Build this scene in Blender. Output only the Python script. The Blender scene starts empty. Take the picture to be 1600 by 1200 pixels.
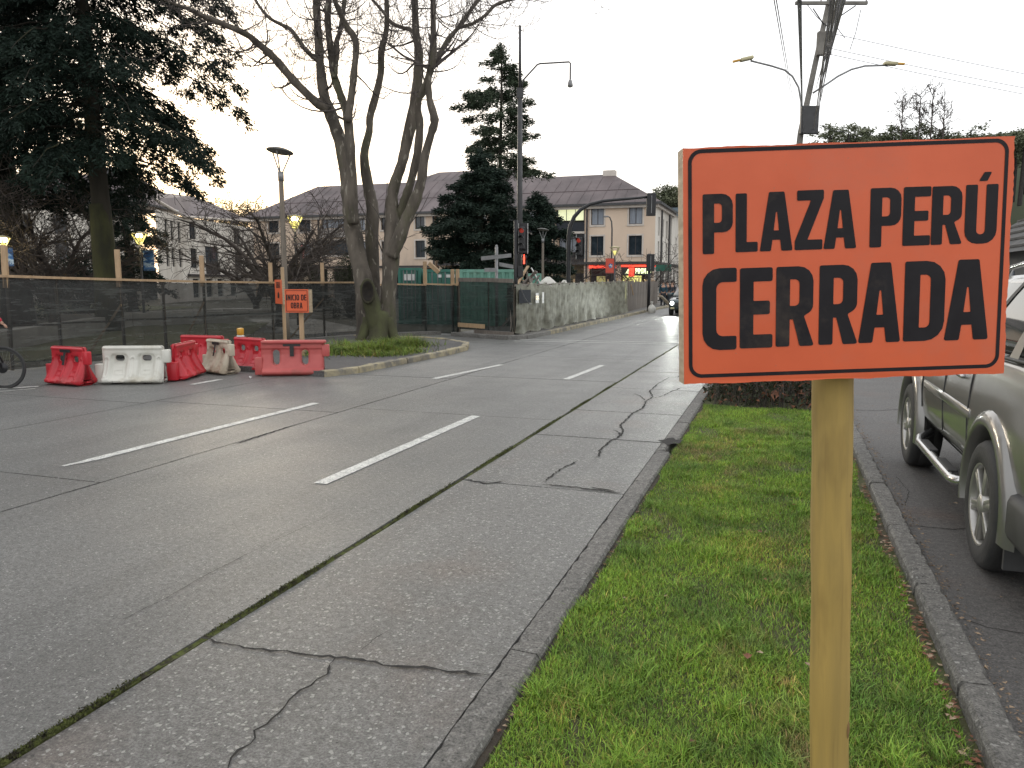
import bpy, bmesh, math, random
import numpy as np
from mathutils import Vector, Matrix, Euler
from mathutils.geometry import tessellate_polygon
R = math.radians
SC = bpy.context.scene
C = SC.collection

# ------------------------------------------------------------------ camera
F_PX, EYE = 1202.0, 1.7
PITCH = math.atan(160 / F_PX)
YAW = R(19.06)
cam_d = bpy.data.cameras.new('camera')
cam_d.sensor_width = 36.0
cam_d.lens = 36.0 * F_PX / 1600.0
cam_d.clip_start = 0.05
cam_d.clip_end = 3000
cam = bpy.data.objects.new('camera', cam_d)
C.objects.link(cam)
cam.location = (0, 0, EYE)
cam.rotation_euler = (R(90) - PITCH, 0, YAW)
SC.camera = cam

# ------------------------------------------------------------------ world, sun, exposure
SUN_EL, SUN_AZ = R(7.0), R(-40.0)          # azimuth clockwise from +Y
w = bpy.data.worlds.new('World')
SC.world = w
w.use_nodes = True
nt = w.node_tree
nt.nodes.clear()
sky = nt.nodes.new('ShaderNodeTexSky')
sky.sky_type = 'NISHITA'
sky.sun_disc = False
sky.sun_elevation = SUN_EL
sky.sun_rotation = SUN_AZ
sky.air_density = 1.0
sky.dust_density = 3.0
sky.ozone_density = 1.0
veil = nt.nodes.new('ShaderNodeMix')       # high thin cloud veil over the clear sky
veil.data_type = 'RGBA'
veil.inputs['Factor'].default_value = 0.74
veil.inputs['B'].default_value = (10.7, 10.75, 10.9, 1)
bg = nt.nodes.new('ShaderNodeBackground')
bg.inputs['Strength'].default_value = 0.12
wo = nt.nodes.new('ShaderNodeOutputWorld')
nt.links.new(sky.outputs[0], veil.inputs['A'])
nt.links.new(veil.outputs['Result'], bg.inputs['Color'])
nt.links.new(bg.outputs[0], wo.inputs[0])

sun_d = bpy.data.lights.new('sun', 'SUN')
sun_d.energy = 0.6
sun_d.angle = R(14)
sun_d.color = (1.0, 0.9, 0.72)
sun = bpy.data.objects.new('sun', sun_d)
C.objects.link(sun)
sd = Vector((math.sin(SUN_AZ) * math.cos(SUN_EL), math.cos(SUN_AZ) * math.cos(SUN_EL), math.sin(SUN_EL)))
sun.rotation_euler = sd.to_track_quat('Z', 'Y').to_euler()

SC.view_settings.view_transform = 'Standard'
SC.view_settings.look = 'None'
SC.view_settings.gamma = 1
SC.view_settings.use_curve_mapping = False
SC.view_settings.exposure = 0.48

# ------------------------------------------------------------------ pixel <-> world helpers (calibrated to the street)
_F = Vector((-math.sin(YAW) * math.cos(PITCH), math.cos(YAW) * math.cos(PITCH), -math.sin(PITCH)))
_R = Vector((math.cos(YAW), math.sin(YAW), 0))
_U = _R.cross(_F)
EY = Vector((0, 0, EYE))
def ray(x, y): return _R * (x - 800) + _U * (600 - y) + _F * F_PX
def gp(x, y, z=0.0):
    d = ray(x, y); return EY + d * ((z - EYE) / d.z)
def at(x, y, dist): return EY + ray(x, y) / F_PX * dist
def proj(v):
    q = Vector(v) - EY; d = q.dot(_F)
    return (800 + F_PX * q.dot(_R) / d, 600 - F_PX * q.dot(_U) / d, d)
def hz(y, d): return EYE + (440 - y) / 1202.0 * d      # height of a point seen at row y and distance d

# ------------------------------------------------------------------ materials
def nn(t, typ, **kw):
    n = t.nodes.new(typ)
    for k, v in kw.items():
        if hasattr(n, k): setattr(n, k, v)
        else: n.inputs[k].default_value = v
    return n
def ramp(t, a, b, c0=(0, 0, 0, 1), c1=(1, 1, 1, 1)):
    r = t.nodes.new('ShaderNodeValToRGB')
    r.color_ramp.elements[0].position = a; r.color_ramp.elements[1].position = b
    r.color_ramp.elements[0].color = c0; r.color_ramp.elements[1].color = c1
    return r
def mixc(t, fac, a, b, mode='MIX'):
    m = t.nodes.new('ShaderNodeMix'); m.data_type = 'RGBA'; m.blend_type = mode
    L = t.links.new
    for sock, v in ((m.inputs['Factor'], fac), (m.inputs['A'], a), (m.inputs['B'], b)):
        if isinstance(v, (int, float)): sock.default_value = v
        elif isinstance(v, tuple): sock.default_value = v if len(v) == 4 else (*v, 1)
        else: L(v, sock)
    return m.outputs['Result']
def coords(t, kind='Object', scale=(1, 1, 1), rot=(0, 0, 0)):
    if kind == 'World':
        src = t.nodes.new('ShaderNodeNewGeometry').outputs['Position']
    else:
        src = t.nodes.new('ShaderNodeTexCoord').outputs[kind]
    m = t.nodes.new('ShaderNodeMapping'); m.inputs['Scale'].default_value = scale; m.inputs['Rotation'].default_value = rot
    t.links.new(src, m.inputs[0]); return m.outputs[0]
def noise(t, vec, scale, detail=4, rough=0.55, dist=0.0):
    n = nn(t, 'ShaderNodeTexNoise'); n.inputs['Scale'].default_value = scale; n.inputs['Detail'].default_value = detail
    n.inputs['Roughness'].default_value = rough; n.inputs['Distortion'].default_value = dist
    t.links.new(vec, n.inputs['Vector']); return n.outputs['Fac']
MATS = {}
def pbr(name, c1, c2=None, scale=3.0, rough=0.6, bump=0.0, bscale=40.0, metal=0.0, stretch=(1, 1, 1),
        speck=None, rvar=0.1, lo=0.35, hi=0.65, kind='Object', coat=0.0, emit=None, estr=0.0, spec=0.5, grime=None):
    if name in MATS: return MATS[name]
    m = bpy.data.materials.new(name); m.use_nodes = True; MATS[name] = m
    t = m.node_tree; b = t.nodes['Principled BSDF']; L = t.links.new
    v = coords(t, kind, stretch)
    c2 = c2 or tuple(x * 0.75 for x in c1)
    n1 = noise(t, v, scale, 6)
    r = ramp(t, lo, hi); L(n1, r.inputs[0])
    col = mixc(t, r.outputs[0], c1, c2)
    if grime:
        n3 = noise(t, v, scale * 0.35, 8, 0.7); r3 = ramp(t, 0.52, 0.7); L(n3, r3.inputs[0]); col = mixc(t, r3.outputs[0], col, grime)
    if speck:
        n2 = noise(t, v, speck[1], 2); r2 = ramp(t, speck[2], speck[2] + 0.06); L(n2, r2.inputs[0]); col = mixc(t, r2.outputs[0], col, speck[0])
    L(col, b.inputs['Base Color'])
    b.inputs['Metallic'].default_value = metal
    b.inputs['Specular IOR Level'].default_value = spec
    mr = nn(t, 'ShaderNodeMapRange'); L(n1, mr.inputs[0]); mr.inputs[3].default_value = max(0.02, rough - rvar); mr.inputs[4].default_value = min(1, rough + rvar)
    L(mr.outputs[0], b.inputs['Roughness'])
    if coat: b.inputs['Coat Weight'].default_value = coat; b.inputs['Coat Roughness'].default_value = 0.08
    if bump:
        nb = noise(t, v, bscale, 5); bp = nn(t, 'ShaderNodeBump'); bp.inputs['Strength'].default_value = bump; bp.inputs['Distance'].default_value = 0.02
        L(nb, bp.inputs['Height']); L(bp.outputs[0], b.inputs['Normal'])
    if emit:
        b.inputs['Emission Color'].default_value = (*emit, 1); b.inputs['Emission Strength'].default_value = estr
    return m

def concrete(name, base, dark, stones, stone_col, rough, streak=True, sscale=70.0, warm=None):
    m = bpy.data.materials.new(name); m.use_nodes = True; MATS[name] = m
    t = m.node_tree; b = t.nodes['Principled BSDF']; L = t.links.new
    v = coords(t, 'World')
    big = noise(t, v, 0.35, 7, 0.62); rb = ramp(t, 0.34, 0.68); L(big, rb.inputs[0])
    col = mixc(t, rb.outputs[0], base, dark)
    if streak:
        vs = coords(t, 'World', (2.6, 0.10, 1)); st = noise(t, vs, 1.0, 5, 0.6); rs = ramp(t, 0.45, 0.72); L(st, rs.inputs[0])
        f = nn(t, 'ShaderNodeMath', operation='MULTIPLY'); L(rs.outputs[0], f.inputs[0]); f.inputs[1].default_value = 0.45
        col = mixc(t, f.outputs[0], col, tuple(x * 0.62 for x in dark))
    if warm:
        wn = noise(t, v, 0.9, 5); rw = ramp(t, 0.55, 0.75); L(wn, rw.inputs[0]); col = mixc(t, rw.outputs[0], col, warm)
    fine = noise(t, v, 95, 5, 0.75); rf = ramp(t, 0.34, 0.66, (0.36, 0.36, 0.36, 1), (1.62, 1.62, 1.60, 1)); L(fine, rf.inputs[0])
    col = mixc(t, 1.0, col, rf.outputs[0], 'MULTIPLY')
    mid_ = noise(t, v, 28, 4, 0.7); rm = ramp(t, 0.35, 0.65, (0.66, 0.66, 0.66, 1), (1.32, 1.32, 1.31, 1)); L(mid_, rm.inputs[0]); col = mixc(t, 1.0, col, rm.outputs[0], 'MULTIPLY')
    # exposed aggregate: some voronoi cells show as paler, oddly shaped chips
    vd = nn(t, 'ShaderNodeTexNoise'); vd.inputs['Scale'].default_value = sscale * 0.9; L(v, vd.inputs['Vector'])
    va = nn(t, 'ShaderNodeMix', data_type='RGBA', blend_type='ADD'); va.inputs['Factor'].default_value = 0.030; L(v, va.inputs['A']); L(vd.outputs['Color'], va.inputs['B'])
    vo = nn(t, 'ShaderNodeTexVoronoi'); vo.inputs['Scale'].default_value = sscale; L(va.outputs['Result'], vo.inputs['Vector'])
    sep = nn(t, 'ShaderNodeSeparateColor'); L(vo.outputs['Color'], sep.inputs[0])
    g1 = nn(t, 'ShaderNodeMath', operation='GREATER_THAN'); L(sep.outputs[0], g1.inputs[0]); g1.inputs[1].default_value = stones
    mul = nn(t, 'ShaderNodeMath', operation='MULTIPLY'); L(sep.outputs[1], mul.inputs[0]); mul.inputs[1].default_value = 0.46
    l1 = nn(t, 'ShaderNodeMath', operation='LESS_THAN'); L(vo.outputs['Distance'], l1.inputs[0]); L(mul.outputs[0], l1.inputs[1])
    g2 = nn(t, 'ShaderNodeMath', operation='MULTIPLY'); L(g1.outputs[0], g2.inputs[0]); L(l1.outputs[0], g2.inputs[1])
    g3 = nn(t, 'ShaderNodeMath', operation='MULTIPLY'); L(g2.outputs[0], g3.inputs[0]); g3.inputs[1].default_value = 0.75
    sc2 = mixc(t, sep.outputs[2], stone_col, tuple(x * 0.6 for x in stone_col))
    col = mixc(t, g3.outputs[0], col, sc2)
    # small dark pits
    vp = nn(t, 'ShaderNodeTexVoronoi'); vp.inputs['Scale'].default_value = 31; L(v, vp.inputs['Vector'])
    sp = nn(t, 'ShaderNodeSeparateColor'); L(vp.outputs['Color'], sp.inputs[0])
    p1 = nn(t, 'ShaderNodeMath', operation='GREATER_THAN'); L(sp.outputs[0], p1.inputs[0]); p1.inputs[1].default_value = 0.90
    p2 = nn(t, 'ShaderNodeMath', operation='LESS_THAN'); L(vp.outputs['Distance'], p2.inputs[0]); p2.inputs[1].default_value = 0.17
    p3 = nn(t, 'ShaderNodeMath', operation='MULTIPLY'); L(p1.outputs[0], p3.inputs[0]); L(p2.outputs[0], p3.inputs[1])
    col = mixc(t, p3.outputs[0], col, tuple(x * 0.35 for x in dark))
    L(col, b.inputs['Base Color'])
    rn = noise(t, v, 1.3, 6); mr = nn(t, 'ShaderNodeMapRange'); L(rn, mr.inputs[0]); mr.inputs[3].default_value = rough - 0.14; mr.inputs[4].default_value = rough + 0.14
    L(mr.outputs[0], b.inputs['Roughness'])
    hb = nn(t, 'ShaderNodeMath', operation='MULTIPLY_ADD'); L(g3.outputs[0], hb.inputs[0]); hb.inputs[1].default_value = 0.55; L(fine, hb.inputs[2])
    bp = nn(t, 'ShaderNodeBump'); bp.inputs['Strength'].default_value = 1.0; bp.inputs['Distance'].default_value = 0.012
    L(hb.outputs[0], bp.inputs['Height']); L(bp.outputs[0], b.inputs['Normal'])
    return m
concrete('road_concrete', (0.178, 0.178, 0.172), (0.122, 0.122, 0.118), 0.72, (0.52, 0.51, 0.48), 0.42, sscale=70)
concrete('worn_concrete', (0.195, 0.193, 0.187), (0.125, 0.124, 0.120), 0.48, (0.55, 0.54, 0.51), 0.37, sscale=46, warm=(0.16, 0.135, 0.12))
concrete('asphalt', (0.115, 0.108, 0.103), (0.075, 0.071, 0.068), 0.7, (0.22, 0.2, 0.18), 0.6, sscale=80, streak=False, warm=(0.12, 0.085, 0.07))
concrete('kerb_concrete', (0.19, 0.18, 0.165), (0.11, 0.107, 0.10), 0.66, (0.42, 0.41, 0.38), 0.7, sscale=45, streak=False)
concrete('old_asphalt', (0.105, 0.10, 0.098), (0.06, 0.058, 0.056), 0.75, (0.2, 0.2, 0.19), 0.75, sscale=60, streak=False)

M = {}
M['joint'] = pbr('joint_dirt', (0.02, 0.019, 0.016), (0.035, 0.03, 0.022), 20, 0.95)
M['crack'] = pbr('crack_dark', (0.012, 0.011, 0.01), (0.03, 0.028, 0.025), 30, 0.95)
M['moss'] = pbr('moss', (0.085, 0.10, 0.02), (0.03, 0.026, 0.012), 25, 0.95, 0.8, 90, kind='World', lo=0.45, hi=0.6)
M['paint'] = pbr('road_paint', (0.62, 0.62, 0.58), (0.33, 0.33, 0.31), 9, 0.55, 0.3, 60, kind='World', lo=0.42, hi=0.72, speck=((0.2, 0.2, 0.2), 55, 0.57))
M['soil'] = pbr('soil', (0.055, 0.042, 0.028), (0.03, 0.024, 0.017), 12, 0.95, 0.8, 50, kind='World')
M['orange'] = pbr('orange_vinyl', (0.68, 0.118, 0.036), (0.62, 0.102, 0.03), 5, 0.42, 0.05, 8, rvar=0.10, grime=(0.58, 0.125, 0.055), speck=((0.5, 0.13, 0.06), 90, 0.70))
M['black_vinyl'] = pbr('black_vinyl', (0.012, 0.010, 0.012), (0.018, 0.016, 0.018), 14, 0.5, rvar=0.12, spec=0.2, grime=(0.055, 0.043, 0.035))
M['post_wood'] = None
def wood(name, c1, c2, c3, sc=(9, 9, 0.7)):
    m = bpy.data.materials.new(name); m.use_nodes = True; MATS[name] = m
    t = m.node_tree; b = t.nodes['Principled BSDF']; L = t.links.new
    v = coords(t, 'Object', sc)
    n = noise(t, v, 2.2, 8, 0.62, 0.6); r = ramp(t, 0.32, 0.7); L(n, r.inputs[0]); col = mixc(t, r.outputs[0], c1, c2)
    v2 = coords(t, 'Object', (40, 40, 0.9)); n2 = noise(t, v2, 2, 3); r2 = ramp(t, 0.55, 0.8); L(n2, r2.inputs[0])
    f = nn(t, 'ShaderNodeMath', operation='MULTIPLY'); L(r2.outputs[0], f.inputs[0]); f.inputs[1].default_value = 0.5
    col = mixc(t, f.outputs[0], col, c3)
    v3 = coords(t, 'Object', (1, 1, 0.3)); n3 = noise(t, v3, 9, 4); r3 = ramp(t, 0.52, 0.68); L(n3, r3.inputs[0])
    f3 = nn(t, 'ShaderNodeMath', operation='MULTIPLY'); L(r3.outputs[0], f3.inputs[0]); f3.inputs[1].default_value = 0.45
    col = mixc(t, f3.outputs[0], col, c3)
    L(col, b.inputs['Base Color']); b.inputs['Roughness'].default_value = 0.62
    bp = nn(t, 'ShaderNodeBump'); bp.inputs['Strength'].default_value = 0.25; bp.inputs['Distance'].default_value = 0.004; L(n2, bp.inputs['Height']); L(bp.outputs[0], b.inputs['Normal'])
    return m
M['post_wood'] = wood('treated_pole', (0.42, 0.285, 0.075), (0.30, 0.21, 0.062), (0.14, 0.085, 0.025))
M['lumber'] = wood('pale_lumber', (0.48, 0.33, 0.19), (0.36, 0.25, 0.15), (0.2, 0.12, 0.06))
M['grey_board'] = wood('weathered_board', (0.22, 0.19, 0.16), (0.13, 0.11, 0.095), (0.05, 0.04, 0.035))
M['knot'] = pbr('wood_knot', (0.24, 0.14, 0.05), (0.15, 0.08, 0.03), 30, 0.6)
M['board_wood'] = pbr('board_edge', (0.45, 0.36, 0.24), (0.3, 0.23, 0.15), 12, 0.7, stretch=(1, 1, 4))
M['black'] = pbr('black_metal', (0.012, 0.012, 0.013), (0.02, 0.02, 0.022), 5, 0.5)
M['dark_grey'] = pbr('dark_grey_metal', (0.06, 0.06, 0.062), (0.045, 0.045, 0.046), 5, 0.5)
M['grey_metal'] = pbr('galvanised_metal', (0.27, 0.27, 0.27), (0.2, 0.2, 0.2), 6, 0.5, metal=0.4)
M['rust_pole'] = pbr('weathered_pole', (0.16, 0.13, 0.10), (0.10, 0.085, 0.065), 5, 0.75, 0.2, stretch=(3, 3, 0.4))
M['disc'] = pbr('disc_shade_metal', (0.17, 0.17, 0.16), None, 4, 0.6)
M['trunk_moss'] = pbr('trunk_moss', (0.05, 0.05, 0.014), (0.024, 0.024, 0.012), 2.2, 0.95, 1.0, 14, stretch=(1, 1, 0.4), kind='World')
M['white'] = pbr('white_paint', (0.72, 0.72, 0.70), (0.6, 0.6, 0.58), 4, 0.5)
M['red_plastic'] = pbr('red_plastic', (0.50, 0.018, 0.03), (0.42, 0.015, 0.024), 3, 0.34, 0.05, 20, grime=(0.30, 0.06, 0.055))
M['faded_plastic'] = pbr('faded_red_plastic', (0.47, 0.095, 0.085), (0.40, 0.07, 0.065), 3, 0.5, 0.08, 20, grime=(0.2, 0.07, 0.05))
M['white_plastic'] = pbr('white_plastic', (0.62, 0.61, 0.55), (0.53, 0.52, 0.46), 3, 0.42, 0.05, 20, grime=(0.34, 0.30, 0.21))
M['dirty_plastic'] = pbr('dirty_white_plastic', (0.52, 0.47, 0.37), (0.36, 0.30, 0.22), 3, 0.6, 0.1, 20, grime=(0.17, 0.12, 0.075))
M['tape'] = pbr('black_tape', (0.012, 0.012, 0.012), (0.02, 0.02, 0.02), 5, 0.4)
M['amber'] = pbr('amber_lens', (0.62, 0.33, 0.03), (0.5, 0.26, 0.03), 5, 0.3)
M['bark'] = pbr('grey_bark', (0.125, 0.105, 0.083), (0.05, 0.042, 0.033), 3.0, 0.9, 0.9, 22, stretch=(1, 1, 0.35), kind='World', speck=((0.20, 0.18, 0.145), 9, 0.62), grime=(0.06, 0.065, 0.025))
M['moss_bark'] = pbr('mossy_bark', (0.07, 0.075, 0.03), (0.035, 0.03, 0.02), 2.2, 0.95, 0.9, 14, stretch=(1, 1, 0.5), kind='World')
M['plaza_bark'] = pbr('plaza_bark', (0.085, 0.068, 0.058), (0.05, 0.042, 0.036), 3, 0.95, 0.6, 14, kind='World')
M['dark_bark'] = pbr('dark_bark', (0.04, 0.034, 0.03), (0.022, 0.02, 0.018), 3, 0.95, 0.6, 14, kind='World')
M['conifer_bark'] = pbr('conifer_bark', (0.034, 0.028, 0.020), (0.016, 0.015, 0.010), 2, 0.95, 1.0, 9, stretch=(1, 1, 0.3), kind='World', grime=(0.05, 0.048, 0.014))
M['twig'] = pbr('twig_bark', (0.09, 0.075, 0.068), (0.06, 0.05, 0.045), 3, 0.9, kind='World')
M['hollow'] = pbr('hollow_wood', (0.012, 0.01, 0.008), (0.025, 0.02, 0.015), 9, 1.0)
def leaf_mat(name, c1, c2, sc=1.5, trans=0.0):
    m = bpy.data.materials.new(name); m.use_nodes = True; MATS[name] = m
    t = m.node_tree; b = t.nodes['Principled BSDF']; L = t.links.new
    v = coords(t, 'World'); n = noise(t, v, sc, 5, 0.7); r = ramp(t, 0.36, 0.64); L(n, r.inputs[0])
    col = mixc(t, r.outputs[0], c1, c2)
    n2 = noise(t, v, sc * 14, 2); r2 = ramp(t, 0.35, 0.7, (0.7, 0.7, 0.7, 1), (1.35, 1.35, 1.2, 1)); L(n2, r2.inputs[0]); col = mixc(t, 1.0, col, r2.outputs[0], 'MULTIPLY')
    L(col, b.inputs['Base Color']); b.inputs['Roughness'].default_value = 0.7; b.inputs['Specular IOR Level'].default_value = 0.2
    if trans:
        tr = nn(t, 'ShaderNodeBsdfTranslucent'); L(col, tr.inputs[0]); mx = nn(t, 'ShaderNodeMixShader'); mx.inputs[0].default_value = trans
        L(b.outputs[0], mx.inputs[1]); L(tr.outputs[0], mx.inputs[2]); L(mx.outputs[0], t.nodes['Material Output'].inputs[0])
    return m
M['conifer_dark'] = leaf_mat('conifer_needles_dark', (0.015, 0.029, 0.021), (0.008, 0.017, 0.013))
M['conifer_mid'] = leaf_mat('conifer_needles', (0.026, 0.042, 0.030), (0.013, 0.025, 0.020))
M['conifer_pine'] = leaf_mat('pine_needles', (0.06, 0.08, 0.05), (0.03, 0.045, 0.03))
M['hill_leaf'] = leaf_mat('hill_leaves', (0.17, 0.18, 0.12), (0.10, 0.12, 0.075), 0.3)  # leaf colour lightened to carry the distance haze
M['shrub_leaf'] = leaf_mat('shrub_leaves', (0.045, 0.052, 0.030), (0.025, 0.03, 0.018))
M['sun_gold_leaf'] = leaf_mat('sun_painted_leaves', (0.42, 0.36, 0.13), (0.25, 0.2, 0.08), 0.5, 0.4)  # gold of the low sun painted into the leaf colour

# lawn blades: lush green patches, drier brown ones
def grass_mat(name, lush, mid, dry, dry_lo, dry_hi):
    m = bpy.data.materials.new(name); m.use_nodes = True; MATS[name] = m
    t = m.node_tree; b = t.nodes['Principled BSDF']; L = t.links.new
    v = coords(t, 'World'); n = noise(t, v, 1.7, 6, 0.62); r = ramp(t, 0.4, 0.62); L(n, r.inputs[0])
    col = mixc(t, r.outputs[0], lush, mid)
    n2 = noise(t, coords(t, 'World', (1, 0.6, 1)), 0.85, 5, 0.62); r2 = ramp(t, dry_lo, dry_hi); L(n2, r2.inputs[0])
    f = nn(t, 'ShaderNodeMath', operation='MULTIPLY'); L(r2.outputs[0], f.inputs[0]); f.inputs[1].default_value = 0.85
    col = mixc(t, f.outputs[0], col, dry)
    at_ = nn(t, 'ShaderNodeAttribute'); at_.attribute_name = 'tone'
    col = mixc(t, 1.0, col, at_.outputs['Color'], 'MULTIPLY')
    L(col, b.inputs['Base Color']); b.inputs['Roughness'].default_value = 0.55; b.inputs['Specular IOR Level'].default_value = 0.3
    tr = nn(t, 'ShaderNodeBsdfTranslucent'); L(col, tr.inputs[0]); mx = nn(t, 'ShaderNodeMixShader'); mx.inputs[0].default_value = 0.22
    L(b.outputs[0], mx.inputs[1]); L(tr.outputs[0], mx.inputs[2]); L(mx.outputs[0], t.nodes['Material Output'].inputs[0])
    return m
M['grass'] = grass_mat('lawn_grass', (0.25, 0.42, 0.06), (0.15, 0.27, 0.055), (0.30, 0.225, 0.13), 0.54, 0.68)
M['wild_grass'] = grass_mat('wild_grass', (0.19, 0.28, 0.05), (0.10, 0.16, 0.035), (0.12, 0.12, 0.04), 0.6, 0.8)

def cloth_mat(name, col, alpha, trans, rough=0.5, c2=None, wires=False):
    m = bpy.data.materials.new(name); m.use_nodes = True; MATS[name] = m
    t = m.node_tree; b = t.nodes['Principled BSDF']; L = t.links.new
    v = coords(t, 'World', (1, 1, 2.5)); n = noise(t, v, 1.6, 6, 0.6); r = ramp(t, 0.35, 0.68); L(n, r.inputs[0])
    c = mixc(t, r.outputs[0], col, c2 or tuple(x * 0.6 for x in col))
    if wires:   # pale streaks in the colour stand in for light on creases of doubled netting
        for (rot_, sc_, lo_, amt) in ((R(38), (3, 3, 22), .56, .6), (R(-4), (.5, .5, 9), .55, .6)):
            vv = coords(t, 'World', sc_, (0, rot_, 0)); nw = noise(t, vv, .9, 4, .6, .3); rw = ramp(t, lo_, lo_ + .1); L(nw, rw.inputs[0])
            fm = nn(t, 'ShaderNodeMath', operation='MULTIPLY'); L(rw.outputs[0], fm.inputs[0]); fm.inputs[1].default_value = amt; c = mixc(t, fm.outputs[0], c, tuple(x * 3.2 for x in col))
    L(c, b.inputs['Base Color']); b.inputs['Roughness'].default_value = rough
    tl = nn(t, 'ShaderNodeBsdfTranslucent'); L(c, tl.inputs[0]); m1 = nn(t, 'ShaderNodeMixShader'); m1.inputs[0].default_value = trans
    L(b.outputs[0], m1.inputs[1]); L(tl.outputs[0], m1.inputs[2])
    tp = nn(t, 'ShaderNodeBsdfTransparent'); m2 = nn(t, 'ShaderNodeMixShader')
    mr = nn(t, 'ShaderNodeMapRange'); L(n, mr.inputs[0]); mr.inputs[3].default_value = alpha - 0.1; mr.inputs[4].default_value = alpha + 0.1
    L(mr.outputs[0], m2.inputs[0]); L(m1.outputs[0], m2.inputs[1]); L(tp.outputs[0], m2.inputs[2]); L(m2.outputs[0], t.nodes['Material Output'].inputs[0])
    return m
M['shade'] = cloth_mat('shade_netting', (0.028, 0.030, 0.028), 0.20, 0.10, 0.45, None, True)
M['shade_green'] = cloth_mat('green_shade_netting', (0.012, 0.018, 0.016), 0.15, 0.10, 0.5, None, True)
M['film'] = cloth_mat('translucent_film', (0.50, 0.50, 0.40), 0.18, 0.5, 0.5, (0.22, 0.215, 0.165))
M['glass'] = pbr('window_glass', (0.035, 0.045, 0.055), (0.02, 0.028, 0.035), 2, 0.08, rvar=0.03)
M['curtain_glass'] = pbr('curtained_window', (0.30, 0.33, 0.37), (0.20, 0.22, 0.26), 3, 0.25, stretch=(6, 1, 0.3))
M['frame'] = pbr('window_frame', (0.05, 0.045, 0.045), None, 3, 0.5)
M['surround'] = pbr('window_surround', (0.6, 0.54, 0.48), (0.5, 0.45, 0.4), 2, 0.8)
M['stucco'] = pbr('peach_stucco', (0.69, 0.545, 0.42), (0.60, 0.47, 0.36), 0.35, 0.9, 0.2, 30, kind='World', stretch=(1, 1, 0.35), grime=(0.45, 0.36, 0.29))
M['stucco_pale'] = pbr('pale_stucco', (0.70, 0.66, 0.59), (0.60, 0.56, 0.50), 0.35, 0.9, 0.2, 30, kind='World', stretch=(1, 1, 0.35), grime=(0.38, 0.34, 0.29))
M['roof'] = pbr('purple_brown_roof', (0.108, 0.080, 0.080), (0.06, 0.045, 0.046), 0.35, 0.6, 0.4, 6, kind='World', stretch=(1.0, 1, 0.35), grime=(0.15, 0.12, 0.12))
M['roof_metal'] = pbr('grey_roof_panel', (0.44, 0.48, 0.50), (0.36, 0.39, 0.42), 1, 0.5)
M['ledge'] = pbr('ledge_stone', (0.4, 0.36, 0.32), (0.3, 0.27, 0.24), 1, 0.8)
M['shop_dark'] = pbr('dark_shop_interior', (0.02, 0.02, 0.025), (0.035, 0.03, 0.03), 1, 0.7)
M['lit_window'] = pbr('lit_window', (0.6, 0.6, 0.4), (0.4, 0.4, 0.3), 2, 0.5, emit=(0.85, 0.88, 0.52), estr=0.55)
M['lit_shop'] = pbr('lit_shop', (0.6, 0.6, 0.3), None, 2, 0.5, emit=(0.80, 0.80, 0.24), estr=0.75)
M['neon_red'] = pbr('red_light_strip', (0.8, 0.05, 0.03), None, 2, 0.5, emit=(1.0, 0.06, 0.03), estr=1.6)
M['sign_white'] = pbr('lit_sign_letter', (0.8, 0.9, 0.5), None, 2, 0.5, emit=(0.9, 1.0, 0.55), estr=1.3)
M['lamp_glow'] = pbr('lamp_glow', (1, 0.8, 0.35), None, 2, 0.5, emit=(1.0, 0.86, 0.45), estr=9.0)
M['lamp_dim'] = pbr('lamp_dim', (0.75, 0.68, 0.25), (0.6, 0.55, 0.2), 2, 0.5, emit=(0.95, 0.82, 0.25), estr=0.6)
M['lamp_cream'] = pbr('lamp_cream', (0.55, 0.5, 0.3), None, 2, 0.5)
M['red_lamp'] = pbr('red_signal', (0.7, 0.03, 0.02), None, 2, 0.4, emit=(1.0, 0.08, 0.04), estr=2.2)
M['red_reflect'] = pbr('red_lens', (0.3, 0.03, 0.02), None, 2, 0.3, emit=(1.0, 0.1, 0.06), estr=0.12)
M['headlight'] = pbr('headlight_lit', (1, 1, 1), None, 2, 0.2, emit=(0.95, 1.0, 0.97), estr=14)
M['chrome'] = pbr('chrome', (0.55, 0.55, 0.55), (0.45, 0.45, 0.45), 2, 0.22, metal=0.9, rvar=0.06)
M['car_silver'] = pbr('grey_car_paint', (0.20, 0.195, 0.185), (0.185, 0.18, 0.172), 2, 0.36, metal=0.6, coat=0.9, rvar=0.04)
M['car_dark'] = pbr('dark_car_paint', (0.06, 0.08, 0.085), None, 2, 0.35, metal=0.5, coat=0.8)
M['trim'] = pbr('black_trim', (0.025, 0.025, 0.026), (0.04, 0.04, 0.04), 5, 0.6)
M['rubber'] = pbr('tyre_rubber', (0.022, 0.022, 0.022), (0.035, 0.034, 0.033), 6, 0.75, 0.2, 60)
M['alloy'] = pbr('alloy_rim', (0.42, 0.41, 0.39), (0.3, 0.29, 0.27), 5, 0.38, metal=0.7)
M['car_glass'] = pbr('car_glass', (0.05, 0.055, 0.05), (0.04, 0.045, 0.04), 2, 0.05, rvar=0.02, spec=0.9)
M['cable'] = pbr('cable_black', (0.03, 0.03, 0.035), None, 5, 0.6)
M['cable_far'] = pbr('cable_grey', (0.16, 0.15, 0.18), None, 5, 0.6)
M['pole_concrete'] = pbr('pole_concrete', (0.22, 0.205, 0.18), (0.14, 0.13, 0.115), 3, 0.85, 0.3, 30, kind='World')
M['container'] = pbr('green_container_paint', (0.04, 0.20, 0.15), (0.03, 0.14, 0.11), 1.5, 0.55, grime=(0.09, 0.12, 0.09))
M['container_side'] = pbr('pale_green_container_paint', (0.20, 0.42, 0.33), (0.14, 0.32, 0.25), 1.5, 0.6, grime=(0.13, 0.18, 0.14))
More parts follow.
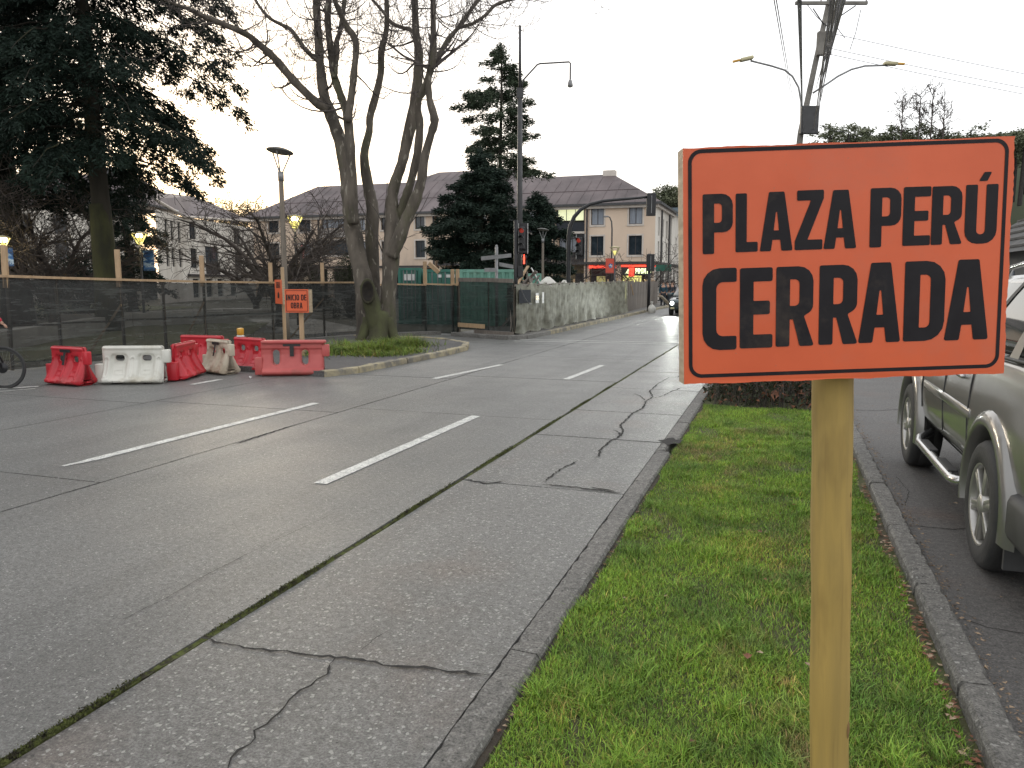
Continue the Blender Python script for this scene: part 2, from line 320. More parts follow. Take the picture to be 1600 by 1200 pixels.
M['bag'] = pbr('white_bag', (0.68, 0.66, 0.6), (0.55, 0.53, 0.48), 5, 0.7, 0.4, 12)

M['skin'] = pbr('skin', (0.45, 0.27, 0.19), None, 3, 0.6)
M['jacket_red'] = pbr('red_jacket', (0.55, 0.02, 0.05), (0.42, 0.015, 0.035), 6, 0.7, 0.2, 25)
M['cloth_dark'] = pbr('dark_cloth', (0.02, 0.024, 0.03), (0.03, 0.034, 0.042), 6, 0.9)
M['cloth_teal'] = pbr('teal_cloth', (0.02, 0.06, 0.085), None, 6, 0.9)
M['cloth_white'] = pbr('white_cloth', (0.5, 0.48, 0.48), None, 6, 0.9)
M['hair'] = pbr('dark_hair', (0.015, 0.012, 0.01), None, 6, 0.7)
M['leaf_brown'] = pbr('dead_leaf', (0.20, 0.075, 0.035), (0.11, 0.05, 0.03), 25, 0.8, kind='World')
M['leaf_pale'] = pbr('dead_leaf_pale', (0.36, 0.27, 0.18), (0.2, 0.13, 0.08), 25, 0.8, kind='World')
M['tile_dark'] = pbr('dark_roof_tile', (0.075, 0.072, 0.07), (0.05, 0.05, 0.05), 2, 0.8)
M['blue_grey'] = pbr('blue_grey_cladding', (0.13, 0.17, 0.20), (0.10, 0.135, 0.16), 1, 0.6)
M['green_plate'] = pbr('green_plate', (0.02, 0.12, 0.08), None, 3, 0.5)

# ------------------------------------------------------------------ mesh builder
def tag(o, label=None, cat=None, group=None, kind=None):
    if label: o['label'] = label
    if cat: o['category'] = cat
    if group: o['group'] = group
    if kind: o['kind'] = kind
    return o
def empty(name, loc=(0, 0, 0), rot=(0, 0, 0), label=None, cat=None, group=None, kind=None):
    o = bpy.data.objects.new(name, None); C.objects.link(o); o.location = loc
    o.rotation_euler = rot if isinstance(rot, (tuple, list)) else (0, 0, rot)
    return tag(o, label, cat, group, kind)
class MB:
    def __init__(s): s.v = []; s.f = []; s.mi = []; s.cur = 0
    def add(s, vs, fs):
        b = len(s.v); s.v.extend([tuple(v) for v in vs]); s.f.extend([tuple(b + i for i in f) for f in fs]); s.mi.extend([s.cur] * len(fs))
        return s
    def box(s, x0, x1, y0, y1, z0, z1, mat=None):
        vs = [Vector((x, y, z)) for z in (z0, z1) for y in (y0, y1) for x in (x0, x1)]
        if mat is not None: vs = [mat @ v for v in vs]
        return s.add(vs, [(0, 2, 3, 1), (4, 5, 7, 6), (0, 1, 5, 4), (2, 6, 7, 3), (0, 4, 6, 2), (1, 3, 7, 5)])
    def bevbox(s, x0, x1, y0, y1, z0, z1, r=0.01, mat=None):
        bm = bmesh.new(); bmesh.ops.create_cube(bm, size=1)
        for v in bm.verts: v.co = Vector(((x0 + x1) / 2 + v.co.x * (x1 - x0), (y0 + y1) / 2 + v.co.y * (y1 - y0), (z0 + z1) / 2 + v.co.z * (z1 - z0)))
        bmesh.ops.bevel(bm, geom=list(bm.edges), offset=r, segments=2, affect='EDGES', profile=0.5)
        bm.verts.index_update()
        vs = [v.co.copy() for v in bm.verts]
        if mat is not None: vs = [mat @ v for v in vs]
        fs = [tuple(v.index for v in f.verts) for f in bm.faces]; bm.free()
        return s.add(vs, fs)
    def tube(s, pts, rad, n=8, cap=True):
        pts = [Vector(p) for p in pts]
        if not hasattr(rad, '__len__'): rad = [rad] * len(pts)
        vs = []; fs = []; up = None
        for i, p in enumerate(pts):
            a = pts[max(0, i - 1)]; b = pts[min(len(pts) - 1, i + 1)]; d = (b - a)
            d = d.normalized() if d.length > 1e-9 else Vector((0, 0, 1))
            if up is None: up = Vector((1, 0, 0)) if abs(d.x) < 0.8 else Vector((0, 1, 0))
            u = (up - d * up.dot(d)); u = u.normalized() if u.length > 1e-6 else d.orthogonal().normalized()
            up = u; w_ = d.cross(u)
            for k in range(n):
                an = 2 * math.pi * k / n; vs.append(p + (u * math.cos(an) + w_ * math.sin(an)) * rad[i])
        for i in range(len(pts) - 1):
            for k in range(n):
                k2 = (k + 1) % n; fs.append((i * n + k, i * n + k2, (i + 1) * n + k2, (i + 1) * n + k))
        if cap and n > 3:
            fs.append(tuple(range(n - 1, -1, -1))); fs.append(tuple((len(pts) - 1) * n + k for k in range(n)))
        return s.add(vs, fs)
    def cyl(s, p0, p1, r0, r1=None, n=12): return s.tube([p0, p1], [r0, r0 if r1 is None else r1], n)
    def lathe(s, prof, n=24, mat=None, axis='Z'):
        vs = []; fs = []
        for (r, z) in prof:
            for k in range(n):
                a = 2 * math.pi * k / n
                v = Vector((r * math.cos(a), r * math.sin(a), z)) if axis == 'Z' else Vector((z, r * math.cos(a), r * math.sin(a)))
                vs.append(mat @ v if mat is not None else v)
        for i in range(len(prof) - 1):
            for k in range(n):
                k2 = (k + 1) % n; fs.append((i * n + k, i * n + k2, (i + 1) * n + k2, (i + 1) * n + k))
        return s.add(vs, fs)
    def poly(s, loops, fn):
        tri = tessellate_polygon([[Vector((x, y, 0)) for x, y in lp] for lp in loops]); flat = [p for lp in loops for p in lp]
        return s.add([fn(x, y) for x, y in flat], [tuple(t_) for t_ in tri])
    def prism(s, loop, fn0, fn1):
        n = len(loop); s.poly([loop], fn0); s.poly([loop], fn1)
        return s.add([fn0(*p) for p in loop] + [fn1(*p) for p in loop], [(i, (i + 1) % n, n + (i + 1) % n, n + i) for i in range(n)])
    def build(s, name, mats, parent=None, smooth=False, fix=False, bevel=0):
        me = bpy.data.meshes.new(name); me.from_pydata(s.v, [], s.f)
        if not isinstance(mats, (list, tuple)): mats = [mats]
        for m in mats: me.materials.append(m)
        if any(s.mi): me.polygons.foreach_set('material_index', s.mi)
        if smooth: me.polygons.foreach_set('use_smooth', [True] * len(me.polygons))
        if fix:
            bm = bmesh.new(); bm.from_mesh(me); bmesh.ops.remove_doubles(bm, verts=bm.verts, dist=1e-5); bmesh.ops.recalc_face_normals(bm, faces=bm.faces); bm.to_mesh(me); bm.free()
        me.update()
        o = bpy.data.objects.new(name, me); C.objects.link(o)
        if parent: o.parent = parent
        return o
def dup(root, loc, rotz=None, label=None, group=None, parent=None):
    def cp(o, par):
        c = o.copy(); C.objects.link(c)
        if par is not None: c.parent = par
        for ch in list(kids.get(o.name, ())): cp(ch, c)
        return c
    kids = {}
    for o in list(C.objects):
        if o.parent: kids.setdefault(o.parent.name, []).append(o)
    r = cp(root, parent); r.location = loc
    if rotz is not None: r.rotation_euler = (r.rotation_euler[0], r.rotation_euler[1], rotz)
    if label: r['label'] = label
    if group: r['group'] = group
    return r
def fillet(pts, seg=4):
    out = []; n = len(pts)
    for i in range(n):
        p = Vector(pts[i][:2]); r = pts[i][2] if len(pts[i]) > 2 else 0.0
        a = Vector(pts[i - 1][:2]); b = Vector(pts[(i + 1) % n][:2])
        if r <= 0: out.append(tuple(p)); continue
        da = (a - p).normalized(); db = (b - p).normalized(); ang = da.angle(db)
        if ang > math.pi - 0.05: out.append(tuple(p)); continue
        tl = min(r / math.tan(ang / 2), (a - p).length * 0.495, (b - p).length * 0.495)
        rr = tl * math.tan(ang / 2); c = p + (da + db).normalized() * (rr / math.sin(ang / 2))
        p0 = p + da * tl - c; p1 = p + db * tl - c
        a0 = math.atan2(p0.y, p0.x); a1 = math.atan2(p1.y, p1.x); d = (a1 - a0 + math.pi) % (2 * math.pi) - math.pi
        for k in range(seg + 1):
            an = a0 + d * k / seg; out.append((c.x + rr * math.cos(an), c.y + rr * math.sin(an)))
    return out

# ------------------------------------------------------------------ lettering (drawn glyphs, unit height)
s_, q_ = 0.19, 0.025
def rr(l): return [(p[0], p[1], p[2] if len(p) > 2 else q_) for p in l]
GL = {
 'P': (0.5, [rr([(0, 0), (0, 1), (.5, 1, .19), (.5, .36, .19), (s_, .36, .004), (s_, 0)]), rr([(s_, .84, .01), (s_, .52, .01), (.32, .52, .06), (.32, .84, .06)])]),
 'L': (0.38, [rr([(0, 0), (0, 1), (s_, 1), (s_, .17, .01), (.38, .17), (.38, 0)])]),
 'A': (0.56, [rr([(0, 0), (.15, 1), (.41, 1), (.56, 0), (.37, 0), (.345, .19, .01), (.215, .19, .01), (.19, 0)]), rr([(.235, .35, .008), (.325, .35, .008), (.28, .76, .012)])]),
 'Z': (0.47, [rr([(0, 0), (0, .15), (.26, .83, .01), (.03, .83), (.03, 1), (.47, 1), (.47, .86), (.21, .17, .01), (.46, .17), (.46, 0)])]),
 'E': (0.46, [rr([(0, 0), (0, 1), (.455, 1), (.455, .83), (s_, .83, .01), (s_, .59, .01), (.42, .59), (.42, .42), (s_, .42, .01), (s_, .17, .01), (.46, .17), (.46, 0)])]),
 'R': (0.53, [rr([(0, 0), (0, 1), (.51, 1, .19), (.51, .45, .14), (.385, .38, .02), (.53, 0), (.33, 0), (.235, .34, .01), (s_, .34, .004), (s_, 0)]), rr([(s_, .84, .01), (s_, .51, .01), (.32, .51, .06), (.32, .84, .06)])]),
 'U': (0.52, [rr([(0, 1), (0, 0, .22), (.52, 0, .22), (.52, 1), (.33, 1), (.33, .16, .07), (s_, .16, .07), (s_, 1)])]),
 'C': (0.47, [rr([(.47, 1), (0, 1, .24), (0, 0, .24), (.47, 0, .03), (.47, .17, .02), (s_, .17, .08), (s_, .83, .08), (.47, .83, .02)])]),
 'D': (0.5, [rr([(0, 0), (0, 1), (.5, 1, .24), (.5, 0, .24)]), rr([(s_, .83, .01), (s_, .17, .01), (.32, .17, .08), (.32, .83, .08)])]),
 'I': (0.19, [rr([(0, 0), (0, 1), (.19, 1), (.19, 0)])]),
 'O': (0.52, [rr([(0, 0, .24), (0, 1, .24), (.52, 1, .24), (.52, 0, .24)]), rr([(s_, .83, .07), (s_, .17, .07), (.33, .17, .07), (.33, .83, .07)])]),
 'N': (0.52, [rr([(0, 0), (0, 1), (.17, 1), (.34, .52, .01), (.34, 1), (.52, 1), (.52, 0), (.36, 0), (.18, .48, .01), (.18, 0)])]),
 'B': (0.5, [rr([(0, 0), (0, 1), (.48, 1, .18), (.48, .54, .1), (.44, .52, .02), (.5, .47, .1), (.5, 0, .18)]), rr([(s_, .85, .01), (s_, .6, .01), (.31, .6, .06), (.31, .85, .06)]), rr([(s_, .42, .01), (s_, .15, .01), (.32, .15, .06), (.32, .42, .06)])]),
 'T': (0.46, [rr([(0, .83), (0, 1), (.46, 1), (.46, .83), (.325, .83, .01), (.325, 0), (.135, 0), (.135, .83, .01)])]),
 '/': (0.5, [rr([(0, 0), (.35, 1), (.95, 1), (.5, 0)])]),
}
def letter(ch, x, z, w_, h, y, mat, parent, name='letter'):
    gw, loops = GL[ch]; sx = w_ / gw
    lp = [fillet([(p[0] * sx / h, p[1], p[2]) for p in l]) for l in loops]
    mb = MB(); mb.poly(lp, lambda a, b: (x + a * h, y, z + b * h))
    return mb.build(name, mat, parent)
def text_line(txt, x0, x1, z, h, y, mat, parent, name='letter', gap=0.08, space=0.22):
    tot = sum((space if c == ' ' else GL[c][0]) for c in txt) + gap * (len(txt) - 1); k = (x1 - x0) / tot; x = x0
    for c in txt:
        if c == ' ': x += (space + gap) * k; continue
        letter(c, x, z, GL[c][0] * k, h, y, mat, parent, name); x += (GL[c][0] + gap) * k

# ================================================================== THE SETTING
rng = random.Random(7)
def sheet(name, pts, z, mat, kind='structure', parent=None):
    mb = MB(); mb.poly([[(p[0], p[1]) for p in pts]], lambda x, y: (x, y, z)); return tag(mb.build(name, mat, parent, fix=True), kind=kind)
def rect(x0, y0, x1, y1): return [(x0, y0), (x1, y0), (x1, y1), (x0, y1)]
def slab_box(mb, x0, x1, y0, y1, z0, z1, jx=0.0, step=0.35, seed=0):
    # a cast slab whose long edges wander a little
    r_ = random.Random(seed); n = max(1, int((y1 - y0) / step)); L_, R_ = [], []
    for i in range(n + 1):
        y = y0 + (y1 - y0) * i / n; L_.append((x0 + r_.uniform(-jx, jx), y)); R_.append((x1 + r_.uniform(-jx, jx), y))
    lp = L_ + R_[::-1]
    k = len(lp); mb.poly([lp], lambda x, y: (x, y, z1)); mb.add([(x, y, z0) for x, y in lp] + [(x, y, z1) for x, y in lp], [(i, (i + 1) % k, k + (i + 1) % k, k + i) for i in range(k)])

tag(sheet('ground', rect(-900, -60, 900, 1500), -0.12, MATS['old_asphalt']), kind='structure')
road = sheet('road', rect(-20, -7, -1.10, 62), -0.05, M['joint'])
def slab(x0, x1, y0, y1, mat, seed, jx=0.006, z=0.0):
    g = 0.011
    mb = MB(); slab_box(mb, x0 + g, x1 - g, y0 + g, y1 - g, -0.045, z, jx, 0.3, seed)
    return mb.build('concrete_slab', mat, road, fix=True)
RC, WC = MATS['road_concrete'], MATS['worn_concrete']
def column(x0, x1, ys, mat, seed, jx=0.006):
    for i in range(len(ys) - 1): slab(x0, x1, ys[i], ys[i + 1], mat, seed + i, jx, z=rng.uniform(-0.003, 0.0))
column(-5.41, -2.560, [-7, -1.5, 1.4, 9.05, 12.9, 16.8, 20.6, 24.4, 28, 32, 36, 40, 45, 50, 56, 62], RC, 10)
column(-8.42, -5.41, [-7, -2.8, 1.1, 4.90, 8.66, 12.4, 16.2, 20, 23.8, 27.6, 31.5, 35.5, 40, 45, 50, 56, 62], RC, 40)
column(-11.4, -8.42, [-7, -2.8, 1.1, 4.85, 8.45, 12.1, 15.9, 19.6, 23.3], RC, 70)
column(-14.4, -11.4, [-7, -2.8, 1.1, 4.85, 8.3, 11.9, 15.6, 19.3, 23.3], RC, 90)
column(-20, -14.4, [-7, -2.8, 1.1, 4.85, 8.3, 11.9, 15.6], RC, 110)
column(-2.530, -1.110, [-7, -3.5, -0.4, 6.0, 8.13, 9.9, 12.2, 14.6, 17.5, 20.5, 24, 28, 33, 38, 44, 50, 56, 62], WC, 130, 0.003)
sheet('road_far', rect(-8.42, 62.02, 5.4, 160), 0.0, RC)
sheet('cross_road', rect(-60, 62.02, -8.44, 69), 0.0, RC)
# right-hand service lane
lane = sheet('service_lane', rect(0.905, -7, 5.4, 62), 0.0, MATS['asphalt'])
sheet('right_pavement', rect(5.55, -7, 30, 160), 0.12, MATS['kerb_concrete'])
kr = empty('lane_kerb', (0, 0, 0), kind='structure')
for i in range(12):
    mb = MB(); mb.bevbox(5.41, 5.55, -5 + i * 4, -5 + i * 4 + 3.98, -0.05, 0.13, 0.012); mb.build('kerb_stone', MATS['kerb_concrete'], kr)

# kerbs of the grass median, one stone at a time, edges chipped
def kerb_stone(x0, x1, y0, y1, z0, z1, parent, seed, chip=0.012, mat=None, n=14):
    r_ = random.Random(seed); vs = []; fs = []; cols = 5
    pr = [(x0, z0), (x0, z1 - 0.018), (x0 + 0.016, z1), (x1 - 0.016, z1), (x1, z1 - 0.018), (x1, z0)]
    for i in range(n + 1):
        y = y0 + (y1 - y0) * i / n; c = r_.uniform(0, chip) * (r_.random() < 0.5); c2 = r_.uniform(0, chip) * (r_.random() < 0.5)
        for k, (x, z) in enumerate(pr):
            dx = dz = 0
            if k in (1, 2): dx = c; dz = -c * 0.7 if k == 2 else -c
            if k in (3, 4): dx = -c2; dz = -c2 * 0.7 if k == 3 else -c2
            vs.append((x + dx, y, z + dz + (r_.uniform(-0.0015, 0.0015) if k in (2, 3) else 0)))
    m = len(pr)
    for i in range(n):
        for k in range(m - 1): fs.append((i * m + k, i * m + k + 1, (i + 1) * m + k + 1, (i + 1) * m + k))
    fs.append(tuple(range(m))); fs.append(tuple(n * m + k for k in range(m - 1, -1, -1)))
    mb = MB(); mb.add(vs, fs); return mb.build('kerb_stone', mat or MATS['kerb_concrete'], parent, fix=True)
kl = empty('left_median_kerb', kind='structure')
ys = [-3, -1.0, 1.25, 3.2, 5.1, 6.45, 7.7, 8.2, 9.4, 10.6, 11.9, 13.2, 14.5, 16, 18, 20, 23, 26, 30, 35, 40]
for i in range(len(ys) - 1):
    x1 = -0.965 if not 7.6 < ys[i] < 8.0 else -1.03
    kerb_stone(-1.125, x1, ys[i] + 0.004, ys[i + 1] - 0.004, -0.12, 0.004, kl, 200 + i, 0.009, None, 40)
kq = empty('right_median_kerb', kind='structure')
ys = [-2, 0.6, 2.0, 3.47, 4.6, 5.7, 6.9, 8.1, 9.3, 10.5, 12, 13.5, 15, 17, 19, 22, 26, 30, 35, 40]
for i in range(len(ys) - 1): kerb_stone(0.775, 0.915, ys[i] + 0.005, ys[i + 1] - 0.005, -0.12, 0.045, kq, 300 + i, 0.012, None, 30)

# lane dashes: worn paint with ragged ends
def ribbon(name, pts, widths, z, mat, parent=None, rag=0.0, seed=1, step=0.05):
    r_ = random.Random(seed); P = []; W = []
    for i in range(len(pts) - 1):
        a, b = Vector(pts[i][:2]), Vector(pts[i + 1][:2]); n = max(1, int((b - a).length / step))
        for k in range(n): t = k / n; P.append(a.lerp(b, t)); W.append(widths[i] * (1 - t) + widths[i + 1] * t)
    P.append(Vector(pts[-1][:2])); W.append(widths[-1]); vs = []; fs = []
    for i, p in enumerate(P):
        d = (P[min(i + 1, len(P) - 1)] - P[max(0, i - 1)]); d = d.normalized() if d.length else Vector((0, 1)); nrm = Vector((-d.y, d.x))
        for s2 in (-1, 1):
            q = p + nrm * s2 * (W[i] / 2 + r_.uniform(-rag, rag)); vs.append((q.x, q.y, z))
    for i in range(len(P) - 1): fs.append((2 * i, 2 * i + 1, 2 * i + 3, 2 * i + 2))
    mb = MB(); mb.add(vs, fs); return mb.build(name, mat, parent)
def gpt(l, z=0.0): return [tuple(gp(x, y, z)[:2]) for x, y in l]
for k, (a, b, w_) in enumerate([((500, 756), (744, 650), 0.125), ((884, 593), (941, 571), 0.12), ((142, 719), (494, 630), 0.12), ((678, 592), (784, 570), 0.12), ((-90, 613), (60, 604), 0.11), ((-60, 617), (55, 607.5), 0.05), ((300, 601), (345, 593), 0.12)]):
    p = gpt([a, b]); ribbon('lane_marking', p, [w_, w_], 0.004, M['paint'], road, 0.004, k)
ribbon('lane_marking', gpt([(98, 729), (142, 719)]), [0.05, 0.1], 0.004, M['paint'], road, 0.01, 9)
for yy in (21.0, 21.6):   # faint crossing lines by the far corner
    ribbon('crossing_line', [(-7.2, yy), (-1.6, yy + 0.35)], [0.14, 0.14], 0.004, M['paint'], road, 0.01, int(yy * 10))
# cracks
def zc(l, ox, oy, k): return [(ox + x / k, oy + y / k) for x, y in l]
CR = [(zc([(1040, 860), (1022, 905), (990, 925), (940, 960), (905, 985), (880, 1010), (850, 1050), (800, 1080), (797, 1110), (740, 1150), (722, 1175), (715, 1215)], 0, 600, 2), 0.012),
      (zc([(300, 305), (340, 275), (375, 255), (405, 240)], 700, 600, 2), 0.018), (zc([(445, 230), (470, 228), (475, 208), (503, 180), (530, 168), (547, 150), (540, 130), (572, 95), (610, 75), (618, 55), (640, 42), (630, 22), (655, 0)], 700, 600, 2), 0.028),
      (zc([(545, 165), (530, 150), (515, 144)], 700, 600, 2), 0.03), (zc([(618, 52), (600, 38), (580, 30)], 700, 600, 2), 0.02), (zc([(640, 45), (670, 38), (695, 25), (730, 12)], 700, 600, 2), 0.02),
      (zc([(655, 0), (690, -20), (720, -22), (745, -45), (760, -60)], 700, 600, 2), 0.02), (zc([(0, 570), (40, 580), (62, 594), (90, 598)], 700, 600, 2), 0.006),
      (zc([(1110, 852), (1140, 825), (1165, 800), (1220, 770)], 0, 600, 2), 0.004), (zc([(1035, 410), (860, 490), (640, 600), (520, 670), (370, 745)], 0, 600, 2), 0.004),
      ([(722, 748), (760, 756), (790, 752)], 0.03), ([(848, 757), (905, 762), (970, 771)], 0.03), ([(925, 762), (960, 768)], 0.05), ([(455, 666), (420, 677), (370, 694)], 0.028),
      (zc([(632, 797), (720, 818), (820, 832), (900, 838), (1000, 852), (1100, 858), (1200, 878), (1300, 884), (1420, 900), (1530, 912)], 0, 600, 2), 0.021)]
def jag(pts, seed, amp):
    r_ = random.Random(seed); P = []
    for i in range(len(pts) - 1):
        a, b = Vector(pts[i]), Vector(pts[i + 1]); n = max(1, int((b - a).length / 0.035))
        for k in range(n): P.append(a.lerp(b, k / n) + Vector((r_.uniform(-amp, amp), r_.uniform(-amp, amp))))
    P.append(Vector(pts[-1])); return [tuple(p) for p in P]
for i, (l, w_) in enumerate(CR):
    p = jag(gpt(l), i, min(0.012, w_)); ws = [max(0.002, w_ * random.Random(i * 99 + k).uniform(0.35, 1.2)) * (0.4 if k < 2 or k > len(p) - 3 else 1) for k in range(len(p))]
    ribbon('crack', p, ws, 0.0025 + 0.0004 * (i % 5), M['crack'], road, 0.0, i)
for i, (l, w_) in enumerate([([(1338, 641), (1370, 642), (1402, 640), (1440, 643), (1600, 640)], .02), ([(1380, 826), (1430, 822), (1490, 828), (1510, 826)], .012), ([(1500, 966), (1540, 980), (1600, 990)], .008), ([(1400, 745), (1420, 768), (1415, 790)], .006)]):
    p = jag(gpt(l), i + 50, .008); ws = [max(0.002, w_ * random.Random(i * 7 + k).uniform(0.3, 1.1)) for k in range(len(p))]
    ribbon('crack', p, ws, 0.003, M['crack'], lane, 0.0, i)
# broken corner patch by the kerb
mb = MB(); c = gp(1048, 690)
mb.poly([[(c.x + math.cos(a) * r0, c.y + math.sin(a) * r0 * 1.6) for a, r0 in [(k * 0.52, 0.11 + 0.035 * math.sin(k * 2.3)) for k in range(12)]]], lambda x, y: (x, y, 0.0052))
mb.build('broken_patch', M['crack'], road)

# moss growing in the long joint
def joint_moss():
    vs = []; fs = []; r_ = random.Random(3); n = 520
    for i in range(n + 1):
        y = -2 + (30 + 2) * (i / n) ** 1.5; wv = 0.021 + 0.007 * math.sin(y * 5.1) + r_.uniform(-0.007, 0.007); cx = -2.545 + 0.006 * math.sin(y * 2.2)
        h = -0.012 + 0.016 * max(0, math.sin(y * 3.7 + 1) + .4 * math.sin(y * 9)) * r_.uniform(.4, 1)
        for k, (dx, z) in enumerate([(-1, -0.03), (-0.75, h * 0.4), (-0.2, h), (0.35, h * 0.9), (0.8, h * 0.3), (1, -0.03)]): vs.append((cx + dx * wv + r_.uniform(-0.003, 0.003), y, z))
    for i in range(n):
        for k in range(5): fs.append((i * 6 + k, i * 6 + k + 1, (i + 1) * 6 + k + 1, (i + 1) * 6 + k))
    for k in range(26000):   # moss tufts
        y = 0.8 + r_.random() ** 1.6 * 12
        if math.sin(y * 3.7 + 1) + .4 * math.sin(y * 9) + r_.uniform(-1, 1) < 0.25: continue
        x = -2.545 + r_.gauss(0, 0.012); a = r_.random() * 6.28; l = r_.uniform(0.004, 0.011); b = len(vs); z = r_.uniform(0, 0.008)
        vs += [(x, y, z), (x + l * math.cos(a), y + l * math.sin(a), z), (x + l * 0.7 * math.cos(a + 1), y + l * 0.7 * math.sin(a + 1), z + l)]; fs.append((b, b + 1, b + 2))
    mb = MB(); mb.add(vs, fs); o = mb.build('joint_moss', M['moss'], None); tag(o, 'green and brown moss filling the long joint in the road', 'moss', kind='stuff')
joint_moss()

# ------------------------------------------------------------------ grass
def blades(name, n, region, hmin, hmax, wid, mat, label, seed=1, lean=0.6, zf=None, pw=1.0, dens=None):
    g = np.random.default_rng(seed); P = region(g, n); n = len(P)
    h = g.uniform(hmin, hmax, n) * (dens(P) if dens else 1); a = g.uniform(0, 2 * np.pi, n); le = g.uniform(0.1, lean, n) * h * 1.3; wd = g.uniform(0.6, 1.2, n) * wid
    fa = a + g.uniform(-0.8, 0.8, n) + np.pi / 2
    z0 = zf(P) if zf else np.full(n, -0.03)
    V = np.zeros((n, 5, 3)); ca, sa = np.cos(a), np.sin(a); cf, sf = np.cos(fa), np.sin(fa)
    for k, (sg, t, ws) in enumerate([(-1, 0, 1), (1, 0, 1), (1, .55, .8), (-1, .55, .8), (0, 1, 0)]):
        V[:, k, 0] = P[:, 0] + ca * le * t ** 1.7 + cf * wd * ws * sg * 0.5
        V[:, k, 1] = P[:, 1] + sa * le * t ** 1.7 + sf * wd * ws * sg * 0.5
        V[:, k, 2] = z0 + h * (t - 0.18 * t * t * (le / h))
    me = bpy.data.meshes.new(name); me.vertices.add(n * 5); me.vertices.foreach_set('co', V.ravel())
    b = (np.arange(n) * 5)[:, None]; loops = (b + np.array([0, 1, 2, 3, 3, 2, 4])).ravel()
    me.loops.add(n * 7); me.loops.foreach_set('vertex_index', loops); me.polygons.add(n * 2)
    st = np.empty(n * 2, int); st[0::2] = np.arange(n) * 7; st[1::2] = np.arange(n) * 7 + 4
    me.polygons.foreach_set('loop_start', st); me.update(calc_edges=True); me.validate()
    at_ = me.color_attributes.new('tone', 'FLOAT_COLOR', 'POINT'); tv = g.uniform(0.30, 1.50, n); yl = g.uniform(0.9, 1.25, n)
    dead = g.random(n) < 0.07
    if name == 'lawn':
        for (px_, py_, sx_, sy_, k_) in [(1105, 700, .16, .45, .8), (1150, 690, .25, .5, .55), (1110, 760, .14, .16, .8), (1240, 880, .2, .5, .5), (1180, 845, .25, .4, .35), (1290, 900, .14, .5, .6), (1090, 640, .12, .3, .4), (1230, 1060, .05, .05, .8), (880, 1100, .05, .08, .7)]:
            q_ = gp(px_, py_); d_ = ((P[:, 0] - q_.x) / sx_) ** 2 + ((P[:, 1] - q_.y) / sy_) ** 2; dead |= g.random(n) < k_ * np.exp(-d_) * .9
    col = np.ones((n, 5, 4)); col[:, :, 0] = (tv * np.where(dead, 2.0, yl))[:, None]; col[:, :, 1] = (tv * np.where(dead, 1.0, 1))[:, None]; col[:, :, 2] = (tv * np.where(dead, 1.8, 0.9))[:, None]
    at_.data.foreach_set('color', col.ravel().astype(np.float32)); me.materials.append(mat)
    o = bpy.data.objects.new(name, me); C.objects.link(o); return tag(o, label, 'grass', kind='stuff')
sheet('median_soil', rect(-0.97, -3, 0.78, 40), -0.035, pbr('thatch', (0.075, 0.085, 0.028), (0.07, 0.055, 0.032), 3.5, 0.95, 0.8, 60, kind='World'))
def med(g, n):
    y = 2.0 + (11.0 - 2.0) * g.random(n) ** 1.55; x = g.uniform(-0.965, 0.745, n)
    e = -0.945 + 0.012 * np.sin(y * 3.1) + 0.010 * np.sin(y * 7.7 + 1); e2 = 0.725 + 0.02 * np.sin(y * 4.3)
    k = (x > e) & (x < e2)
    # thin, worn patches
    bare = (np.sin(x * 4.1 + 1.3) * np.sin(y * 1.9 + 0.4) + 0.5 * np.sin(x * 9 + y * 5)) > 1.02
    k &= ~(bare & (g.random(n) < 0.6)); return np.stack([x[k], y[k]], 1)
sheet('soil_edge', rect(-0.968, -3, -0.935, 11), -0.028, M['soil'])
blades('lawn', 250000, med, 0.026, 0.052, 0.0042, M['grass'], 'bright green mown grass growing on the median strip', 1, 1.0,
       zf=lambda P: -0.032 + 0.006 * np.sin(P[:, 0] * 5) * np.sin(P[:, 1] * 4), dens=lambda P: 0.75 + 0.35 * np.sin(P[:, 0] * 6.3 + np.sin(P[:, 1] * 3.1)) * np.sin(P[:, 1] * 4.7) )
def tuft_region(g, n):
    c = g.integers(0, 130, n); cx = np.random.default_rng(5).uniform(-0.88, 0.66, 130); cy = 2.1 + 8.5 * np.random.default_rng(6).random(130) ** 1.4
    return np.stack([cx[c] + g.normal(0, 0.03, n), cy[c] + g.normal(0, 0.04, n)], 1)
blades('taller_grass_tufts', 16000, tuft_region, 0.045, 0.075, 0.0045, M['grass'], 'slightly longer green tufts standing out of the mown median grass', 2, 1.2)

# leaf litter in the gap beside the right kerb, and single dead leaves on the lawn
def leaf_mesh(mb, p, s, a, tilt, r_):
    ca, sa = math.cos(a), math.sin(a)
    pts = [(0, -.5, 0), (.28, -.18, .1), (.42, .12, .22), (.2, .1, .05), (.16, .42, .12), (0, .6, .02), (-.17, .4, .14), (-.2, .1, .05), (-.44, .1, .2), (-.3, -.2, .08)]
    vs = []
    for x, y, z in [(0, 0, 0)] + pts:
        z = z * tilt + r_.uniform(0, 0.08); vs.append((p[0] + s * (x * ca - y * sa), p[1] + s * (x * sa + y * ca), p[2] + s * z))
    mb.add(vs, [(0, i, i + 1) for i in range(1, 10)] + [(0, 10, 1)])
r_ = random.Random(11)
mb = MB(); mb2 = MB()
for i in range(340):
    y = 2.3 + 7 * r_.random() ** 1.3; x = r_.uniform(0.70, 0.765); (mb if r_.random() < 0.7 else mb2)
    leaf_mesh(mb if r_.random() < 0.65 else mb2, (x, y, -0.028 + r_.uniform(0, 0.03)), r_.uniform(0.015, 0.036), r_.random() * 6.3, r_.uniform(-1, 1.4), r_)
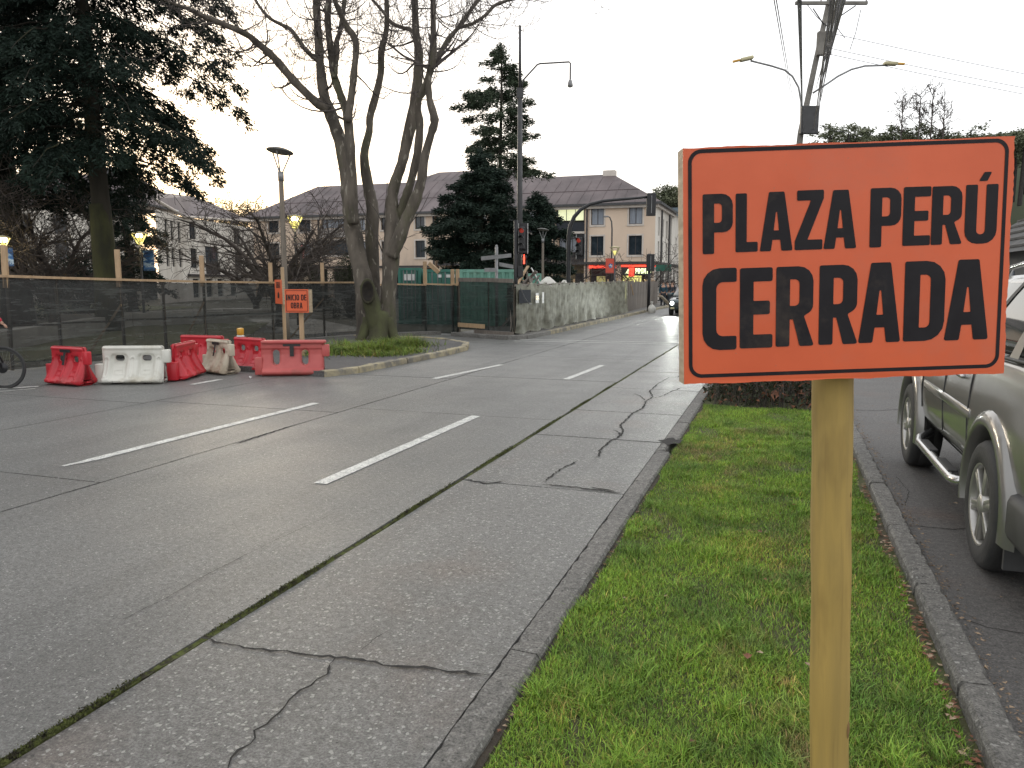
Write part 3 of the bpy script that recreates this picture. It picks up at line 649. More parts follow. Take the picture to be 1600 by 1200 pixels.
for i in range(90):
    y = 2.6 + 7 * r_.random() ** 1.2; leaf_mesh(mb2 if i % 2 else mb, (r_.uniform(-0.955, -0.935), y, -0.02), r_.uniform(0.012, 0.025), r_.random() * 6.3, 1, r_)
mb.build('leaf_litter', M['leaf_brown']); tag(C.objects[-1], 'brown dead leaves collected in the gap beside the kerb', 'leaf litter', kind='stuff')
mb2.build('leaf_litter', M['leaf_pale']); tag(C.objects[-1], 'pale curled dead leaves mixed into the litter along the kerb', 'leaf litter', kind='stuff')
for k, (px, py, s, lab, mt) in enumerate([(1168, 1026, .05, 'brown dead leaf lying on the grass just left of the post', 'leaf_brown'), (1188, 1020, .03, 'pale dead leaf beside the brown leaf left of the post', 'leaf_pale'),
        (1262, 1038, .035, 'pale dead leaf touching the left edge of the wooden post', 'leaf_pale'), (1081, 1158, .022, 'small red-brown leaf nearest the bottom edge of the photo', 'leaf_brown'),
        (1187, 831, .045, 'brown leaf in the middle of the lawn left of the post', 'leaf_brown'), (1241, 789, .04, 'reddish leaf in the far part of the lawn', 'leaf_brown'), (975, 934, .02, 'tiny white scrap on the left half of the lawn', 'leaf_pale'),
        (1040, 931, .018, 'small pale scrap right of the white one on the lawn', 'leaf_pale'), (1195, 905, .024, 'small reddish leaf on the shaded middle of the lawn', 'leaf_brown'), (1165, 671, .05, 'pale leaf at the far end of the lawn near the hedge', 'leaf_pale')]):
    p = gp(px, py, 0.012); mb = MB(); leaf_mesh(mb, (0, 0, 0), s, k * 1.7, 1.0, r_); o = mb.build('fallen_leaf', M[mt]); o.location = p; tag(o, lab, 'leaf', 'dead leaves lying on the grass median')

r_ = random.Random(19); mb = MB()
for i in range(900):
    y = 2.6 + 9 * r_.random() ** 1.3; x = .925 + abs(r_.gauss(0, .05)); q = r_.uniform(.003, .010)
    if i % 5 == 0: x = r_.uniform(.95, 2.4)
    mb.add([(x + r_.gauss(0, q), y + r_.gauss(0, q), .001), (x + r_.gauss(0, q), y + r_.gauss(0, q), .002), (x + r_.gauss(0, q), y + r_.gauss(0, q), .001), (x, y, q * .8)], [(0, 1, 3), (1, 2, 3), (2, 0, 3)])
tag(mb.build('gutter_grit', M['leaf_pale']), 'grit and crumbs of leaf scattered along the gutter of the right lane', 'grit', kind='stuff')
# the low clipped hedge at the far end of the lawn
def hedge():
    root = empty('low_hedge', (-0.1, 11.6, -0.03), 0, 'low dark twiggy hedge across the far end of the lawn', 'hedge')
    r_ = random.Random(21); st = MB(); lf = MB(); lf2 = MB()
    for i in range(420):
        x = r_.uniform(-0.80, 0.75); y = r_.uniform(-0.6, 1.6); h = r_.uniform(0.28, 0.45); q = [Vector((x, y, 0)), Vector((x + r_.uniform(-.04, .04), y + r_.uniform(-.04, .04), h * .5)), Vector((x + r_.uniform(-.1, .1), y + r_.uniform(-.1, .1), h))]
        st.tube(q, [0.006, 0.005, 0.002], 3, False)
    for i in range(5200):
        x = r_.uniform(-0.85, 0.8); y = r_.uniform(-0.62, 1.6); z = r_.uniform(0.0, 0.46); s = r_.uniform(0.014, 0.034); v = [Vector([r_.gauss(0, s) for _ in range(3)]) + Vector((x, y, z)) for _ in range(3)]
        (lf if r_.random() < 0.8 else lf2).add(v, [(0, 1, 2)])
    st.build('stems', M['twig'], root); tag(lf.build('foliage', M['shrub_leaf'], root), kind='stuff'); lf2.build('dead_leaves', M['leaf_brown'], root)
hedge()

# ------------------------------------------------------------------ traffic island, kerb, path by the fence
isl = [tuple(gp(x, y)[:2]) for x, y in [(506, 589), (560, 583), (610, 573), (660, 563), (700, 555), (730, 547)]]
isl += [(-7.75, 18.9), (-8.6, 19.7), (-9.6, 20.2), (-12.0, 20.3), (-13.0, 17.2), (-13.3, 13.7), (-12.6, 12.6), (-11.4, 12.35), (-9.6, 12.1)]
mb = MB(); n = len(isl)
mb.poly([isl], lambda x, y: (x, y, 0.10)); mb.add([(x, y, -0.04) for x, y in isl] + [(x, y, 0.10) for x, y in isl], [(i, (i + 1) % n, n + (i + 1) % n, n + i) for i in range(n)])
tag(mb.build('traffic_island', MATS['old_asphalt'], fix=True), kind='structure')
ik = empty('island_kerb', kind='structure')
kmat = pbr('old_yellow_kerb', (0.36, 0.31, 0.20), (0.19, 0.175, 0.145), 4, 0.85, 0.5, 30, kind='World', lo=0.42, hi=0.6, grime=(0.10, 0.095, 0.085))
kp = [Vector((*p, 0)) for p in isl[:10]]
seg = []
for a, b in zip(kp[:-1], kp[1:]):
    m_ = max(1, round((b - a).length / 0.9)); seg += [(a.lerp(b, i / m_), a.lerp(b, (i + 1) / m_)) for i in range(m_)]
for i, (a, b) in enumerate(seg):
    d = b - a; o = kerb_stone(-0.15, 0.02, 0.008, d.length - 0.008, -0.04, 0.125 + r_.uniform(-0.012, 0.008), ik, 400 + i, 0.02, kmat, 6); o.location = a; o.rotation_euler.z = math.atan2(-d.x, d.y)
# concrete strip path along the fence foot and the far footway
def band(name, pts, wid, z0, z1, mat, kind='structure'):
    vs = []; fs = []
    P = [Vector(p) for p in pts]
    for i, p in enumerate(P):
        d = (P[min(i + 1, len(P) - 1)] - P[max(0, i - 1)]).normalized(); nr = Vector((-d.y, d.x))
        for (s2, z) in ((0, z0), (0, z1), (wid, z1), (wid, z0)): q = p + nr * s2; vs.append((q.x, q.y, z))
    for i in range(len(P) - 1):
        for k in range(3): fs.append((i * 4 + k, i * 4 + k + 1, i * 4 + 5 + k, i * 4 + 4 + k))
    mb = MB(); mb.add(vs, fs); return tag(mb.build(name, mat, fix=True), kind=kind)
band('footpath', [(-13.35, 13.2), (-12.9, 17.2), (-11.9, 20.5), (-10.3, 22.8)], 0.55, 0.0, 0.108, MATS['kerb_concrete'])
band('side_street', [(-9.2, 20.9), (-26, 27)], 1.6, -0.03, 0.006, MATS['old_asphalt'])
FK = [(-9.7, 22.2), (-8.6, 21.75), (-7.5, 21.3), (-7.05, 21.8), (-6.98, 24), (-6.98, 33), (-6.98, 45), (-6.95, 62)]
fw = [(p[0], p[1]) for p in FK] + [(-9.4, 62), (-9.0, 45), (-9.6, 23.4)]
mb = MB(); n = len(fw); mb.poly([fw], lambda x, y: (x, y, 0.10)); tag(mb.build('far_footway', MATS['kerb_concrete'], fix=True), kind='structure')
fk = empty('far_kerb', kind='structure'); seg = []
for a, b in zip(FK[:-1], FK[1:]):
    a, b = Vector((*a, 0)), Vector((*b, 0)); m_ = max(1, round((b - a).length / 1.2)); seg += [(a.lerp(b, i / m_), a.lerp(b, (i + 1) / m_)) for i in range(m_)]
for i, (a, b) in enumerate(seg):
    d = b - a; o = kerb_stone(-0.15, 0.02, 0.006, d.length - 0.006, -0.04, 0.13, fk, 500 + i, 0.02, kmat if i > 4 else MATS['kerb_concrete'], 4); o.location = a; o.rotation_euler.z = math.atan2(-d.x, d.y)

# ------------------------------------------------------------------ plaza behind the fence
plz = [(-9.0, 24), (-9.0, 62), (-75, 62), (-75, 5), (-15.2, 5), (-14.0, 11.3), (-13.5, 17.5), (-12.4, 21), (-10.5, 23.6)]
sheet('plaza_ground', plz, 0.0, pbr('plaza_earth', (0.15, 0.135, 0.105), (0.09, 0.085, 0.06), 0.6, 0.95, 0.4, 8, kind='World'))
paveM = pbr('plaza_paving', (0.42, 0.40, 0.35), (0.32, 0.30, 0.27), 1.2, 0.85, 0.2, 20, kind='World')
lawnM = pbr('plaza_lawn', (0.10, 0.115, 0.045), (0.14, 0.125, 0.07), 0.7, 0.95, 0.6, 30, kind='World')
for i, p in enumerate([[(-17, 9), (-20, 9), (-30, 26), (-24, 34), (-21, 34), (-26, 26)], [(-14.5, 21), (-34, 40), (-32, 42), (-13.5, 24)]]): sheet('plaza_path', p, 0.008 + i * 0.005, paveM)
for i, p in enumerate([[(-15, 12), (-17.5, 12), (-24, 24), (-20, 27), (-15, 19)], [(-33, 22), (-50, 22), (-50, 44), (-36, 42)], [(-21, 10), (-36, 8), (-34, 18), (-28, 19)]]): sheet('plaza_lawn', p, 0.02 + i * 0.004, lawnM)
def lowwall(name, pts, h, t_, mat, label):
    root = empty(name, (pts[0][0], pts[0][1], 0), 0, label, 'wall')
    for a, b in zip(pts[:-1], pts[1:]):
        d = Vector((b[0] - a[0], b[1] - a[1], 0)); mb = MB(); mb.bevbox(0, d.length - 0.01, 0, t_, 0, h, 0.02); o = mb.build('wall_block', mat, root); o.location = (a[0] - pts[0][0], a[1] - pts[0][1], 0); o.rotation_euler.z = math.atan2(d.y, d.x)
lowwall('planter_wall', [(-17.4, 13), (-20.4, 18.0), (-23.2, 23), (-21, 27)], 0.5, 0.35, paveM, 'low pale concrete planter wall seen through the left netting')
lowwall('planter_wall', [(-26, 22), (-24, 29), (-19.5, 31)], 0.45, 0.3, paveM, 'low concrete planter edge behind the first one in the plaza')

# ================================================================== BUILDINGS
def facade_wall(mb, W, Hh, ops, y=0.0, dep=0.18):
    xs = sorted({0, W} | {o[0] for o in ops} | {o[1] for o in ops}); zs = sorted({0, Hh} | {o[2] for o in ops} | {o[3] for o in ops})
    for i in range(len(xs) - 1):
        for j in range(len(zs) - 1):
            cx, cz = (xs[i] + xs[i + 1]) / 2, (zs[j] + zs[j + 1]) / 2
            if any(o[0] < cx < o[1] and o[2] < cz < o[3] for o in ops): continue
            mb.add([(xs[i], y, zs[j]), (xs[i + 1], y, zs[j]), (xs[i + 1], y, zs[j + 1]), (xs[i], y, zs[j + 1])], [(0, 1, 2, 3)])
    for (a, b, c, d) in ops:
        mb.add([(a, y, c), (b, y, c), (b, y, d), (a, y, d), (a, y + dep, c), (b, y + dep, c), (b, y + dep, d), (a, y + dep, d)], [(0, 1, 5, 4), (1, 2, 6, 5), (2, 3, 7, 6), (3, 0, 4, 7)])
def window(root, a, b, c, d, glass, surround=True, bars=1, dep=0.18, y=0.0):
    mb = MB(); f = 0.055
    for (x0, x1, z0, z1) in [(a + .003, a + f, c, d), (b - f, b - .003, c, d), (a + f, b - f, c, c + f), (a + f, b - f, d - f, d)] + [(a + (b - a) * (k + 1) / (bars + 1) - 0.025, a + (b - a) * (k + 1) / (bars + 1) + 0.025, c + f, d - f) for k in range(bars)]:
        mb.box(x0, x1, y + dep - 0.09, y + dep - 0.03, z0 + .002, z1 - .002)
    wdw = mb.build('window', M['frame'], root)
    mb = MB(); mb.box(a + .01, b - .01, y + dep - 0.05, y + dep - 0.035, c + .01, d - .01); mb.build('pane', glass, wdw)
    if surround:
        mb = MB(); s2 = 0.14
        for (x0, x1, z0, z1) in [(a - s2, a, c - s2, d + s2), (b, b + s2, c - s2, d + s2), (a, b, d, d + s2)]: mb.box(x0, x1, y - 0.035, y + 0.01, z0, z1)
        mb.box(a - s2, b + s2, y - 0.07, y + 0.012, c - s2 - .03, c - .002); mb.build('surround', M['surround'], wdw)
def hip_roof(root, x0, x1, y0, y1, z, rh, ov=0.55, hl=None, hr=None, mat=None, seams=True, base=0.0):
    hl = hl if hl is not None else (y1 - y0) / 2; hr = hr if hr is not None else hl; ym = (y0 + y1) / 2
    A = [(x0 - ov, y0 - ov, z), (x1 + ov, y0 - ov, z), (x1 + ov, y1 + ov, z), (x0 - ov, y1 + ov, z), (x0 + hl, ym, z + rh), (x1 - hr, ym, z + rh)]
    mb = MB(); mb.add(A, [(0, 1, 5, 4), (1, 2, 5), (2, 3, 4, 5), (3, 0, 4), (3, 2, 1, 0)])
    rf = mb.build('roof', mat or M['roof'], root)
    if seams:  # overlapping sheet ends and rows show as fine raised seams
        mb = MB(); a0, a1 = Vector(A[0]), Vector(A[1]); r0, r1 = Vector(A[4]), Vector(A[5])
        rs = random.Random(int(x1 * 10))
        for k in range(1, int((x1 - x0) / 1.05)):
            x = x0 - ov + k * 1.05; t = 1.0
            if x < r0.x: t = (x - a0.x) / (r0.x - a0.x)
            if x > r1.x: t = (a1.x - x) / (a1.x - r1.x)
            sk = rs.uniform(-.25, .25) * t; p0 = Vector((x, a0.y, z + 0.02)); p1 = Vector((x + sk, a0.y + (ym - a0.y) * t, z + rh * t + 0.02)); mb.tube([p0, p0.lerp(p1, .5) + Vector((rs.uniform(-.04, .04), 0, 0)), p1.lerp(p0, rs.uniform(0, .3))], 0.018, 4)
        for t in (0.42,):
            mb.tube([(a0.x + (r0.x - a0.x) * t, a0.y + (ym - a0.y) * t, z + rh * t + .02), (a1.x + (r1.x - a1.x) * t, a1.y + (ym - a1.y) * t, z + rh * t + .02)], 0.03, 4)
        mb.build('seams', mat or M['roof'], rf)
    mb = MB(); mb.box(x0 - ov, x1 + ov, y0 - ov - .03, y0 - ov + .02, z - .22, z - .003); mb.box(x1 + ov - .02, x1 + ov + .03, y0 - ov + .021, y1 + ov, z - .22, z - .003); mb.build('gutter', M['dark_grey'], root)
    mb = MB(); mb.box(x0 - .3, x1 + .3, y0 - .32, y0 - .02, z - .45, z - .02); mb.box(x1 + .001, x1 + .3, y0 - .019, y1, z - .45, z - .02); mb.build('cornice', M['surround'], root)
    return rf
def pipe(root, x, y, z0, z1):
    mb = MB(); mb.cyl((x, y - .1, z0), (x, y - .1, z1), 0.085, n=8); mb.build('drain_pipe', M['frame'], root)
def lateral(px, Y, rx):  # local x of an image column on a facade at depth Y
    d = ray(px, 380); return d.x / d.y * Y - rx
YF = 70.5
def px2(p, rx=0.0, Y=YF): return lateral(p, Y, rx)
G1, G2 = M['glass'], M['curtain_glass']

# -- corner building with the shops
X0 = -32.0; X1 = -10.78
B = empty('corner_building', (X0, YF, 0), 0, 'three storey peach building with purple roof and lit shop at the street corner', 'building')
def zr(y): return hz(y, 72.0)
W_ = X1 - X0; EV = 8.75
ops = []; wins = []
for (pa, pb) in [(923, 943), (982, 1003)]:
    for (za, zb, g) in [(zr(354), zr(328), G2), (zr(400), zr(371), G1)]:
        o = (px2(pa, X0), px2(pb, X0), za, zb); ops.append(o); wins.append((o, g))
ops[0] = ops[0]
for (pa, pb) in [(742, 760), (790, 810)]:
    for (za, zb) in [(zr(362), zr(336)), (zr(405), zr(378))]:
        o = (px2(pa, X0), px2(pb, X0), za, zb); ops.append(o); wins.append((o, G1))
bay = [(px2(869, X0), px2(913, X0)), (px2(822, X0), px2(862, X0))]
for a, b in bay:
    ops.append((a, b, zr(411), zr(323)))
# arcade openings on the ground floor
arc = [(px2(843, X0), px2(861, X0)), (px2(868, X0), px2(913, X0)), (px2(921, X0), px2(963, X0)), (px2(971, X0), px2(1017, X0))]
for a, b in arc: ops.append((a, b, 0.0, 3.25))
for k in range(4): ops.append((0.6 + k * 2.9, 2.9 + k * 2.9, 0, 3.25))
mb = MB(); facade_wall(mb, W_, EV, ops, 0, 0.25); mb.build('front_wall', M['stucco'], B)
for (o, g) in wins: window(B, *o, g, True, 1, 0.22)
for i, (a, b) in enumerate(bay):
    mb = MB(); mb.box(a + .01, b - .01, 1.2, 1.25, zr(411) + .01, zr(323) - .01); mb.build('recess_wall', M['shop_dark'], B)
    window(B, a + .08, b - .08, zr(347), zr(324), M['lit_window'] if i == 0 else G2, False, 2, 0.24)
    mb = MB(); mb.box(a + .02, b - .02, -0.06, 0.02, zr(363), zr(349)); mb.build('balcony_panel', M['cloth_dark'], B)
    mb = MB(); mb.box(a - .02, b + .02, -0.1, 0.05, zr(366.5), zr(363.2)); mb.build('balcony_slab', M['surround'], B)
    window(B, a + .08, b - .08, zr(395), zr(369), G2, False, 3, 0.9)
    mb = MB()
    for z in (zr(411) + .1, zr(398)): mb.box(a + .02, b - .02, 0.0, 0.04, z, z + .05)
    for k in range(14): mb.box(a + .05 + (b - a - .14) * k / 13, a + .08 + (b - a - .14) * k / 13, 0.005, 0.035, zr(411) + .15, zr(398))
    mb.build('balcony_railing', M['frame'], B)
for p in (866, 917, 819): pipe(B, px2(p, X0), 0, 0, EV - .4)
mb = MB(); mb.box(-.05, W_ + .1, -0.30, 0.0 - .002, 3.27, 3.5); mb.build('ledge', M['frame'], B)
# shops
mb = MB(); mb.box(0, W_ - .3, 2.6, 2.7, 0, 3.4); mb.build('shop_wall', pbr('shop_wall_ochre', (0.34, 0.27, 0.16), None, 1, 0.9), B)
mb = MB(); mb.box(px2(889, X0), px2(905, X0), 2.5, 2.59, 0, 2.5); mb.build('door', M['frame'], B)
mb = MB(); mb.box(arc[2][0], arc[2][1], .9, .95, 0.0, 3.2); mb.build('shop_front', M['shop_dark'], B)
mb = MB(); mb.box(px2(930, X0), px2(944, X0), .82, .88, 0.1, 2.2); mb.build('shop_window', pbr('dim_shop_window', (.28, .27, .13), None, 1, .5, emit=(.6, .56, .2), estr=.25), B)
mb = MB(); mb.box(arc[2][0] + .02, arc[2][1] - .02, -.12, .0 - .005, 2.92, 3.16); mb.build('red_light_strip', M['neon_red'], B)
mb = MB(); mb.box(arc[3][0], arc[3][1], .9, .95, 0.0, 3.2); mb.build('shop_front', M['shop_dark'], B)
mb = MB(); mb.box(arc[3][0] + .05, arc[3][1] + .6, -.12, -.005, 3.02, 3.2); mb.build('red_light_strip', M['neon_red'], B)
mb = MB(); mb.box(arc[3][0] + .06, arc[3][1] + .2, -.14, -.04, 2.28, 2.98); sgn = mb.build('shop_sign', M['black'], B)
mb = MB(); mb.box(arc[3][0] + .75, arc[3][0] + 1.25, -.20, -.141, 2.15, 2.95); mb.build('red_logo', M['neon_red'], sgn)
letter('/', arc[3][0] + .38, 2.4, .42, .42, -.16, M['sign_white'], sgn, 'logo_mark')
text_line('PRONTO', arc[3][0] + 1.35, arc[3][1] + .1, 2.42, .48, -.16, M['sign_white'], sgn)
mb = MB(); mb.box(arc[3][0] + .04, arc[3][0] + 1.75, .82, .88, 0.1, 2.25); mb.build('shop_window', M['lit_shop'], B)
for x, m_ in [(2.0, 'lit_shop'), (2.32, 'neon_red'), (2.64, 'lit_shop')]:
    mb = MB(); mb.box(arc[3][0] + x, arc[3][0] + x + .28, .82, .88, .1, 1.9); mb.build('shop_display', pbr('display_%s' % m_, (.7, .4, .2), None, 2, .5, emit=(1, .75, .35) if m_ != 'neon_red' else (.9, .25, .12), estr=.8), B)
# right side face going away along the street (built in local y)
SD = 22.0; mb = MB(); sops = []
def sy(px):  # distance along the side face for an image column
    d = ray(px, 380); t = (X1 - 0) / d.x; return d.y * t - YF
cols = [(1028.0, 1030.2), (1034.5, 1036.6), (1040.3, 1042.6)]
for a, b in cols:
    for z0, z1 in ((5.9, 7.6), (3.75, 5.4)): sops.append((max(.5, sy(a)), sy(b), z0, z1))
sops += [(sy(1045.5), sy(1049), 3.7, 8.2)]
sops += [(1.2 + k * 3.0, 3.0 + k * 3.0, 0, 2.9) for k in range(6)]
facade_wall(mb, SD, EV, [(a, b, c, d) for a, b, c, d in sops], 0, .2)
sw = mb.build('side_wall', M['stucco_pale'], B); sw.location = (W_, 0.0, 0); sw.rotation_euler.z = R(90)
for (a, b, c, d) in sops:
    mb = MB(); mb.box(a + .01, b - .01, .17, .2, c + .01, d - .01); o = mb.build('side_window', G1, sw)
mb = MB(); mb.box(0, SD, -.3, -.002, 3.27, 3.5); mb.build('side_ledge', M['frame'], sw)
for a in (sy(1032), sy(1044)):
    mb = MB(); mb.cyl((a, -.1, 0), (a, -.1, EV - .4), .085, n=8); mb.build('drain_pipe', M['frame'], sw)
mb = MB(); mb.box(0, .2, 0.3, 20, 0, EV); mb.box(.21, W_ - .21, 21.8, 22, 0, EV); mb.build('back_wall', M['stucco'], B)
rf = hip_roof(B, 0, W_, 0, 12, EV, 3.4, hl=0.5, hr=5.2)
# second wing of the roof running back along the street
mb = MB(); mb.add([(W_ - 11, 6, EV + 3.3), (W_ - 5.2, 6, EV + 3.3), (W_ + .55, 6, EV), (W_ + .55, SD, EV), (W_ - 5.2, SD, EV + 3.3), (W_ - 11, SD, EV)], [(1, 2, 3, 4), (0, 1, 4, 5)]); mb.build('wing_roof', M['roof'], B)
mb = MB(); mb.bevbox(W_ - 6.1, W_ - 4.9, 5.6, 6.5, EV + 2.9, EV + 3.75, .03); mb.build('chimney', M['surround'], rf)

# -- middle building
AX0, AX1 = -54.2, -32.6
A = empty('middle_building', (AX0, YF + .2, 0), 0, 'three storey peach building with purple roof behind the bare multi-stemmed tree', 'building')
W_ = AX1 - AX0; EVA = 8.55; Ya = YF + .2
def ax(p): return lateral(p, Ya, AX0)
def za(y): return hz(y, 80.0)
ops = []; wins = []
for (pa, pb, g) in [(649, 664, G1), (561, 571, G2), (420, 436, G1), (596, 612, G1)]:
    for (z0, z1) in ((za(362), za(336)), (za(404), za(379))): o = (ax(pa), ax(pb), z0, z1); ops.append(o); wins.append((o, g))
for (pa, pb) in [(468, 486)]:
    o = (ax(pa), ax(pb), za(405), za(381)); ops.append(o); wins.append((o, G2))
    o = (ax(pa), ax(pb), za(362), za(338)); ops.append(o); wins.append((o, G1))
ba = (ax(503), ax(546)); ops += [(ba[0], ba[1], za(358), za(334)), (ba[0], ba[1], za(399), za(376))]
for k in range(7): ops.append((.8 + k * 3.05, 3.2 + k * 3.05, 0, za(420)))
mb = MB(); facade_wall(mb, W_, EVA, ops, 0, .25); mb.build('front_wall', M['stucco'], A)
for (o, g) in wins: window(A, *o, g, True, 1, .22)
window(A, ba[0] + .02, ba[1] - .02, za(358), za(334), G2, False, 4, .22); window(A, ba[0] + .02, ba[1] - .02, za(399), za(376), G1, True, 4, .22)
mb = MB(); mb.box(ba[0] - .1, ba[1] + .1, -.35, -.003, za(372), za(359)); mb.build('balcony', pbr('grey_balcony', (.34, .31, .29), (.24, .22, .2), 1.5, .9), A)
mb = MB(); mb.box(ax(470), ax(474.5), .08, .12, za(404), za(382)); mb.build('red_curtain', pbr('red_curtain', (.55, .22, .2), None, 3, .9), A)
for p in (678, 499, 463): pipe(A, ax(p), 0, 0, EVA - .4)
mb = MB(); mb.box(-.05, W_ - .1, -.28, -.002, za(419), za(416)); mb.build('ledge', M['frame'], A)
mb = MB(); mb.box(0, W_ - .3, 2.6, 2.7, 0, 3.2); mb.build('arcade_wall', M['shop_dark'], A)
mb = MB(); mb.box(0, .2, .3, 11, 0, EVA); mb.box(W_ - .2, W_, .3, 11, 0, EVA); mb.box(.21, W_ - .21, 10.8, 11, 0, EVA); mb.build('rear_walls', M['stucco'], A)
hip_roof(A, 0, W_ + .5, 0, 12, EVA, 3.75, hl=4.6, hr=0.2)
# taller roof behind
Bk = empty('rear_building', (-44.5, YF + 14, 0), 0, 'higher grey-purple roof rising behind the middle building', 'building')
mb = MB(); mb.box(.5, 17.5, .5, 9.5, 0, 12.4); mb.build('walls', M['stucco'], Bk)
hip_roof(Bk, 0, 18, 0, 10, 12.5, 2.6, hl=4, hr=3)
mb = MB(); mb.box(.2, 17.8, -.62, -.585, 12.25, 12.55); mb.build('eaves_board', M['surround'], Bk)

# -- left wing: pale end wall with panelled grey roof, long wall behind the bare trees
LB = empty('left_wing_building', (-45.6, 49.1, 0), 0, 'pale rendered wing with grey metal roof panels left of the bare trees', 'building')
QQ = [at(241, 311, 58), at(288, 339, 66), at(395, 346, 80), at(246, 300, 64), at(304, 307, 74)]
p0, p1, p2 = [Vector((q.x, q.y, 0)) for q in QQ[:3]]; LB.location = p0
bpy.context.view_layer.update()
def face(a, b, h, ops, mat, root, name='wall', pane=G1, sur=False):
    d = b - a; mb = MB(); facade_wall(mb, d.length, h, ops, 0, .22); o = mb.build(name, mat, root); o.location = a - root.location; o.rotation_euler.z = math.atan2(d.y, d.x)
    for q in ops: window(o, *q, pane, sur, 1, .2)
    return o
d1 = (p1 - p0).length
def onface(a, b, px):
    d = ray(px, 380); n_ = b - a; t = (a.x * d.y - a.y * d.x) / (n_.y * d.x - n_.x * d.y); return t * n_.length
f1 = [onface(p0, p1, x) for x in (259, 263.5, 268, 272, 279, 283)]
face(p0, p1, 7.15, [(f1[0], f1[1], 4.9, 6.6), (f1[2], f1[3], 4.9, 6.6), (f1[4], f1[5], 4.9, 6.6), (f1[0], f1[1], 2.9, 4.4), (f1[2], f1[3], 2.9, 4.4), (f1[4], f1[5], 2.9, 4.4)], M['stucco_pale'], LB, 'end_wall')
d2 = (p2 - p1).length; fx = [onface(p1, p2, x) for x in (297, 307, 320, 341, 366, 376)]
ff = face(p1, p2, 7.2, [(max(.4, fx[0]), fx[1], 2.9, 4.6), (fx[2], fx[3], 2.5, 4.9), (fx[4], fx[5], 2.9, 4.6), (max(.4, fx[0]), fx[1], 5.4, 6.9), (fx[4], fx[5], 5.4, 6.9)] + [(x, x + 1.1, 0.3, 1.95) for x in (.9, 3.4, 5.6, 8.4)], M['stucco_pale'], LB, 'front_wall', G1)
mb = MB(); mb.box(fx[2], fx[3], -.08, -.005, 2.4, 3.4); mb.build('balcony_panel', M['frame'], ff)
mb = MB(); mb.box(0, d2, -.3, -.003, 2.15, 2.35); mb.build('ledge', M['frame'], ff)
# roof: slope facing the camera
dn = Vector((.25, -.25, 0)); q0, q1, q2 = QQ[0] + dn, QQ[1] + dn, QQ[2] + dn; r0, r1 = QQ[3], QQ[4]
LL = LB.location
mb = MB(); mb.add([q0 - LL, q1 - LL, q2 - LL, r1 - LL, r0 - LL, Vector((p0.x - 12, p0.y + 2, 7.4)) - LL], [(0, 1, 3, 4), (1, 2, 3), (0, 4, 5)]); lr = mb.build('roof', M['roof'], LB)
for k in range(3):
    a = .05 + .25 * k; b = a + .21; up = (EY - q0.lerp(r1, .5)).normalized() * .14
    P = [q0.lerp(q1, a), q0.lerp(q1, b), r0.lerp(r1, b), r0.lerp(r1, a)]; mb = MB()
    P2 = [P[0].lerp(P[3], .05), P[1].lerp(P[2], .05), P[1].lerp(P[2], .93), P[0].lerp(P[3], .93)]
    mb.add([v - LL + up for v in P2] + [v - LL + up * .3 for v in P2], [(0, 1, 2, 3), (0, 1, 5, 4), (1, 2, 6, 5), (2, 3, 7, 6), (3, 0, 4, 7)]); mb.build('roof_panel', M['roof_metal'], LB)
mb = MB(); mb.tube([q0 - LL, q1 - LL, q2 - LL], .12, 6); mb.build('gutter', M['surround'], LB)
# far left block
FB = empty('far_left_building', (-80.0, 48.2, 0), R(18), 'long building with purple-brown roof hidden behind the tall conifers on the left', 'building')
ops = []; L_ = 26.0
for k in range(7):
    for z0, z1 in ((6.0, 7.7), (3.7, 5.3)): ops.append((1.6 + k * 3.3, 2.9 + k * 3.3, z0, z1))
mb = MB(); facade_wall(mb, L_, 8.8, ops, 0, .2); mb.build('front_wall', M['stucco_pale'], FB)
for i, o in enumerate(ops): window(FB, *o, G1 if i % 3 else G2, True, 1, .18)
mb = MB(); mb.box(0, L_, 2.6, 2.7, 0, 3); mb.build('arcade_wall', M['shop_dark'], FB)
hip_roof(FB, 0, L_, 0, 11, 8.8, 3.2, hl=2, hr=3)
mb = MB(); mb.bevbox(16, L_ + .5, -3.2, -.02, 2.55, 2.95, .1); mb.build('canopy', M['white'], FB)
mb = MB(); mb.bevbox(20, 21.2, 4.8, 6, 11.6, 12.6, .03); mb.build('chimney', M['dark_grey'], FB)

# -- further blocks down the street
S1 = empty('blue_grey_building', (-10.3, 96, 0), 0, 'tall blue-grey clad building farther down the street past the corner shop', 'building')
mb = MB(); sops = [(1 + 4 * k, 3.4 + 4 * k, 2.6 + 2.6 * j, 4.3 + 2.6 * j) for k in range(9) for j in range(3)]
facade_wall(mb, 40, 10.6, sops, 0, .2); sw = mb.build('street_wall', M['blue_grey'], S1); sw.rotation_euler.z = R(90)
for o in sops: window(sw, *o, G2, False, 1, .18)
mb = MB(); mb.box(-9, -.01, 0, 40, 0, 10.55); mb.build('body', M['blue_grey'], S1)
mb = MB(); mb.box(-.3, .5, .3, 12, 5.0, 9.2); mb.build('bay_window', M['dark_grey'], S1)
aw = MB(); aw.add([(.1, .2, 3.1), (.1, 7, 3.1), (1.9, 7, 2.3), (1.9, .2, 2.3), (1.9, 7, 2.1), (1.9, .2, 2.1)], [(0, 1, 2, 3), (3, 2, 4, 5)]); aw.build('awning', M['white'], S1)
S2 = empty('dark_roof_house', (6.4, 16.0, 0), 0, 'house with steep dark tiled roof behind the grey car at the right edge', 'house')
mb = MB(); mb.box(0, 12, 0, 16, .1, 2.6); mb.build('wall', pbr('grey_render', (.16, .165, .165), (.11, .115, .115), 1, .85), S2)
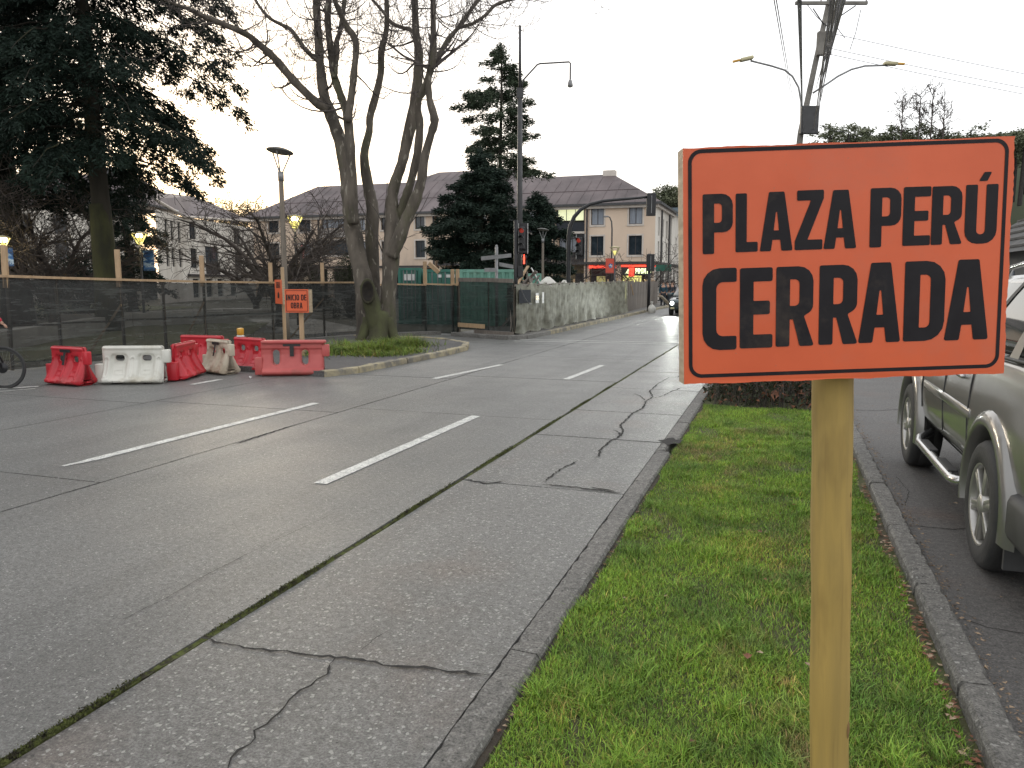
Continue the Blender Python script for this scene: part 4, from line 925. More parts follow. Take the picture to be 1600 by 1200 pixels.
mb = MB(); mb.add([(-.5, -.5, 2.5), (-.5, 16.5, 2.5), (5, 16.5, 6.0), (5, -.5, 6.0), (12, -.5, 2.5), (12, 16.5, 2.5)], [(0, 1, 2, 3), (3, 2, 5, 4), (0, 3, 4), (1, 5, 2)]); rf = mb.build('roof', M['tile_dark'], S2)
mb = MB()
for k in range(12):
    t = (k + .5) / 12; mb.box(-.5 + 5.5 * t - .03, -.5 + 5.5 * t + .03, -.5, 16.5, 2.53 + 3.5 * t - .03, 2.53 + 3.5 * t + .035)
mb.build('tile_courses', M['tile_dark'], rf)
mb = MB(); [mb.box(-.04, .02, 1 + 3 * k, 2.2 + 3 * k, .9, 2.0) for k in range(5)]; mb.build('windows', G2, S2)

# hills
def hill(name, pts, y0, depth, mat):
    vs = []; fs = []; n = len(pts); m_ = 8
    r2 = random.Random(3)
    for j in range(m_ + 1):
        t = j / m_; k = math.sin(t * math.pi / 2)
        for (x, z) in pts: vs.append((x, y0 + depth * t, (z * k + r2.uniform(-.6, .6) * t) - .2))
    for j in range(m_):
        for i in range(n - 1): fs.append((j * n + i, j * n + i + 1, (j + 1) * n + i + 1, (j + 1) * n + i))
    mb = MB(); mb.add(vs, fs); return tag(mb.build(name, mat, smooth=True), kind='structure')
def hx(px, Y): return lateral(px, Y, 0)
hm = pbr('hill_green', (.05, .06, .03), (.03, .038, .02), .04, .95, kind='World')
hill('hill', [(hx(1000, 330), 6), (hx(1030, 330), 26), (hx(1060, 330), 34), (hx(1180, 330), 40), (hx(1320, 330), 52), (hx(1600, 330), 56), (hx(1900, 330), 60), (hx(2300, 330), 40)], 240, 95, hm)

# ================================================================== TREES
def np_foliage(name, P, D, size, mat, parent, seed=1, n_leaf=9, width=0.22, droop=0.25, spread=0.8, flat=0.55):
    # P: spray positions, D: outward directions; every spray is a small fan of narrow leaf blades
    g = np.random.default_rng(seed); n = len(P); P = np.asarray(P); D = np.asarray(D); D = D / (np.linalg.norm(D, axis=1, keepdims=True) + 1e-9)
    base = np.repeat(P, n_leaf, 0); d = np.repeat(D, n_leaf, 0) + g.normal(0, spread, (n * n_leaf, 3)) * np.array([1, 1, flat]); d[:, 2] -= droop
    d /= np.linalg.norm(d, axis=1, keepdims=True); L = (size * g.uniform(0.5, 1.15, n * n_leaf))[:, None]
    side = np.cross(d, g.normal(0, 1, (n * n_leaf, 3))); side /= np.linalg.norm(side, axis=1, keepdims=True)
    base = base + g.normal(0, size * .35, base.shape)
    V = np.stack([base, base + d * L * .5 + side * L * width, base + d * L, base + d * L * .5 - side * L * width], 1).reshape(-1, 3); m_ = n * n_leaf
    me = bpy.data.meshes.new(name); me.vertices.add(m_ * 4); me.vertices.foreach_set('co', V.ravel())
    me.loops.add(m_ * 4); me.loops.foreach_set('vertex_index', np.arange(m_ * 4)); me.polygons.add(m_); me.polygons.foreach_set('loop_start', np.arange(m_) * 4); me.update(calc_edges=True)
    me.materials.append(mat); o = bpy.data.objects.new(name, me); C.objects.link(o); o.parent = parent
    return o
def conifer(name, loc, H, r0, zlo, prof, n_br, label, mat, size=0.22, seed=1, dens=1.0, lean=(0, 0), rise=0.25, sag=0.55, group=None, bark='conifer_bark', az=None, nleaf=9, width=.2, droop=.25):
    g = random.Random(seed); root = empty(name, loc, 0, label, 'tree', group)
    tr = MB(); pts = [Vector((lean[0] * t + 0.05 * math.sin(t * 9), lean[1] * t + .04 * math.cos(t * 7), H * t)) for t in [k / 10 for k in range(11)]]; tr.tube(pts, [r0 * (1.25 if k == 0 else 1) * (1 - .9 * k / 10) + .02 for k in range(11)], 12); tr.build('trunk', M[bark], root, True)
    br = MB(); P = []; D = []
    for i in range(n_br):
        t = (i + g.random()) / n_br; z = zlo + (H * .985 - zlo) * t; R_ = prof(z) * g.uniform(.62, 1.08); a = az(g, z) if az else g.random() * 6.283
        dr = Vector((math.cos(a), math.sin(a), 0)); o = Vector((lean[0] * z / H, lean[1] * z / H, z)); n = max(3, int(R_ / .45)); Q = []
        for k in range(n + 1):
            u = k / n; Q.append(o + dr * R_ * u + Vector((0, 0, R_ * (rise * u - sag * u * u))) + Vector((g.gauss(0, .04), g.gauss(0, .04), g.gauss(0, .04))))
        br.tube(Q, [max(.008, r0 * .16 * (1 - .8 * t) * (1 - .85 * k / n)) for k in range(n + 1)], 5, False)
        m_ = int(R_ * 9 * dens) + 3
        for k in range(m_):
            u = .16 + .86 * (g.random() ** .8); lat = (R_ * .30 * (1.1 - u) + .22) * g.uniform(-1, 1); j = min(n - 1, int(min(u, .999) * n)); q = Q[j].lerp(Q[j + 1], min(u, 1) * n - j)
            sd_ = Vector((-dr.y, dr.x, 0)); q = q + sd_ * lat + Vector((0, 0, -abs(lat) * .25 - g.random() * .12 * R_ ** .5)); P.append(q); D.append(dr * .8 + sd_ * (1 if lat > 0 else -1) * .7)
    for k in range(int(14 * dens)): P.append((lean[0] + g.gauss(0, .1), lean[1] + g.gauss(0, .1), H - g.random() * 1.0)); D.append((g.gauss(0, .4), g.gauss(0, .4), 1))
    br.build('branches', M[bark], root)
    tag(np_foliage('crown', P, D, size, mat, root, seed, nleaf, width, droop), kind='stuff')
    return root
def grp(p): return (p.x, p.y, 0)
# tall conifer with the mossy trunk in front of the plaza
b = at(166, 440, 26.5)
conifer('tall_conifer', (b.x, b.y, 0), 21, .34, 5.7, lambda z: 4.2 if z < 7 else (4.9 if z < 14 else 4.9 * (21.5 - z) / 7.5), 200, 'tall dark conifer with a thick mossy trunk rising behind the left netting', M['conifer_dark'],   .21, 3, 1.8, lean=(-.15, -.1), rise=.04, sag=.40, droop=.75, nleaf=15, width=.13)
mb = MB()  # moss covering the lower trunk
c0 = C.objects['tall_conifer']; mb.tube([(0, 0, .02), (0, 0, 1.5), (-.01, -.01, 3), (-.03, -.02, 4.3)], [.45, .385, .365, .335], 14); mb.build('trunk_moss', M['trunk_moss'], c0, True)
b = at(22, 440, 30)
conifer('dark_conifer', (b.x, b.y, 0), 20, .5, 4.6, lambda z: 3.9 if z < 12 else 3.9 * (20.5 - z) / 8.5, 105, 'dense dark conifer at the left edge of the photo, left of the mossy trunk', M['conifer_dark'], .24, 5, 1.6, rise=.1, sag=.4, nleaf=14, width=.14)
b = at(-120, 440, 27)
conifer('dark_conifer', (b.x, b.y, 0), 19, .45, 4.9, lambda z: 4.4 if z < 11 else 4.4 * (19.5 - z) / 8.5, 80, 'dark conifer just beyond the left edge whose boughs reach into the photo', M['conifer_dark'], .26, 6, 1.2, rise=.1, sag=.4, nleaf=12, width=.15)
b = at(204, 440, 37)
conifer('small_cedar', (b.x, b.y, 0), 7.6, .22, 1.6, lambda z: 1.8 if z < 4.8 else max(.3, 1.8 * (7.9 - z) / 3.0), 70, 'shorter bushy dark evergreen just right of the mossy trunk', M['conifer_mid'], .22, 8, 2.0, rise=.12, sag=.35, nleaf=14, width=.14)
# the two conifers in front of the corner building
b = at(783, 440, 56)
def tallprof(z):
    return 2.3 + .9 * math.sin(z * 1.3) if z < 13.5 else max(.35, 2.6 * (18.9 - z) / 5.2 * (1 + .25 * math.sin(z * 4)))
conifer('slender_conifer', (b.x, b.y, 0), 18.2, .24, 8.8, lambda z: (3.0 + .6 * math.sin(z * 2.3)) if z < 14 else max(.5, 3.2 * (18.6 - z) / 4.7), 58, 'tall slender conifer with ragged tiers rising above the corner building roof', M['conifer_pine'], .30, 12, 1.7, rise=.28, sag=.25, nleaf=16, width=.13)
b = at(752, 440, 50)
conifer('broad_conifer', (b.x, b.y, 0), 9.9, .3, .9, lambda z: 3.7 if z < 5.2 else max(.8, 3.7 * (10.6 - z) / 5.0), 130, 'broad dense dark evergreen standing left of the tall street pole', M['conifer_mid'], .27, 13, 2.3, rise=.15, sag=.2, nleaf=14, width=.15)
b = at(838, 440, 51)
conifer('broad_conifer', (b.x, b.y, 0), 7.4, .25, .9, lambda z: 2.5 if z < 4.2 else max(.5, 2.5 * (7.8 - z) / 3.2), 80, 'lower dark evergreen right of the tall street pole, touching the broad one', M['conifer_mid'], .27, 14, 2.3, rise=.15, sag=.2, nleaf=14, width=.15)

# bare trees ------------------------------------------------------
def twigs(mb, p, d, L, r, lev, g, up=0.2, curl=0.5, nseg=6, ch=(2, 4), sides=3, rmin=.0035, kl=.62):
    d = Vector(d).normalized(); Q = [Vector(p)]; ax = Vector((g.gauss(0, 1), g.gauss(0, 1), g.gauss(0, .5))).normalized()
    for k in range(nseg):
        d = (d + ax * g.uniform(-.2, .35) * curl + Vector((g.gauss(0, .14), g.gauss(0, .14), up * (k / nseg))) * curl).normalized(); Q.append(Q[-1] + d * L / nseg)
    rad = [max(rmin, r * (1 - .8 * k / nseg)) for k in range(nseg + 1)]; mb.tube(Q, rad, sides if r < .03 else 6, False)
    if lev > 0:
        for _ in range(g.randint(*ch)):
            k = g.randint(1, nseg); dd = (Q[k] - Q[k - 1]).normalized(); pr = Vector((g.gauss(0, 1), g.gauss(0, 1), g.gauss(.1, .8)))
            nd = (dd * .55 + pr.normalized() * .8).normalized(); twigs(mb, Q[k], nd, L * g.uniform(kl - .15, kl + .15), rad[k] * .62, lev - 1, g, up, curl, nseg, ch, sides, rmin, kl)
BT_D = 21.7
def bt(l, d=BT_D, dz=None): return [at(x, y, d if dz is None else dz(i)) for i, (x, y) in enumerate(l)]
troot_p = Vector(grp(at(590, 535, BT_D)))
BT = empty('bare_tree', troot_p, 0, 'large leafless tree with many tall stems growing from a grassy traffic island', 'tree')
def stem(name, l, wpx, doff, mat='bark', n=12, ext=None, bump=.08):
    # l pixel polyline from base to tip, wpx widths in photo pixels, doff depth offset at base and tip
    g = random.Random(len(l) * 7 + int(l[0][0])); m_ = len(l); P = []; W = []
    ds = [BT_D + doff[0] + (doff[1] - doff[0]) * k / (m_ - 1) for k in range(m_)]; P = [at(x, y, ds[k]) for k, (x, y) in enumerate(l)]
    W = [wpx[0] + (wpx[1] - wpx[0]) * k / (m_ - 1) for k in range(m_)] if len(wpx) == 2 else list(wpx); W = [w_ * ds[k] / F_PX / 2 for k, w_ in enumerate(W)]
    if ext:
        d = (P[-1] - P[-2]).normalized()
        for k in range(ext): d = (d + Vector((g.gauss(0, .12), g.gauss(0, .12), .1))).normalized(); P.append(P[-1] + d * .8); W.append(W[-1] * .8)
    # smooth (Catmull-Rom) and roughen
    Q = []; S = []
    for i in range(len(P) - 1):
        a, b_, c_, d_ = P[max(0, i - 1)], P[i], P[i + 1], P[min(len(P) - 1, i + 2)]; sub = 4
        for k in range(sub):
            t = k / sub; Q.append(.5 * ((2 * b_) + (c_ - a) * t + (2 * a - 5 * b_ + 4 * c_ - d_) * t * t + (3 * b_ - a - 3 * c_ + d_) * t ** 3)); S.append((W[i] * (1 - t) + W[i + 1] * t) * (1 + g.uniform(-bump, bump) * 1.3))
    Q.append(P[-1]); S.append(W[-1])
    mb = MB(); mb.tube([q - troot_p for q in Q], S, n); mb.build(name, M[mat], BT, True)
    return Q, S
LIMBS = []
LIMBS.append(stem('stem', [(577, 545), (574, 500), (571, 460), (566, 430), (556, 385), (549, 340), (544, 300), (541, 262), (531, 219), (514, 171), (505, 142), (500, 97), (497, 50), (494, 0)], [52, 34, 30, 27, 26, 23, 23, 22, 21, 18, 15, 13, 12, 11], (-.1, .6), ext=4))
LIMBS.append(stem('stem', [(512, 172), (492, 158), (459, 126), (427, 89), (404, 69), (384, 53), (347, 37), (319, 26), (295, 14), (262, 2)], [15, 14, 13, 12, 11, 10, 9, 8, 6, 4], (.3, -1.6), ext=2))
LIMBS.append(stem('stem', [(503, 100), (496, 95), (477, 77), (457, 49), (441, 39), (421, 28), (404, 8), (395, -12)], (8, 4), (.5, 1.9), ext=3))
LIMBS.append(stem('stem', [(552, 350), (550, 300), (548, 244), (543, 183), (534, 154), (522, 118), (516, 73), (512, 32), (514, -5)], [18, 16, 15, 14, 12, 11, 11, 10, 10], (-.3, -.9), ext=4))
LIMBS.append(stem('stem', [(543, 190), (549, 150), (553, 114), (556, 65), (540, 40), (530, 16), (522, -5)], (12, 8), (-.7, -1.8), ext=4))
LIMBS.append(stem('stem', [(522, 122), (526, 85), (526, 65), (531, 50), (536, 20), (539, -5)], (9, 7), (-.8, .4), ext=4))
LIMBS.append(stem('stem', [(590, 545), (586, 500), (583, 440), (581, 370), (582, 326), (576, 295), (569, 244), (577, 205), (578, 183), (587, 150), (595, 114), (596, 80), (604, 45), (604, 0)], [40, 24, 20, 19, 20, 17, 13, 11, 12, 11, 11, 10, 9, 8], (.5, 1.4), ext=4))
LIMBS.append(stem('stem', [(606, 548), (605, 500), (608, 450), (611, 400), (613, 350), (612, 320), (616, 290), (628, 255), (637, 215), (645, 179), (653, 122), (654, 81), (650, 53), (648, 0)], [46, 28, 23, 25, 24, 19, 17, 16, 17, 17, 15, 14, 12, 11], (0, .2), ext=4))
LIMBS.append(stem('stem', [(612, 400), (622, 375), (634, 345), (648, 315), (658, 284), (664, 244), (674, 208), (679, 187), (671, 154), (670, 118), (677, 93), (677, 41), (677, -4)], [22, 21, 19, 18, 15, 13, 12, 14, 10, 10, 11, 9, 8], (-.2, -1.4), ext=4))
LIMBS.append(stem('stem', [(611, 395), (620, 350), (632, 315), (642, 284), (652, 240), (656, 195), (653, 163), (664, 134), (674, 108)], [15, 15, 14, 13, 12, 12, 10, 10, 9], (.4, -1.0)))
LIMBS.append(stem('stem', [(676, 100), (684, 90), (701, 61), (717, 42), (738, 12), (752, -6)], (9, 6), (-1.0, .3), ext=3))
LIMBS.append(stem('stem', [(717, 43), (738, 37), (758, 24), (774, 8), (796, 0), (822, -4)], (6, 4), (-.2, .9), ext=3))
LIMBS.append(stem('stem', [(648, 53), (640, 46), (628, 43), (611, 35), (600, 20)], (7, 5), (.2, .8), ext=2))
# root flare, hollow stub, mossy foot
for (l, w_) in [([(577, 500), (566, 530), (552, 548)], (22, 10)), ([(607, 500), (618, 530), (632, 548)], (20, 9)), ([(592, 490), (592, 525), (590, 552)], (34, 30))]: stem('root_flare', l, w_, (-.25, -.55), 'moss_bark')
Q, S = stem('hollow_stub', [(592, 520), (583, 485), (577, 458), (572, 443)], [30, 27, 26, 22], (-.35, -.55), 'moss_bark')
mb = MB(); c = Q[-1] - troot_p; nrm = (EY - troot_p - c).normalized(); rot = nrm.to_track_quat('Z', 'Y').to_matrix().to_4x4(); T = Matrix.Translation(at(574.5, 455, BT_D - .82) - troot_p) @ rot @ Matrix.Diagonal((.17, .30, .12, 1))
mb.lathe([(1.0, -.9), (1.05, 0), (.92, .12), (.75, .02), (.6, -.35), (0.01, -.4)], 18, T); mb.build('hollow', M['hollow'], BT, True)
mb = MB(); mb.lathe([(1.0, -.6), (1.18, 0), (1.08, .22), (.9, .1)], 18, T); mb.build('callus_rim', M['moss_bark'], BT, True)
# a wound on the left stem
mb = MB(); T2 = Matrix.Translation(at(547, 318, BT_D - .42) - troot_p) @ rot @ Matrix.Diagonal((.17, .62, .10, 1)); mb.lathe([(1, -.8), (1, 0), (.7, .35), (.01, .3)], 14, T2); mb.build('bark_wound', M['hollow'] if False else M['bark'], BT, True)
g = random.Random(42); tw = MB()
for li, (Q, S) in enumerate(LIMBS):
    zmin = 5.2 if li in (0, 3, 6, 7, 8, 9) else 4.0
    for i in range(2, len(Q)):
        if Q[i].z < zmin + 1.2: continue
        pr = .26 if Q[i].z < 8 else .55
        for _ in range(2 if li in (1, 2, 10, 11) else 1):
            if g.random() > pr: continue
            d = Vector((g.gauss(0, 1), g.gauss(0, .8), g.gauss(-.1, .55))); L = g.uniform(.8, 2.0)
            twigs(tw, Q[i] - troot_p, d, L, max(.012, S[i] * .28), 2, g, .5, .95, 8, (2, 4), 3, .0058, .66)
    # crown above the frame and at limb ends
    for _ in range(6): twigs(tw, Q[-1] - troot_p, (Q[-1] - Q[-4]).normalized() + Vector((g.gauss(0, .6), g.gauss(0, .6), g.gauss(.1, .4))), g.uniform(1.2, 2.2), S[-1] * .7, 3, g, .3, .7, 6, (2, 4), 3, .006, .65)
# epicormic shoots in the fork
for (l, w_) in [([(600, 400), (590, 375), (575, 345), (560, 315), (530, 265), (505, 240)], .02), ([(604, 395), (600, 340), (605, 290), (605, 235)], .014), ([(604, 380), (598, 350), (588, 330), (575, 312)], .016), ([(624, 395), (634, 375), (641, 350), (660, 325), (672, 300)], .018), ([(606, 380), (612, 330), (622, 270), (625, 248)], .012), ([(622, 378), (650, 365), (668, 362)], .008)]:
    Q = [at(x, y, BT_D + .3) - troot_p for x, y in l]; tw.tube(Q, [max(.006, w_ * (1 - .7 * k / len(Q))) for k in range(len(Q))], 5)
tag(tw.build('twigs', M['twig'], BT), kind='stuff')
# unkempt grass clump round its foot
isz = .1
def clump(g, n):
    c = [gp(x, y, .1) for x, y in [(520, 552), (545, 550), (575, 552), (600, 553), (625, 550), (640, 541), (612, 543), (560, 541), (590, 546)]]; k = g.integers(0, len(c), n)
    cx = np.array([q.x for q in c]); cy = np.array([q.y for q in c]); return np.stack([cx[k] + g.normal(0, .26, n), cy[k] + g.normal(0, .34, n)], 1)
blades('wild_grass_clump', 15000, clump, .05, .30, .014, M['wild_grass'], 'overgrown grass clump around the foot of the bare tree', 7, 1.6, zf=lambda P: np.full(len(P), .09), dens=lambda P: .45 + .75 * np.clip(np.sin(P[:, 0] * 3.9 + 2 * np.sin(P[:, 1] * 2.2)) * np.sin(P[:, 1] * 3.3 + P[:, 0]) + .35, 0, 1.2))

def spreading_tree(name, px, dist, hgt, rad, label, seed, lev=3, nmain=5, mat='plaza_bark', r0=.17, ch=(3, 5), low=.25, group=None, rmin=.007, base_h=.6):
    b = at(px, 440, dist); g = random.Random(seed); root = empty(name, (b.x, b.y, 0), 0, label, 'tree', group); mb = MB(); tm = MB()
    mb.tube([(0, 0, -.1), (.03, 0, base_h * .5), (0, .05, base_h)], [r0 * 1.2, r0 * .95, r0 * .9], 10)
    for i in range(nmain):
        a = i / nmain * 6.283 + g.uniform(-.4, .4); Q = [Vector((0, 0, base_h - .1))]; d = Vector((math.cos(a) * .55, math.sin(a) * .55, 1)).normalized(); L = math.hypot(hgt - base_h, rad) * g.uniform(.8, 1.0); n = 9
        for k in range(n): d = (d + Vector((math.cos(a), math.sin(a), 0)) * .10 + Vector((g.gauss(0, .18), g.gauss(0, .18), g.gauss(0, .12)))).normalized(); Q.append(Q[-1] + d * L / n)
        rd = [r0 * .62 * (1 - .85 * k / n) + .008 for k in range(n + 1)]; mb.tube(Q, rd, 7)
        for k in range(2, n + 1):
            for _ in range(g.randint(2, 3)):
                dd = Vector((math.cos(a + g.gauss(0, 1.1)), math.sin(a + g.gauss(0, 1.1)), g.gauss(.35, .4))); twigs(tm, Q[k], dd, L * g.uniform(.22, .38), rd[k] * .55, lev - 1, g, .15, .55, 5, ch, 3, rmin, .62)
    mb.build('trunk', M[mat], root, True); tag(tm.build('twigs', M[mat], root), kind='stuff'); return root
T1 = spreading_tree('bare_plaza_tree', 80, 29, 5.7, 2.7, 'dark leafless tree spreading wide left of the mossy trunk', 31, 3, 7, r0=.2, ch=(3, 5), group='leafless trees in the plaza', rmin=.008)
T2 = spreading_tree('bare_plaza_tree', 436, 29, 4.6, 3.4, 'dark gnarled leafless tree directly behind the disc-topped street lamp', 32, 3, 7, r0=.2, ch=(2, 4), group='leafless trees in the plaza', rmin=.008, base_h=.9)
spreading_tree('bare_plaza_tree', 398, 40, 4.7, 3.2, 'paler leafless tree farther back, left of the gnarled one', 33, 2, 6, r0=.17, ch=(3, 4), group='leafless trees in the plaza', rmin=.01)
spreading_tree('bare_plaza_tree', 20, 42, 6.2, 3.4, 'dim leafless tree at the left edge behind the lit lamp', 34, 3, 6, r0=.17, ch=(3, 4), group='leafless trees in the plaza', rmin=.011)
spreading_tree('bare_street_tree', 1006, 60, 4.6, 2.2, 'small leafless tree in front of the lit shop', 35, 3, 5, r0=.09, ch=(2, 3), group='small leafless street trees', rmin=.012)
spreading_tree('bare_street_tree', 882, 63, 4.3, 2.4, 'tiny leafless tree below the balcony bay of the corner building', 36, 2, 5, r0=.08, ch=(2, 3), group='small leafless street trees', rmin=.012)
def shrub(name, px, dist, rx, rz, label, seed, mat, n=2600, leafs=.07):
    b = at(px, 440, dist); g = random.Random(seed); root = empty(name, (b.x, b.y, 0), 0, label, 'shrub'); mb = MB()
    for i in range(120):
        a = g.random() * 6.28; e = g.uniform(.1, 1.4); d = Vector((math.cos(a) * math.cos(e) * rx, math.sin(a) * math.cos(e) * rx, math.sin(e) * rz * 1.0)); mb.tube([(0, 0, 0), d * .5 + Vector((g.gauss(0, .08), g.gauss(0, .08), .1)), d * g.uniform(.92, 1.12)], [.02, .012, .006], 3, False)
    mb.build('stems', M['twig'], root); P = []; D = []
    for i in range(n):
        a = g.random() * 6.28; e = g.uniform(0, 1.57); k = g.uniform(.55, 1.04) * (1 + .08 * math.sin(a * 3)); P.append((math.cos(a) * math.cos(e) * rx * k, math.sin(a) * math.cos(e) * rx * k, math.sin(e) * rz * k)); D.append(P[-1])
    tag(np_foliage('foliage', P, D, leafs, mat, root, seed, 4, .3), kind='stuff')
shrub('round_shrub', 545, 36, 1.25, 2.75, 'rounded dark twiggy shrub behind the netting between lamp and bare tree', 51, M['shrub_leaf'])
shrub('round_shrub', 490, 37, 1.1, 2.5, 'smaller dark shrub left of the rounded one', 52, M['shrub_leaf'], 1600)
shrub('low_evergreen', 130, 36, 2.6, 2.7, 'low spreading evergreen shrub behind the netting left of the mossy trunk', 53, M['conifer_mid'], 3200, .12)
for k, (px, d, hh) in enumerate([(345, 90, 11.5), (372, 95, 11.8), (398, 92, 11.2)]):
    r9 = spreading_tree('far_sunlit_tree', px, d, hh, 2.6, ['leftmost', 'middle', 'rightmost'][k] + ' of the three thin sunlit trees rising over the low roofs at left', 60 + k, 2, 6, 'sun_gold_leaf' if False else 'twig', .14, (2, 4), group='thin sunlit trees behind the roofs', rmin=.02, base_h=7.2)
    g = random.Random(80 + k); P = [(g.gauss(0, 1.3), g.gauss(0, 1.3), g.uniform(7.5, hh - .4)) for _ in range(260)]; tag(np_foliage('foliage', P, [(p[0], p[1], .4) for p in P], .26, M['sun_gold_leaf'], r9, k, 3, .3), kind='stuff')
# trees on the hill
def hill_trees():
    g = random.Random(9); protos = []
    spots = []
    for k in range(74): spots.append((1295 + (k % 38) * 8.6 + g.uniform(-3, 3), 225 + 28 * (k // 38) + g.uniform(-6, 6), 0))
    for k in range(12): spots.append((1033 + k * 4 + g.uniform(-1.5, 1.5), 235 + g.uniform(-5, 8), 1))
    for i, (px, Y, kind) in enumerate(spots):
        h = g.uniform(7, 12) if kind == 0 else g.uniform(9, 14); d = ray(px, 250); x = d.x / d.y * Y
        topy = (209 + g.uniform(-9, 16) if px > 1290 else 285 + abs(px - 1052) * .9 + g.uniform(-6, 10)) + (22 if i >= 38 and kind == 0 else 0); dd = Y * 1.06; zt = hz(topy, math.hypot(x, Y) * math.cos(math.atan2(-x, Y) - YAW)); z = zt - h
        if i < 5:
            root = empty('hill_tree', (x, Y, z), 0, None, 'tree'); mb = MB(); mb.tube([(0, 0, -6), (.2, 0, h * .5), (0, .2, h * .9)], [.4, .28, .06], 6); mb.build('trunk', M['dark_bark'], root)
            P = []; gg = random.Random(i); cl = [(gg.gauss(0, 1.7), gg.gauss(0, 1.7), h * gg.uniform(.5, .97)) for _ in range(9)]
            for c_ in cl:
                for _ in range(22): P.append((c_[0] + gg.gauss(0, .6), c_[1] + gg.gauss(0, .6), c_[2] + gg.gauss(0, .35)))
            tag(np_foliage('crown', P, [(p[0], p[1], 1) for p in P], .6, M['hill_leaf'], root, i, 5, .3), kind='stuff'); root['_h'] = h + .9; protos.append(root)
        else:
            h = protos[i % 5]['_h']; root = protos[i % 5].copy(); C.objects.link(root); root.location = (x, Y, zt - h); del root['_h']; root.rotation_euler.z = g.random() * 6
            for ch in [o for o in list(C.objects) if o.parent == protos[i % 5]]:
                c_ = ch.copy(); C.objects.link(c_); c_.parent = root
        s = h / 9; root.scale = (s, s, 1)
        tag(root, 'grey-green eucalyptus on the wooded hill above the orange sign' if kind == 0 else 'tall thin tree far behind the roof of the corner building', 'tree', 'eucalyptus trees along the hilltop' if kind == 0 else 'far trees behind the corner building')
hill_trees()
for o in C.objects:
    if '_h' in o: del o['_h']
for k, (px, topy) in enumerate([(1405, 160), (1432, 150), (1451, 148), (1470, 165)]):
    Y = 215.0; d = ray(px, 250); x = d.x / d.y * Y; dist = Vector((x, Y, 0)).dot(_F); zt = hz(topy, dist); g = random.Random(k + 5); root = empty('bare_hill_tree', (x, Y, zt - 16), 0, ['leftmost bare pole-like', 'second bare thin', 'tallest bare thin', 'rightmost bare branching'][k] + ' tree standing up from the hilltop trees', 'tree', 'bare trees on the hilltop')
    mb = MB(); mb.tube([(0, 0, -4), (.1, 0, 8), (0, .1, 16)], [.2, .16, .05], 6); mb.build('trunk', M['twig'], root); mb = MB()
    for i in range(16): z = g.uniform(6, 15); twigs(mb, (0, 0, z), (g.gauss(0, 1), g.gauss(0, 1), 1.1), g.uniform(2, 3.8), .09, 2, g, .4, .4, 5, (2, 3), 3, .05)
    mb.build('branches', M['twig'], root)

# ================================================================== SITE FENCE
FPTS = [(-14.9, 5.6), (-13.76, 11.07), (-13.2, 17.2), (-12.2, 20.83), (-10.25, 23.3)]
def seg_at_px(a, b, px):
    d = ray(px, 440); n_ = (b[0] - a[0], b[1] - a[1]); t = (a[0] * d.y - a[1] * d.x) / (n_[1] * d.x - n_[0] * d.y); return t
def path_at_px(pts, px):
    best = None
    for a, b in zip(pts[:-1], pts[1:]):
        t = seg_at_px(a, b, px)
        if -1e-6 <= t <= 1 + 1e-6: return Vector((a[0] + (b[0] - a[0]) * t, a[1] + (b[1] - a[1]) * t, 0))
    return Vector((*pts[-1], 0))
def cloth(name, a, b, za_, zb_, mat, root, seed, folds=True, thick=0.0, off=0.0, nx=46, nz=18, amp=.035, z0=.03):
    g = random.Random(seed); a = Vector(a); b = Vector(b); d = b - a; L = d.length; nr = Vector((d.y, -d.x, 0)).normalized(); vs = []; fs = []
    fold = [(g.uniform(0, 1), g.uniform(.5, 1.2), -1 if g.random() < .8 else 1) for _ in range(9)]
    for j in range(nz + 1):
        v = j / nz
        for i in range(nx + 1):
            u = i / nx; zt = za_ + (zb_ - za_) * u - .03 * math.sin(math.pi * u) - (.02 * g.random() if j == nz else 0); z = z0 + (zt - z0) * v
            o = amp * math.sin(math.pi * u) * math.sin(math.pi * v) * .8 + amp * .35 * math.sin(u * 23 + seed + 5 * v) * (1 - v) + amp * .25 * math.sin(u * 9 + v * 6 + seed)
            if folds:
                for (fu, fw, s2) in fold: o += amp * .8 * math.exp(-((u - fu - s2 * .16 * (v - .0) * fw) / .012) ** 2) * (1 - v) ** 1.4
            vs.append(a + d * u + nr * (o + off) + Vector((0, 0, z)))
    for j in range(nz):
        for i in range(nx): fs.append((j * (nx + 1) + i, j * (nx + 1) + i + 1, (j + 1) * (nx + 1) + i + 1, (j + 1) * (nx + 1) + i))
    mb = MB(); mb.add([v - root.location for v in vs], fs); return mb.build(name, mat, root, True)
def rail(root, a, b, za_, zb_, mat='lumber', w_=.05, h=.05, name='top_rail', off=0.0):
    a = Vector(a); b = Vector(b); d = (b - a); nr = Vector((d.y, -d.x, 0)).normalized() * off; mb = MB(); u = nr.normalized() * w_ / 2 if off else Vector((d.y, -d.x, 0)).normalized() * w_ / 2
    P = []
    for p, z in ((a + nr, za_), (b + nr, zb_)):
        for s2 in (-1, 1):
            for zz in (z, z + h): P.append(p + u * s2 + Vector((0, 0, zz)) - root.location)
    mb.add(P, [(0, 1, 3, 2), (4, 6, 7, 5), (0, 2, 6, 4), (1, 5, 7, 3), (0, 4, 5, 1), (2, 3, 7, 6)]); return mb.build(name, M[mat], root)
